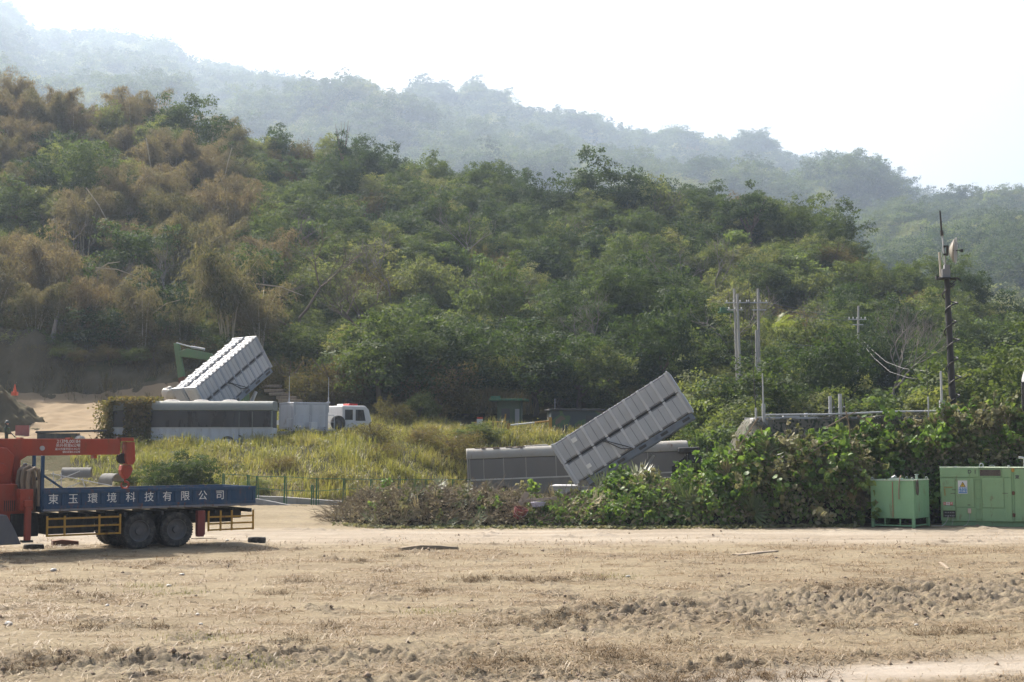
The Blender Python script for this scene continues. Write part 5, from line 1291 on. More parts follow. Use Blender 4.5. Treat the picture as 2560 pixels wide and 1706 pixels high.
BIGW = leaf_mat('wilted_leaf', [(.08, .10, .04), (.14, .15, .066), (.21, .20, .11), (.29, .27, .17)], .32, rough=.6, spec=.15, patch=.6, tr_tint=(1.1, 1.1, .8))
DRYL = leaf_mat('dry_leaf', [(.13, .11, .058), (.22, .185, .11), (.31, .265, .175), (.12, .125, .06)], .2, rough=.8, spec=.1, patch=.6, tr_tint=(1, 1, .9))
def heart_leaves(P, Nn, T, S, rng):
    n = len(P); T = unit(T - Nn * np.sum(T * Nn, 1, keepdims=True)); B = np.cross(Nn, T); S = np.asarray(S)[:, None]
    f = Nn * S * .12
    V = np.stack([P - T * S * .45, P - T * S * .25 - B * S * .46 + f, P + T * S * .2 - B * S * .36 + f, P + T * S * .6 - Nn * S * .1, P + T * S * .2 + B * S * .36 + f, P - T * S * .25 + B * S * .46 + f], 1).reshape(-1, 3)
    i = np.arange(n)[:, None] * 6
    return V, np.concatenate([i + np.array([0, 3, 2, 1]), i + np.array([0, 5, 4, 3])])
TWIG = paint('twig_bark', (.20, .16, .108), rough=.95, dirt=(.27, .23, .18), dirt_amt=.6, scale=3, spec=.1)
def branch_variant(seed, mat, nl=50, ln=1.7, size=.25):
    rng = np.random.default_rng(seed); P = []; T = []; mb = MB()
    mb.tube([(0, 0, -.3), (.05, .02, ln * .4), (rng.uniform(-.2, .2), rng.uniform(-.2, .2), ln)], [.022, .016, .006], 5, False)
    for k in range(9):
        z = rng.uniform(.15, 1) * ln; a = rng.uniform(0, 6.28); l2 = rng.uniform(.25, .7) * (1.2 - z / ln * .5); d = np.array([math.cos(a), math.sin(a), rng.uniform(.2, .8)])
        p0_ = np.array([0, 0, z]); p1_ = p0_ + unit(d) * l2; mb.tube([p0_, (p0_ + p1_) / 2 + [0, 0, .04], p1_], [.010, .007, .004], 4, False)
        for q in range(nl // 9 + 1):
            u = rng.uniform(.3, 1.1); P.append(p0_ + (p1_ - p0_) * u + rng.normal(size=3) * .06); T.append(unit(d) * .5 + rng.normal(size=3) * .5 + np.array([0, 0, -.5]))
    P = np.array(P); T = unit(np.array(T)); Nn = unit(rng.normal(size=P.shape) * .7 + np.c_[P[:, :2] * .8, np.full(len(P), .6)])
    V, Fc = heart_leaves(P, Nn, T, size * rng.uniform(.55, 1.25, len(P)), rng)
    lm = np_mesh('leaves', V, Fc); lm.materials.append(mat)
    sm = bpy.data.meshes.new('stem'); sm.from_pydata(mb.v, [], mb.f); sm.materials.append(TWIG); return lm, sm
BR = {'green': [branch_variant(900 + i, BIGG) for i in range(4)], 'wilted': [branch_variant(920 + i, BIGW, size=.22) for i in range(4)], 'dry': [branch_variant(940 + i, DRYL, nl=40, ln=1.3, size=.13) for i in range(3)]}
rng = np.random.default_rng(31); rgb = random.Random(31)
def hzone(X):
    px = 1280 + F_PX * X / 58.0
    for lim, s in ((1000, 'at the left end of the brush pile'), (1290, 'on the brush pile left of the red bucket'), (1500, 'under the low end of the front launcher'), (1780, 'in front of the bus nose and launcher tip'), (1950, 'under the left corner of the camouflage net'),
                   (2180, 'under the middle of the camouflage net'), (2360, 'behind the green tank'),):
        if px < lim: return s
    return 'behind and above the pale green generator'
def lay_branch(kind, X, t, s):
    P = heap_pt(X, t); n = heap_normal(X, t)
    d = Vector(n) * rgb.uniform(.4, 1.1) + Vector((rgb.uniform(-.9, .9), rgb.uniform(-.25, .25), rgb.uniform(-.5, .75)))
    lm, sm = rgb.choice(BR[kind])
    lab = {'green': 'cut branch of broad green leaves ', 'wilted': 'cut branch of wilting khaki leaves ', 'dry': 'dead dry leafed branch '}[kind] + hzone(X)
    o = thing('leafy_branch', lab, 'branch', P - np.array(n) * .35, 0, lab + ' group')
    o.rotation_euler = (d.to_track_quat('Z', 'Y') @ Euler((0, 0, rgb.uniform(0, 6.28))).to_quaternion()).to_euler(); o.scale = (s, s, s)
    link_mesh('leaves', lm, None, o); link_mesh('stem', sm, None, o)
nb_ = 0
for i in range(440):
    X = rng.uniform(.8, 22.2); h = np.interp(X, HX, HZ); t = rng.uniform(.0, 1.02)
    if rng.random() > h / 3.4 + .15 or nb_ >= 285: continue
    px = 1280 + F_PX * X / 58
    if px < 1440 and rng.random() < .3: continue
    kd = rng.choice(['green', 'wilted', 'dry'], p=[.72, .23, .05] if px < 1850 else [.56, .39, .05])
    lay_branch(kd, X, t, rng.uniform(.6, 1.05) if px > 1780 else rng.uniform(.4, .8)); nb_ += 1
for i in range(48): lay_branch(rng.choice(['wilted', 'green'], p=[.7, .3]), rng.uniform(-6.5, 2.5), rng.uniform(.05, 1), rng.uniform(.35, .6))
for i in range(22): lay_branch('dry', rng.uniform(-7, 2.5), rng.uniform(.1, .9), rng.uniform(.4, .7))
# loose leaves filling the pile
n = 42000
X = rng.uniform(-7.6, 22.5, n); t = rng.uniform(0, 1.05, n); keep = rng.random(n) < np.clip(np.interp(X, HX, HZ) / 3 + .2, 0, 1); X, t = X[keep], t[keep]
P = heap_pt(X, t); Nn = heap_normal(X, t); P = P + Nn * (rng.uniform(-.05, .22, len(X)) ** 1)[:, None] + rng.normal(size=P.shape) * .05
Nl = unit(Nn * .6 + rng.normal(size=P.shape) * .7); T = rng.normal(size=P.shape) + np.array([0, 0, -.8])
green = (X > .6) & (rng.random(len(X)) < np.where(X < 9, .62, .45)); dry = (~green) & ((X < .6) | (rng.random(len(X)) < .12)); wil = ~(green | dry)
for msk, mt, nm, sz in ((green, BIGG, 'loose_green_leaves', .17), (wil, BIGW, 'loose_wilted_leaves', .16), (dry, DRYL, 'loose_dry_leaves', .10)):
    V, Fc = heart_leaves(P[msk], Nl[msk], T[msk], sz * rng.uniform(.5, 1.3, msk.sum()), rng)
    tag(link_mesh(nm, np_mesh(nm, V, Fc), mt), nm.replace('_', ' ') + ' filling the pile of cut branches', kind='stuff')
# thin sticks and twigs
mb = MB()
for i in range(3000):
    dens_l = i < 2100
    X = rgb.uniform(-7.9, 3.0) if dens_l else rgb.uniform(1, 22.3); t = rgb.uniform(0, 1.0)
    p = Vector(heap_pt(X, t)); n_ = Vector(heap_normal(X, t)); d = (Vector((rgb.gauss(0, 1), rgb.gauss(0, .6), rgb.gauss(.1, .6))) + n_ * .3).normalized(); l = rgb.uniform(.25, 1.1)
    m = p + d * l * .5 + Vector((rgb.uniform(-.1, .1), 0, rgb.uniform(-.05, .12)))
    mb.tube([p + n_ * .03, m + n_ * .08, p + d * l + n_ * .05], [rgb.uniform(.006, .014)] * 2 + [.004], 3, False)
me = bpy.data.meshes.new('dead_twigs'); me.from_pydata(mb.v, [], mb.f); me.materials.append(TWIG); tag(link_mesh('dead_twigs', me), 'grey dead twigs tangled through the pile', kind='stuff')
# fan palm fronds
def fan_variant(seed, mat, nseg=24, r=.75, open_=1.75, droop=.4):
    rng = np.random.default_rng(seed); V = []; Fc = []
    for i in range(nseg):
        a = (i / (nseg - 1) - .5) * 2 * open_ + rng.normal() * .03; l = r * (1 - .12 * abs(a) / open_) * rng.uniform(.88, 1.08)
        d = np.array([math.sin(a), 0, math.cos(a)]); s = np.array([math.cos(a), 0, -math.sin(a)]); w = l * .055; z = np.array([0, 1, 0]) * (.05 * (-1) ** i + rng.normal() * .03)
        dr = np.array([0, -droop * rng.uniform(.4, 1.3) * l, -droop * .3 * l])
        b = len(V); V += [d * .02, d * l * .55 - s * w + z, d * l * .55 + s * w + z, d * l + dr]; Fc += [(b, b + 1, b + 3, b + 2)]
    me = np_mesh('blade', np.array(V), np.array(Fc)); me.materials.append(mat)
    mb = MB().tube([(0, 0, .02), (0, .04, -.4), (0, .15, -.9)], [.012, .012, .014], 5, False); st = bpy.data.meshes.new('stalk'); st.from_pydata(mb.v, [], mb.f); st.materials.append(TWIG); return me, st
FAN_G = leaf_mat('fan_palm_green', [(.05, .075, .022), (.085, .12, .035), (.13, .16, .06), (.16, .16, .07)], .3, rough=.4, spec=.4)
FAN_D = leaf_mat('fan_palm_dry', [(.22, .16, .08), (.32, .26, .14), (.40, .34, .21), (.20, .20, .08)], .3, rough=.6, spec=.2, tr_tint=(1, 1, .8))
FANS = {'green': [fan_variant(i, FAN_G) for i in range(3)], 'dry': [fan_variant(20 + i, FAN_D, nseg=16, open_=1.25, droop=.65) for i in range(3)]}
fan_spots = [(1600, 1165, 'green', 1.3), (1575, 1200, 'green', 1.2), (1660, 1215, 'green', 1.15), (1690, 1245, 'green', 1.1), (1510, 1215, 'green', 1.1), (1480, 1265, 'dry', 1.0), (1530, 1175, 'green', 1.0), (1740, 1195, 'green', 1.1), (1725, 1260, 'green', 1.15), (1930, 1145, 'green', 1.25), (1945, 1090, 'dry', 1.1), (1830, 1190, 'dry', 1.0), (1870, 1275, 'green', 1.2), (2150, 1190, 'green', 1.5), (2165, 1250, 'green', 1.3), (2120, 1260, 'dry', 1.1), (2070, 1230, 'green', 1.1), (2005, 1215, 'green', 1.0), (2390, 1080, 'green', 1.2), (2520, 1070, 'dry', 1.1), (2480, 1110, 'green', 1.2), (1400, 1225, 'dry', 1.0), (1080, 1200, 'green', 1.0), (1015, 1265, 'dry', 1.1), (1000, 1300, 'dry', 1.0), (1175, 1308, 'dry', 1.0), (1115, 1300, 'green', .95), (1025, 1245, 'green', 1.1), (1120, 1225, 'green', .9), (960, 1310, 'dry', .9), (1060, 1280, 'dry', 1.1), (1200, 1225, 'green', .9), (1230, 1215, 'green', .8), (1150, 1260, 'green', .95), (930, 1255, 'dry', .8), (1370, 1290, 'green', .8), (2255, 1240, 'green', 1.0), (1085, 1315, 'dry', .8), (940, 1280, 'green', .8), (1240, 1285, 'dry', .8), (1060, 1240, 'green', .9), (905, 1290, 'dry', .8), (985, 1230, 'dry', .9), (1135, 1240, 'dry', .9), (1210, 1260, 'dry', .8), (1185, 1290, 'green', .9), (1100, 1262, 'dry', .9), (1250, 1300, 'dry', .8), (1010, 1285, 'green', .8), (1150, 1215, 'green', .8)]
for (px, py, kd, s) in fan_spots:
    X = (px - 1280) * 57.6 / F_PX; h = max(.3, np.interp(X, HX, HZ)); z = CAM_H - (py - 1100) * 57.6 / F_PX
    t = math.asin(min(1, max(0.02, z / h)) ** (1 / .6)) * 2 / math.pi
    P = heap_pt(X, min(1, t)); n = Vector(heap_normal(np.float64(X), np.float64(min(.97, t))))
    me, stm = rgb.choice(FANS[kd]); lab = ('green fan palm frond ' if kd == 'green' else 'dried straw coloured fan palm frond ') + hzone(X)
    o = thing('palm_frond', lab, 'palm frond', Vector(P) + n * (.10 if px < 1400 else .22), 0, lab + ' group'); o.scale = (s,) * 3
    low = px < 1400; d = Vector((rgb.uniform(-1, 1), -.35, rgb.uniform(-.45, .3) if low else rgb.uniform(.2, 1))); up = (n + Vector((0, -.2, .6))).normalized() if low else n
    y = -(up * .8 + Vector((0, -.6, .2))).normalized(); zv = (d - y * d.dot(y)).normalized(); xv = y.cross(zv)
    o.rotation_euler = Matrix((xv, y, zv)).transposed().to_euler()
    link_mesh('blade', me, None, o); link_mesh('stalk', stm, None, o)
# long bare sticks leaning on the wall of foliage
for (xa, ya, xb, yb2, lab) in ((1895, 1045, 1845, 1120, 'straight brown stick leaning at the left net corner'), (2065, 1070, 2140, 1030, 'thin dark stick crossing the net edge'), (2145, 1040, 2190, 1075, 'yellowish bent stick on the net edge'), (2115, 1030, 2125, 1095, 'short brown stick hanging from the net'),
     (1980, 1320, 1985, 1230, 'upright pale seedling stem at the foot of the foliage wall'), (2148, 1310, 2150, 1200, 'slim bare upright trunk left of the green tank'), (1765, 1310, 1785, 1190, 'pale leaning stick right of the front launcher'), (2010, 1145, 2095, 1090, 'pale branch lying slantwise on the foliage wall')):
    p, q = W(xa, ya, 57.6), W(xb, yb2, 58.0)
    o = MB().tube([p, p.lerp(q, .5) + Vector((.03, -.04, .05)), q], [.03, .026, .016], 6).build('stick', TWIG, None, True); tag(o, lab, 'stick')
# things lying in the brush
b = thing('bucket', 'dented red plastic bucket half buried in the brush pile', 'bucket', W(1297, 1296, 57.0), 0, None, (R(10), R(16), 0)); b.scale = (.85,) * 3
MB().lathe([(.001, 0), (.27, 0), (.30, .15), (.305, .17), (.31, .32), (.335, .33), (.335, .5), (.31, .5), (.29, .06), (.001, .05)], 'z', n=24).build('pail', paint('red_plastic', (.22, .04, .035), dirt=(.35, .3, .26), dirt_amt=.5), b, True)
MB().tube([(.33 * math.cos(a), -.1 * math.sin(a) - .2, .46 - .3 * math.sin(a)) for a in np.linspace(0, math.pi, 12)], .010, 6).build('handle', STEEL, b, True)
bs = MB().lathe([(.001, 0), (.22, 0), (.30, .16), (.32, .17), (.31, .18), (.21, .03), (.001, .03)], 'z', n=24).build('wash_basin', paint('lilac_plastic', (.45, .44, .62), dirt_amt=.3), None, True)
bs.location = W(1345, 1268, 57.2); bs.rotation_euler = (R(-8), 0, 0); tag(bs, 'pale lilac plastic basin in the brush beside the red bucket', 'basin')
for (xa, ya, xb, yb2, w, lab) in ((1300, 1262, 1318, 1232, .22, 'short pale board standing in the brush behind the bucket'), (1295, 1258, 1340, 1247, .14, 'weathered board lying over the red bucket'), (1325, 1252, 1392, 1245, .12, 'grey board lying above the lilac basin')):
    o = MB().bar(W(xa, ya, 57.2), W(xb, yb2, 57.5), w, .035, (0, -1, .5)).build('board', WOOD, None, bevel=.005); tag(o, lab, 'board')
# ------------------------------------------------------------------ antenna mast and aerials
base = W(2383, 1035, 62.5); topp = W(2367, 697, 62.5)
MASTB = paint('mast_black', (.016, .016, .018), rough=.6, dirt_amt=.12)
ms = thing('antenna_mast', 'tall black telescopic mast with spiral cable and grid dish on top', 'mast', (base.x, base.y, 0))
def L(v): return v - Vector((base.x, base.y, 0))
MB().cyl(L(Vector((base.x, base.y, 0))), L(base), .17, n=16).cyl(L(base), L(base.lerp(topp, .45)), .15, n=16).cyl(L(base.lerp(topp, .45)), L(base.lerp(topp, .75)), .135, n=16).cyl(L(base.lerp(topp, .75)), L(topp), .12, n=16).build('mast_tube', MASTB, ms, True)
hx = []
for i in range(150):
    u = i / 149; p = base.lerp(topp, u * .985); a = u * 7.2 * 6.283; r = .20 + .13 * (.5 + .5 * math.sin(a * .5 + 1)); hx.append(L(p) + Vector((math.cos(a) * r + .10, math.sin(a) * r, -.08 * math.sin(a))))
MB().tube(hx, .033, 7).build('spiral_cable', MASTB, ms, True)
MB().box(-.42, .42, -.3, .3, -.03, .03, Matrix.Translation(L(topp))).bar(L(topp) + Vector((.1, 0, -.35)), L(topp) + Vector((.42, 0, -.05)), .05).bar(L(topp) + Vector((.42, 0, .05)), L(topp) + Vector((.62, -.1, -.12)), .08).box(-.5, -.3, -.1, .1, .0, .1, Matrix.Translation(L(topp))).build('top_platform', MASTB, ms, bevel=.01)
MB().box(-.24, .12, -.16, .16, .03, .42, Matrix.Translation(L(topp))).box(-.12, .12, -.12, .12, .42, .62, Matrix.Translation(L(topp))).build('rotator_box', paint('box_grey', (.20, .21, .22), dirt_amt=.3), ms, bevel=.02)
p1_, p2_ = L(W(2364, 668, 62.5)), L(W(2355, 585, 62.5)); MB().cyl(p1_, p2_, .035, n=10).tube([p1_, p1_ + Vector((-.2, -.1, .5)), p1_ + Vector((-.12, -.1, 1.0)), p2_ + Vector((.02, -.05, -.2))], .018, 6).build('top_pole', STEEL, ms, True)
MB().cyl(L(W(2355, 590, 62.5)), L(W(2354, 577, 62.5)), .075, n=12).cyl(L(W(2354, 579, 62.5)), L(W(2350, 527, 62.5)), .042, .036, n=10).build('whip_antenna', BLACKM, ms, True)
MB().cyl(L(W(2352, 692, 62.3)), L(W(2348, 631, 62.3)), .045, n=10).build('side_antenna', paint('cream_tube', (.5, .46, .38)), ms, True)
dc = L(W(2372, 627, 62.4)); dish = bpy.data.objects.new('dish', None); C.objects.link(dish); dish.parent = ms; dish.location = dc; dish.rotation_euler = (0, R(3), R(-24))
dm = MB(); rr2 = np.linspace(.0, .54, 9)
dm.lathe([(max(.001, r), .32 * (r / .62) ** 2) for r in rr2], 'x', n=28)
MB_ = dm.build('reflector', paint('dish_cream', (.30, .275, .23), dirt_amt=.4), dish, True); sm = MB_.modifiers.new('thick', 'SOLIDIFY'); sm.thickness = .03
gm = MB()
for q in np.linspace(-.5, .5, 11): gm.cyl((.30, q, -math.sqrt(.36 - q * q)), (.30, q, math.sqrt(.36 - q * q)), .007, n=4)
gm.build('front_grid', STEEL, dish)
MB().cyl((0, 0, 0), (.52, 0, 0), .022, n=8).cyl((.50, 0, 0), (.62, 0, 0), .075, n=12).build('feed_horn', BLACKM, dish, True)
MB().box(-.22, -.02, -.1, .1, -.22, -.14).box(-.22, -.02, -.1, .1, .14, .22).box(-.10, -.02, -.08, .08, -.14, .14).build('dish_bracket', BLACKM, dish)
def pole_thing(name, label, cat, px0, py0, px1, py1, Y, r0, r1, mat, foot=None):
    a, b2 = W(px0, py0, Y), W(px1, py1, Y); t = thing(name, label, cat, a)
    MB().cyl((0, 0, 0), b2 - a, r0, r1, 10).build('rod', mat, t, True)
    if foot: MB().cyl((0, 0, -foot), (0, 0, .35), r0 * 2.2, n=10).build('mount', STEEL, t, True)
    return t
pole_thing('whip_aerial', 'very thin tall whip aerial left of a pair at the net corner', 'aerial', 1890, 1040, 1871, 700, 61, .022, .010, GREYD, 1.0)
pole_thing('whip_aerial', 'short pale aerial right of the tall thin whip at the net corner', 'aerial', 1909, 1030, 1906, 934, 61, .035, .028, STEEL, .5)
pole_thing('whip_aerial', 'thin dark whip aerial just left of the black mast', 'aerial', 2321, 1012, 2310, 800, 61, .014, .007, GREYD, .6)
pole_thing('whip_aerial', 'thick white aerial post beside the foot of the black mast', 'aerial', 2355, 1022, 2352, 928, 61, .055, .045, STEEL, .6)
for px, py0, py1, r, m, lab in ((2076, 1040, 991, .075, STEEL, 'wide grey vent tube, left of two wide ones on the shelter'), (2085, 1038, 1001, .03, BLACKM, 'thin dark tube beside the left wide vent tube'), (2101, 1038, 985, .08, STEEL, 'wide grey vent tube, right of two wide ones on the shelter'), (2111, 1036, 993, .03, BLACKM, 'thin dark tube beside the right wide vent tube')):
    t = thing('vent_tube', lab, 'tube', W(px, py0, 61.5)); MB().cyl((0, 0, -.25), (0, 0, (py0 - py1) * 61.5 / F_PX), r, n=12).build('tube', m, t, True)
    MB().cyl((0, 0, .3), (0, 0, .36), r * 1.25, n=12).build('collar', GREYP, t, True)
dp = W(2562, 955, 60.5); dd = thing('satellite_dish', 'grey green dish cut off by the right picture edge', 'dish', dp, R(10))
o = MB().lathe([(max(.001, r), .35 * (r / .8) ** 2) for r in np.linspace(0, .80, 9)], 'x', n=32).build('reflector', GREYP, dd, True); sm = o.modifiers.new('thick', 'SOLIDIFY'); sm.thickness = .04
MB().cyl((-.1, 0, 0), (-.1, 0, -dp.z), .07, n=10).build('post', GREYD, dd, True)

# ------------------------------------------------------------------ utility poles and wires
POLE = paint('concrete_pole', (.40, .385, .36), rough=.85, dirt=(.22, .20, .18), dirt_amt=.5)
INS = paint('porcelain', (.6, .6, .58), dirt_amt=.2)
def upole(label, px, pyb, pyt, Y, pxt, arms, r=.17, extra=None):
    a = W(px, pyb, Y); b2 = W(pxt, pyt, Y); t = thing('utility_pole', label, 'utility pole', (a.x, a.y, a.z - 2.0))
    o_ = Vector((a.x, a.y, a.z - 2.0)); MB().cyl((0, 0, 0), b2 - o_, r * 1.15, r * .75, 12).build('post', POLE, t, True)
    if extra:
        ea, eb = W(extra[0], pyb, Y - .4), W(extra[1], extra[2], Y - .4); MB().cyl(Vector((ea.x, ea.y, a.z - 2.0)) - o_, eb - o_, .11, .09, 12).build('support_post', POLE, t, True)
    for (xa, xb, py, ni) in arms:
        p, q = W(xa, py, Y - .2) - o_, W(xb, py, Y - .2) - o_
        am = MB().bar(p, q, .07, .085).build('crossarm', STEEL, t)
        im = MB()
        for k in range(ni):
            c_ = p.lerp(q, (k + .3) / (ni - .4)); im.lathe([(.001, .04), (.035, .04), (.06, .10), (.04, .13), (.055, .17), (.02, .20), (.001, .20)], 'z', c_, 10)
        if ni: im.build('insulator', INS, am, True)
    return t
upole('concrete utility pole, left of the close pair, with doubled post', 1845, 948, 722, 105, 1835, ((1812, 1872, 757, 4), (1818, 1858, 775, 3)), .105, (1852, 1843, 735))
upole('concrete utility pole, right of the close pair, with braced foot', 1898, 945, 722, 105, 1895, ((1868, 1920, 757, 4), (1880, 1915, 775, 0)), .115, (1891, 1891, 825))
upole('single concrete pole with white insulators on its crossarm', 2144, 940, 765, 112, 2146, ((2120, 2166, 799, 5), (2132, 2158, 812, 0)), .10)
tr_p = W(1812, 780, 105.3); tt = thing('transformer_platform', 'green grey switch gear hung left of the paired utility poles', 'switch gear', tr_p)
MB().box(-.5, .9, -.25, .25, -.1, .02).box(-.35, .25, -.2, .2, .02, .32).build('switch_box', GREENM, tt, bevel=.02)
def wire(label, pts, Y0, Y1, r=.02):
    ps = []; n_ = len(pts)
    P = [W(x, y, Y0 + (Y1 - Y0) * i / (n_ - 1)) for i, (x, y) in enumerate(pts)]
    o = MB().tube(P, r, 4).build('power_cable', paint('wire', (.12, .12, .12), dirt_amt=0, bump=0), None, True); tag(o, label, 'cable')
wire('overhead cable from the paired poles, upper of two', [(1918, 755), (1975, 768), (2050, 786), (2120, 797)], 105, 112)
wire('overhead cable from the paired poles, lower of two', [(1918, 760), (1975, 778), (2050, 798), (2120, 801)], 105, 112)
wire('grey cable sagging from the single pole, upper of two', [(2150, 845), (2180, 875), (2215, 905), (2260, 922), (2330, 930)], 112, 100, .011)
wire('grey cable sagging from the single pole, lower of two', [(2150, 852), (2185, 895), (2225, 930), (2270, 945), (2335, 950)], 112, 100, .011)
wire('low cable crossing behind the paired poles to the single pole', [(1975, 860), (2030, 866), (2090, 868), (2146, 862)], 110, 112)

# ------------------------------------------------------------------ guard booth, hut, barrier
CAMO, nt, out = node_mat('camouflage_paint'); p = N(nt, 'ShaderNodeBsdfPrincipled'); p.inputs['Roughness'].default_value = .8
nn = noise_tex(nt, .9, 1.5); r_ = ramp(nt, nn, [(.40, (.05, .065, .07)), (.47, (.07, .12, .06)), (.56, (.14, .11, .08))]); r_.node.color_ramp.interpolation = 'CONSTANT'
nt.links.new(r_, p.inputs['Base Color']); nt.links.new(p.outputs[0], out.inputs[0])
gb0 = W(1243, 1075, 100); gb = thing('guard_booth', 'small green guard booth with flat overhanging roof', 'guard booth', (gb0.x, gb0.y, gb0.z - .4), R(-6))
MB().box(0, 1.25, 0, .10, 0, 2.45).box(0, .1, .1, 1.6, 0, 2.45).box(1.55, 1.65, .1, 1.6, 0, 2.45).box(.1, 1.55, 1.5, 1.6, 0, 2.45).box(1.6, 1.66, 0, .1, 0, 2.45).box(1.25, 1.6, 0, .1, 1.9, 2.45).build('wall', OLIVE, gb)
MB().box(-.55, 2.1, -.45, 1.9, 2.452, 2.60).box(-.5, .2, .2, .4, 2.6, 2.8).build('roof', GREENM, gb, bevel=.01)
MB().box(1.27, 1.58, .02, .08, .05, 1.88).build('door', paint('grey_door', (.28, .29, .30)), gb)
MB().box(.3, .9, -.012, .0, 1.2, 1.9).build('window', GLASSD, gb)
ch0 = W(1378, 1075, 97); hut = thing('camouflage_hut', 'low hut painted in green brown camouflage with flat roof', 'hut', (ch0.x, ch0.y, ch0.z - .6), R(5))
MB().box(0, 3.6, 0, 2.6, 0, 1.92).build('wall', CAMO, hut, bevel=.02)
MB().box(-.15, 3.75, -.15, 2.75, 1.923, 2.05).build('roof', GREYD, hut, bevel=.02); MB().box(2.4, 2.9, -.015, .0, .9, 1.6).build('window', GLASSD, hut)
MB().cyl((.3, .3, 2.05), (.3, .3, 2.75), .02, n=6).build('roof_pipe', STEEL, hut)
a, b2 = W(1272, 1064, 96), W(1376, 1053, 96); br = thing('barrier', 'white and yellow barrier pole in front of the camouflage hut', 'barrier', a)
MB().cyl((0, 0, 0), (b2 - a) * .62, .06, n=10).build('pole', WHITE, br, True); MB().cyl((b2 - a) * .621, b2 - a, .06, n=10).build('pole', YELLOW, br, True); MB().box(-.1, .1, -.1, .1, -1.0, .15).box(-.1, .1, -.1, .1, -1.0, .25, Matrix.Translation(b2 - a)).build('post', YELLOW, br)
a, b2 = W(1185, 1057, 98), W(1266, 1055, 98); br = thing('barrier', 'yellow barrier rail in front of the guard booth', 'barrier', a)
MB().cyl((0, 0, 0), b2 - a, .05, n=10).build('rail', YELLOW, br, True); MB().bar(b2 - a + Vector((-.2, 0, -.5)), b2 - a + Vector((-.05, 0, .55)), .1).build('post', YELLOW, br)
a = W(1192, 1062, 97); s_ = thing('notice_board', 'small white notice with red top beside the yellow rail', 'sign', a)
MB().box(0, .42, 0, .03, -.1, .38).build('board', WHITE, s_); MB().box(0, .42, -.004, .03, .382, .52).build('board_top', REDP, s_); MB().cyl((.2, .05, -.9), (.2, .05, -.1), .03, n=8).build('post', STEEL, s_)

# ------------------------------------------------------------------ grey shelter truck with white cab, on the terrace
s0 = W(733, 1092, 86.5); st = thing('shelter_truck', 'grey equipment shelter truck with white cab and red white roof light', 'truck', (s0.x, s0.y, s0.z - .5), R(33))
MB().box(0, 2.35, 0, 2.2, .95, 2.62).build('shelter', GREYP, st, bevel=.03)
for xa, xb in ((.15, 1.05), (1.25, 2.15)): MB().box(xa, xb, -.02, -.002, 1.1, 2.45).build('side_panel', GREYL, st, bevel=.01)
MB().box(-.02, -.002, .3, 1.9, 1.1, 2.45).build('rear_door', GREYL, st, bevel=.01)
RLM = paint('pale_rail', (.5, .51, .53), dirt_amt=.2)
for xa, xb in ((-.15, .9), (1.5, 2.5)):
    rl = MB().tube([(xa, -.55, .95), (xa, -.55, 1.75), (xa + .08, -.55, 1.83), (xb - .08, -.55, 1.83), (xb, -.55, 1.75), (xb, -.55, .95)], .025, 6).cyl((xa, -.55, 1.4), (xb, -.55, 1.4), .02, n=6).cyl(((xa + xb) / 2, -.55, .95), ((xa + xb) / 2, -.55, 1.83), .02, n=6); rl.build('railing', RLM, st, True)
MB().tube([(-.6, -.5, .95), (-.6, -.5, 1.6), (-.3, -.5, 1.62)], .025, 6).build('railing', RLM, st, True)
MB().box(-.3, 2.6, -.62, -.02, .85, .945).box(-.3, 5.4, .3, 1.9, .6, .84).build('deck', GREYP, st)
MB().box(.95, 1.4, -.5, -.2, .96, 1.4).build('tool_box', WHITE, st, bevel=.02)
cabp = [(3.35, .8), (5.35, .8), (5.4, 1.5), (5.2, 2.2), (4.95, 2.45), (3.35, 2.45)]
MB().prism(cabp, 0, 2.2).build('cab', WHITE, st, bevel=.07, seg=2)
MB().box(3.5, 4.05, -.012, .0, 1.55, 2.2).build('window', GLASSD, st, bevel=.02); MB().prism([(4.25, 1.5), (4.95, 1.5), (4.8, 2.2), (4.25, 2.2)], -.012, 0).build('window', GLASSD, st); MB().prism([(5.405, 1.55), (5.415, 1.55), (5.24, 2.15), (5.22, 2.15)], .2, 2.0).build('windscreen', GLASSD, st)
lt = MB().box(3.9, 4.5, .2, 1.1, 2.46, 2.58).build('light_bar', paint('red_lens', (.5, .04, .03), dirt_amt=0, rough=.3), st, bevel=.03); MB().box(3.9, 4.5, 1.101, 2.0, 2.46, 2.58).build('light_bar', WHITE, st, bevel=.03)
for (lx, ly) in ((.9, .1), (3.9, .1), (.9, 2.1), (4.6, 2.1)): add_wheel(st, (lx, ly, .46), .46, .28)
add_wheel(st, (2.95, -.15, 1.35), .46, .26)
for xx, yy0, hh, lab in ((.55, 1.9, 1.7, 'left'), (2.55, .4, 1.6, 'right')):
    m_ = MB().cyl((xx, yy0, 2.0), (xx, yy0, 2.95), .045, .04, 8).cyl((xx, yy0, 2.95), (xx, yy0, 2.62 + hh), .025, .015, 8).cyl((xx - .1, yy0, 2.63), (xx + .1, yy0, 2.63), .06, n=8); m_.build('antenna', STEEL, st, True)
# earth steps held by boards
for i, (xa, xb, py) in enumerate(((655, 700, 962), (660, 708, 973), (672, 722, 982), (690, 740, 991), (695, 752, 999))):
    p, q = W(xa, py, 104 - i * 1.2), W(xb, py, 104 - i * 1.2)
    o = MB().box(0, (q - p).length, 0, .8, -.22, 0).build('step_board', WOOD, None, bevel=.02); o.location = p; tag(o, ('top', 'second from top', 'middle', 'second from bottom', 'bottom')[i] + ' earth step board right of the raised launcher', 'step')
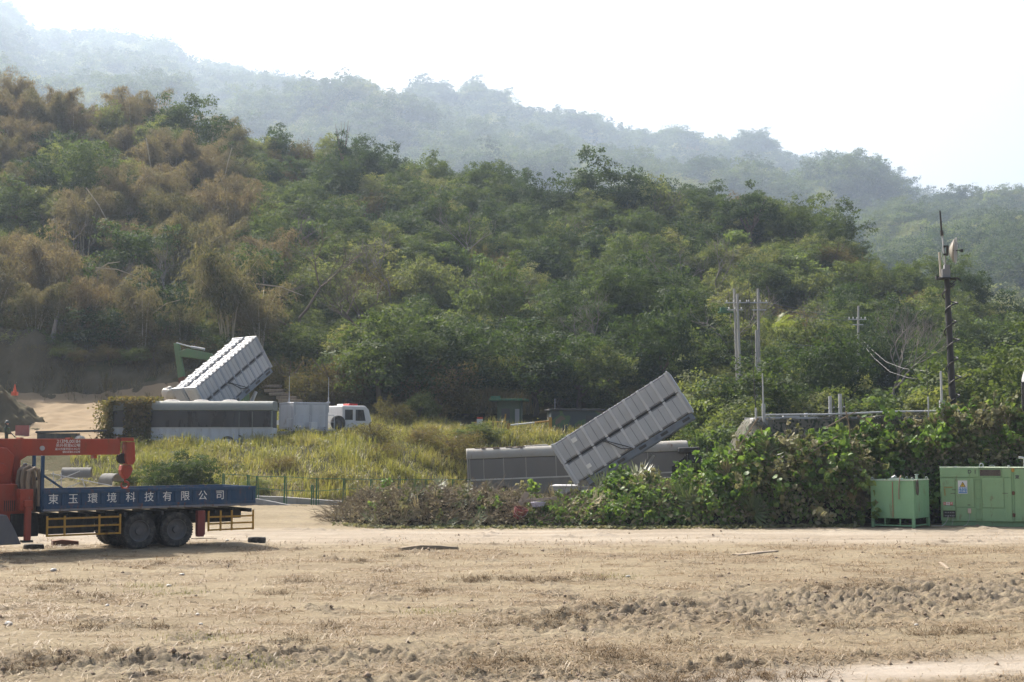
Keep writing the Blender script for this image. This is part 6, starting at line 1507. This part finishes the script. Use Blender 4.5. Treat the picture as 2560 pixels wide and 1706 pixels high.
# excavator behind the raised launcher
EXG = paint('excavator_green', (.085, .165, .07), dirt=(.16, .14, .10), dirt_amt=.4, rust=.1)
e0 = W(560, 985, 97); ex = thing('excavator', 'green excavator arm raised behind the launcher on the left', 'excavator', (e0.x, e0.y, tz(e0.x, e0.y)))
def EL(px, py): return W(px, py, 97) - ex.location
MB().prism([(EL(435, 858).x, EL(435, 858).z), (EL(449, 860).x, EL(446, 860).z), (EL(462, 940).x, EL(462, 940).z), (EL(447, 948).x, EL(447, 948).z)], -.2, .2).build('stick', EXG, ex, bevel=.03)
MB().prism([(EL(446, 880).x, EL(446, 880).z), (EL(470, 872).x, EL(470, 872).z), (EL(530, 885).x, EL(530, 885).z), (EL(575, 960).x, EL(575, 960).z), (EL(555, 970).x, EL(555, 970).z), (EL(515, 900).x, EL(515, 900).z), (EL(450, 892).x, EL(450, 892).z)], -.22, .22).build('boom', EXG, ex, bevel=.03)
MB().cyl(EL(441, 858), EL(478, 868), .05, n=8).cyl(EL(478, 868), EL(512, 874), .085, n=8).build('cylinder', STEEL, ex, True)
MB().prism([(EL(449, 946).x, EL(449, 946).z), (EL(462, 942).x, EL(462, 942).z), (EL(470, 972).x, EL(470, 972).z), (EL(452, 985).x, EL(452, 985).z)], -.4, .4).build('bucket', RUST, ex)
MB().box(-.9, 1.6, -.9, .9, .8, 1.7).build('body', EXG, ex, bevel=.08); MB().box(-1.3, 1.5, -1.2, -.7, 0, .75).box(-1.3, 1.5, .7, 1.2, 0, .75).build('track', BLACKM, ex, bevel=.15)

# ------------------------------------------------------------------ left side: ramp, sentry, sign, cone
def fmesh(name, px0, px1, y0, y1, n, m, f, mat, label):
    U, Y_ = np.meshgrid(np.linspace(px0, px1, n), np.linspace(y0, y1, m)); X_ = (U - 1280) * Y_ / F_PX
    tag(link_mesh(name, grid_mesh(name, X_, Y_, terrain(X_, Y_) + f(U, X_, Y_)), mat), label, kind='structure')
fmesh('dirt_ramp', -500, 640, 81, 105.4, 200, 110, lambda U, X, Y: .26 + .07 * fbm(X / 2, Y / 2, 71, 4) - .12 * np.exp(-((X + 29 + (Y - 84) * -.12 - .9 * np.sin(Y / 7)) / .5) ** 2) - .12 * np.exp(-((X + 26.6 + (Y - 84) * -.16 - .8 * np.sin(Y / 6)) / .5) ** 2) - .45 * sstep(430, 560, U), DIRT, 'bare dirt ramp')
CUT = paint('shaded_bank_soil', (.08, .068, .042), rough=1, dirt=(.125, .11, .075), dirt_amt=.6, scale=.6, bump=1.0, spec=.03)  # soil darkened all over, shade of the backlit bank and mound in its colour
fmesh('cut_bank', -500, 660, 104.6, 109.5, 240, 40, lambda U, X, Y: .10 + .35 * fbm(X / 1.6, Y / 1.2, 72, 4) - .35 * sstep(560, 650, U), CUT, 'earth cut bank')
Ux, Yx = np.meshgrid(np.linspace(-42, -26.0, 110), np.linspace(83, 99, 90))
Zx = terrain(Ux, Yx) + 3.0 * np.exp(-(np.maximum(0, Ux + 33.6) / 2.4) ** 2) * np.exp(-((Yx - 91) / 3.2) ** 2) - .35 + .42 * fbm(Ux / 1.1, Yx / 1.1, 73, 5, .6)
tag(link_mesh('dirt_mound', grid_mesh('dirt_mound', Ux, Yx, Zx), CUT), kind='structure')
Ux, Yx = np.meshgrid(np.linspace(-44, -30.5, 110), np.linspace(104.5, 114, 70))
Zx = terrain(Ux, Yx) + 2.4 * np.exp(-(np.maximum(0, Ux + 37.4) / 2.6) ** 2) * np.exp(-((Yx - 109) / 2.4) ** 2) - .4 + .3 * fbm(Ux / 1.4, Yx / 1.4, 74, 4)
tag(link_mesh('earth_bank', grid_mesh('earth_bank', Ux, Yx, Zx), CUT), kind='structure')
cn = W(37, 981, 90.5); cone = thing('traffic_cone', 'orange red traffic cone on the dirt mound', 'traffic cone', cn); cone.scale = (.72,) * 3
OR = paint('cone_orange', (.62, .10, .04), dirt_amt=.15)
MB().lathe([(.16, .04), (.03, .72), (.001, .72)], 'z', n=20).build('cone', OR, cone, True); MB().box(-.24, .24, -.24, .24, -.3, .04).build('base', OR, cone, bevel=.02)
sp0 = W(37, 1140, 86); sb = thing('sign_board', 'faded red board on two thin posts beside the sentry', 'sign', sp0)
sw = (71 - 37) * 86 / F_PX; MB().box(0, sw, -.02, .02, (1140 - 1105) * 86 / F_PX, (1140 - 1064) * 86 / F_PX).build('board', paint('faded_red', (.25, .075, .07), dirt=(.25, .17, .15), dirt_amt=.6), sb)
MB().cyl((.0, .04, 0), (.0, .04, 1.85), .02, n=8).cyl((sw, .04, 0), (sw, .04, 1.85), .02, n=8).build('post', STEEL, sb)
bk = W(92, 1112, 80.5); bl = thing('bunker', 'low dark concrete bunker roof slab below the dirt ramp', 'bunker', (bk.x, bk.y, bk.z - .6), R(12))
MB().box(0, 2.2, 0, 1.8, 0, 1.25).build('wall', paint('dark_concrete', (.075, .073, .07), dirt_amt=.5), bl); MB().prism([(-.08, 1.252), (3.8, 1.36), (3.8, 1.46), (-.08, 1.37)], -.15, 1.9).build('roof_slab', GREYD, bl, bevel=.02)
for (px, py, Y, r, lab) in ((421, 985, 92, .42, 'big pale boulder beside the low end of the raised launcher'), (200, 1105, 80.8, .32, 'grey boulder at the end of the bunker')):
    rg3 = np.random.default_rng(int(px)); bm = bmesh.new(); bmesh.ops.create_icosphere(bm, subdivisions=3, radius=r)
    for v in bm.verts: v.co *= 1 + .18 * float(noise2(np.array([v.co.x * 4 + px]), np.array([v.co.y * 4 + v.co.z * 3]), 6)[0]); v.co.z *= 1.15
    me = bpy.data.meshes.new('boulder'); bm.to_mesh(me); bm.free(); o = link_mesh('boulder', me, paint('pale_rock', (.42, .39, .34), dirt=(.22, .2, .17), streak=False)); o.location = W(px, py, Y); tag(o, lab, 'boulder')

# sentry in dark green uniform and helmet, seen from the side
def skin(name, verts, edges, radii, mat, parent, sub=2):
    me = bpy.data.meshes.new(name); me.from_pydata(verts, edges, []); o = link_mesh(name, me, mat, parent)
    o.modifiers.new('skin', 'SKIN'); 
    for i, r in enumerate(radii): me.skin_vertices[0].data[i].radius = (r, r) if not isinstance(r, tuple) else r
    me.skin_vertices[0].data[0].use_root = True
    s = o.modifiers.new('sub', 'SUBSURF'); s.levels = s.render_levels = sub; return o
ps = W(17, 1053, 83.2); ps = Vector((ps.x, ps.y, ps.z - 1.78))
UNI = paint('dark_uniform', (.045, .055, .045), rough=.9, dirt=(.09, .085, .06), dirt_amt=.6, scale=4, streak=False, spec=.1)
SKINM = paint('skin', (.34, .19, .13), rough=.6, dirt_amt=0, bump=0)
pt = thing('person', 'soldier in dark green uniform and helmet standing behind the crane boom', 'person', ps, R(100))
v = [(0, 0, .98), (0, 0, 1.15), (0, .01, 1.35), (0, .0, 1.47), (0, -.01, 1.56), (0, -.03, 1.66), (.1, 0, .92), (.12, -.02, .52), (.12, .02, .08), (.13, -.14, .04), (-.1, 0, .92), (-.12, -.02, .52), (-.12, .02, .08), (-.13, -.14, .04), (.19, 0, 1.42), (.25, .04, 1.16), (.16, -.18, 1.06), (.09, -.27, 1.06), (-.19, 0, 1.42), (-.26, .04, 1.16), (-.17, -.16, 1.04), (-.1, -.25, 1.03)]
e = [(0, 1), (1, 2), (2, 3), (3, 4), (4, 5), (0, 6), (6, 7), (7, 8), (8, 9), (0, 10), (10, 11), (11, 12), (12, 13), (3, 14), (14, 15), (15, 16), (16, 17), (3, 18), (18, 19), (19, 20), (20, 21)]
r_ = [(.15, .11), (.14, .11), (.17, .12), (.11, .08), .055, .085, .09, .07, .055, .045, .09, .07, .055, .045, .065, .05, .04, .035, .065, .05, .04, .035]
skin('body', v, e, r_, UNI, pt)
MB().lathe([(.001, .12), (.06, .11), (.105, .06), (.13, -.01), (.145, -.05), (.14, -.055), (.12, -.02), (.001, .05)], 'z', (0, -.02, 1.71), 20).build('helmet', paint('helmet_green', (.05, .06, .055), dirt_amt=.2), pt, True)
MB().lathe([(.001, -.13), (.05, -.12), (.075, -.06), (.08, 0), (.07, .05), (.001, .07)], 'z', (0, -.035, 1.665), 16).box(-.012, .012, -.125, -.10, 1.63, 1.665).build('face', SKINM, pt, True)
MB().box(-.17, .17, -.16, .13, 1.08, 1.42).build('vest', OLIVE, pt, bevel=.05, seg=3)
for sgx in (1, -1):
    hm_ = MB()
    for f in range(4): hm_.tube([(sgx * (.09 + f * .012), -.26, 1.07 - f * .018), (sgx * (.06 + f * .01), -.30, 1.06 - f * .018), (sgx * (.04 + f * .008), -.29, 1.04 - f * .018)], [.011, .010, .008], 6)
    hm_.tube([(sgx * .09, -.25, 1.07), (sgx * .06, -.28, 1.10)], [.013, .010], 6).build('hand', SKINM, pt, True)
rf = MB().box(-.02, .02, -.03, .03, -.28, .12).cyl((0, 0, .12), (0, 0, .5), .014, n=8).prism([(-.03, -.28), (.03, -.28), (.05, -.52), (-.02, -.52)], -.018, .018).box(-.015, .015, -.14, -.03, -.05, .02).build('rifle', BLACKM); rf.location = ps + Vector((.25, .02, 1.10)); rf.rotation_euler = (R(20), R(-38), 0); tag(rf, 'black rifle held across the chest of the sentry', 'rifle')

# ------------------------------------------------------------------ fence and low walls below the grass slope
fp = [(556, 1183, 1255), (618, 1187, 1255), (640, 1190, 1252), (710, 1190, 1262), (778, 1212, 1270), (790, 1195, 1262), (857, 1196, 1250), (925, 1198, 1245), (995, 1198, 1245), (1062, 1198, 1245), (1130, 1198, 1250), (1172, 1198, 1250)]
fn_ = thing('wire_fence', 'green post and wire fence along the foot of the grass slope', 'fence', W(556, 1255, 66.2))
fo = fn_.location
for (px, pt_, pb) in fp:
    a, b2 = W(px, pb, 66.2) - fo, W(px + 2, pt_, 66.2) - fo; MB().bar(a + Vector((0, 0, -.3)), b2, .06).bar(a + Vector((.14, 0, -.3)), b2 + Vector((.06, 0, -.03)), .035).build('post', GREENM, fn_)
wr = MB()
for f_ in (.03, .5):
    pts = [W(px + 1, pt_ + (pb - pt_) * f_, 66.17) - fo for (px, pt_, pb) in fp if px not in (778,)]
    wr.tube(pts, .016, 5)
wr.build('wire', GREENM, fn_)
def wall(label, pts, Y, base_py, th):
    o = W(pts[0][0], base_py, Y); poly = [(W(px, py, Y).x - o.x, W(px, py, Y).z - o.z) for px, py in pts]; bx = [(poly[-1][0], -.4), (poly[0][0], -.4)]
    w = MB().prism(poly + bx, 0, th).build('retaining_wall', CONC, None, bevel=.02); w.location = o; tag(w, label, 'wall')
wall('upper grey concrete retaining wall under the green fence', [(560, 1238), (700, 1242), (860, 1254)], 66.8, 1275, .3)
wall('lower grey retaining wall with sloping top right of the truck tail', [(600, 1241), (648, 1248), (700, 1258), (760, 1270), (850, 1276)], 65.6, 1284, .25)

# ------------------------------------------------------------------ odds and ends
def pipe_half(label, px, py, Y, L_, r, rz, tilt=0):
    prof = [(r * math.cos(a), r * math.sin(a)) for a in np.linspace(-.1, math.pi + .1, 15)] + [((r - .06) * math.cos(a), (r - .06) * math.sin(a)) for a in np.linspace(math.pi + .1, -.1, 15)]
    o = MB().prism(prof, -L_ / 2, L_ / 2, 'x').build('broken_pipe', paint('dark_pipe', (.17, .165, .15), rough=.9, dirt=(.08, .075, .065), dirt_amt=.6), None, True); o.location = W(px, py, Y); o.rotation_euler = (tilt, 0, rz); tag(o, label, 'pipe')
pipe_half('broken concrete pipe half lying behind the crane boom, left of two', 192, 1192, 65.5, 1.3, .42, .15)
pipe_half('broken concrete pipe half lying below the crane hook', 278, 1206, 64.5, .8, .40, -.5, .2)
for (a_, b_, lab) in (((125, 1210), (200, 1178), 'thin rail of the bent barrier frame, left slope'), ((128, 1185), (280, 1215), 'long sloping rail of the bent barrier frame'), ((133, 1180), (135, 1232), 'upright of the bent barrier frame, left'), ((153, 1182), (153, 1232), 'upright of the bent barrier frame, middle'), ((205, 1195), (216, 1230), 'upright of the bent barrier frame, right'), ((140, 1232), (200, 1207), 'low diagonal of the bent barrier frame')):
    o = MB().cyl(W(*a_, 60.5), W(*b_, 60.5), .022, n=6).build('rail', STEEL); tag(o, lab, 'rail')
o = MB().lathe([(.001, -.05), (.1, -.05), (.1, .12), (.001, .14)], 'z', n=12).build('lamp', OR, None, True); o.location = W(158, 1228, 60.3); tag(o, 'small red warning lamp on the bent barrier frame', 'lamp')
tm_ = [(.30, -.1), (.37, -.11), (.47, -.12), (.5, -.08), (.51, 0), (.5, .08), (.47, .12), (.37, .11), (.30, .1)]
for (px, py, k_, lab) in ((76, 1376, .62, 'old tyre lying flat beside the crane truck'), (638, 1357, .60, 'old tyre lying flat behind the truck tail')):
    Yt = CAM_H * F_PX / (py - 1100); o = MB().lathe([(r * k_, h * k_ * 1.3) for r, h in tm_], 'z', n=36).build('tyre', RUBBER, None, True); o.location = (W(px, py, Yt).x, Yt + .3, .10); tag(o, lab, 'tyre')
def plank(label, xa, ya, xb, yb2, wd, th, mat=WOOD, bow=.0, name='plank'):
    Ya = CAM_H * F_PX / (ya - 1100); Yb = CAM_H * F_PX / (yb2 - 1100); p, q = W(xa, ya, Ya), W(xb, yb2, Yb); n_ = 7; mb = MB(); d = (q - p); s = Vector((-d.y, d.x, 0)).normalized() * wd / 2
    vs = []; 
    for i in range(n_):
        c_ = p + d * i / (n_ - 1); h = th * (1 - .55 * abs(i / (n_ - 1) - .35)); z = clear_z(np.array([c_.x]), np.array([c_.y]))[0][0] + bow * math.sin(i / (n_ - 1) * math.pi)
        w_ = 1 - .5 * max(0, i / (n_ - 1) - .5); vs += [(c_.x - s.x * w_, c_.y - s.y * w_, z), (c_.x + s.x * w_, c_.y + s.y * w_, z), (c_.x + s.x * w_ * .8, c_.y + s.y * w_ * .8, z + h), (c_.x - s.x * w_ * .8, c_.y - s.y * w_ * .8, z + h)]
    fs = [(3, 2, 1, 0), tuple(range(4 * n_ - 4, 4 * n_))]
    for i in range(n_ - 1):
        for k_ in range(4): fs.append((4 * i + k_, 4 * i + (k_ + 1) % 4, 4 * i + 4 + (k_ + 1) % 4, 4 * i + 4 + k_))
    o = mb.add(vs, fs).build(name, mat, None, bevel=.01); tag(o, label, name)
plank('weathered flat log lying on the clearing in the middle distance', 1000, 1376, 1142, 1371, .42, .11, paint('old_log', (.20, .155, .10), rough=1, dirt=(.30, .25, .18), scale=3), .03, 'log')
plank('grey plank lying on the clearing right of the middle', 1838, 1385, 1940, 1377, .3, .05)
plank('rusty steel plate under the crane truck', 130, 1366, 195, 1364, .5, .2, RUST, 0, 'steel_plate')
plank('short brown stick on the clearing near the right edge', 2350, 1405, 2372, 1415, .1, .05, WOOD, .0, 'stick')
plank('thin board lying behind the truck tail', 480, 1350, 540, 1346, .15, .04)
for i, (px, py, r, lab) in enumerate(((422, 1463, .06, 'white stone in the middle of the straw left of centre'), (268, 1508, .05, 'grey angular stone low on the left'), (494, 1530, .05, 'flat grey stone left of centre'), (502, 1552, .05, 'flat pale stone just below another flat stone'), (22, 1560, .08, 'pale block at the left edge of the clearing'), (455, 1433, .07, 'small white stone behind the straw'), (134, 1425, .09, 'pale stone left of the clearing in the straw'), (568, 1354, .06, 'white lump behind the truck tail'), (1570, 1440, .06, 'small white stone in the centre of the clearing'), (2290, 1558, .04, 'white stone on the churned earth'))):
    Yt = CAM_H * F_PX / (py - 1100); bm = bmesh.new(); bmesh.ops.create_icosphere(bm, subdivisions=2, radius=r)
    for v_ in bm.verts: v_.co *= 1 + .3 * float(noise2(np.array([v_.co.x * 14 + px]), np.array([v_.co.y * 14 + v_.co.z * 9]), 6)[0]); v_.co.z *= .6
    me = bpy.data.meshes.new('stone'); bm.to_mesh(me); bm.free(); o = link_mesh('stone', me, paint('pale_stone', (.36, .34, .31), dirt=(.3, .27, .23), streak=False)); xs_ = W(px, py, Yt).x
    o.location = (xs_, Yt, float(clear_z(np.array([xs_]), np.array([Yt]))[0][0]) + r * .3); tag(o, lab, 'stone')
# scrub clinging to the cut bank
for i, (px, Y, s, kd) in enumerate(((30, 109, .6, 'scrub'), (95, 108.5, .55, 'scrub'), (160, 108, .5, 'olive'), (215, 107.6, .45, 'scrub'), (270, 107.8, .5, 'scrub'), (330, 107.5, .45, 'olive'), (385, 107.6, .5, 'scrub'), (60, 112, 1.0, 'scrub'), (150, 111, .9, 'scrub'), (240, 111, .9, 'dark'), (310, 111, 1.0, 'scrub'), (400, 110.5, .95, 'scrub'), (470, 109, .9, 'scrub'))):
    x, y = at_px(px, Y); plant(kd, x, y, s, rg, s * .7, ('first', 'second', 'third', 'fourth', 'fifth', 'sixth', 'seventh', 'eighth', 'ninth', 'tenth', 'eleventh', 'twelfth', 'last')[i] + (' low bush on the face of the cut bank, counted from the left' if i < 7 else ' bush along the top of the cut bank, row behind the low ones'))
# leaves and litter strewn on the ground along the foot of the pile
rng = np.random.default_rng(55); n = 2600
X = rng.uniform(-7.5, 14.2, n); P = np.stack([X, heap_pt(X, X * 0)[:, 1] - np.abs(rng.normal(size=n)) * .5 + .1, rng.uniform(.01, .10, n)], 1)
V, Fc = heart_leaves(P, unit(rng.normal(size=P.shape) * .5 + np.array([0, 0, 1])), rng.normal(size=P.shape), .12 * rng.uniform(.5, 1.4, n), rng)
tag(link_mesh('fallen_leaves', np_mesh('fallen_leaves', V, Fc), BIGW), 'fallen leaves strewn along the foot of the pile', kind='stuff')
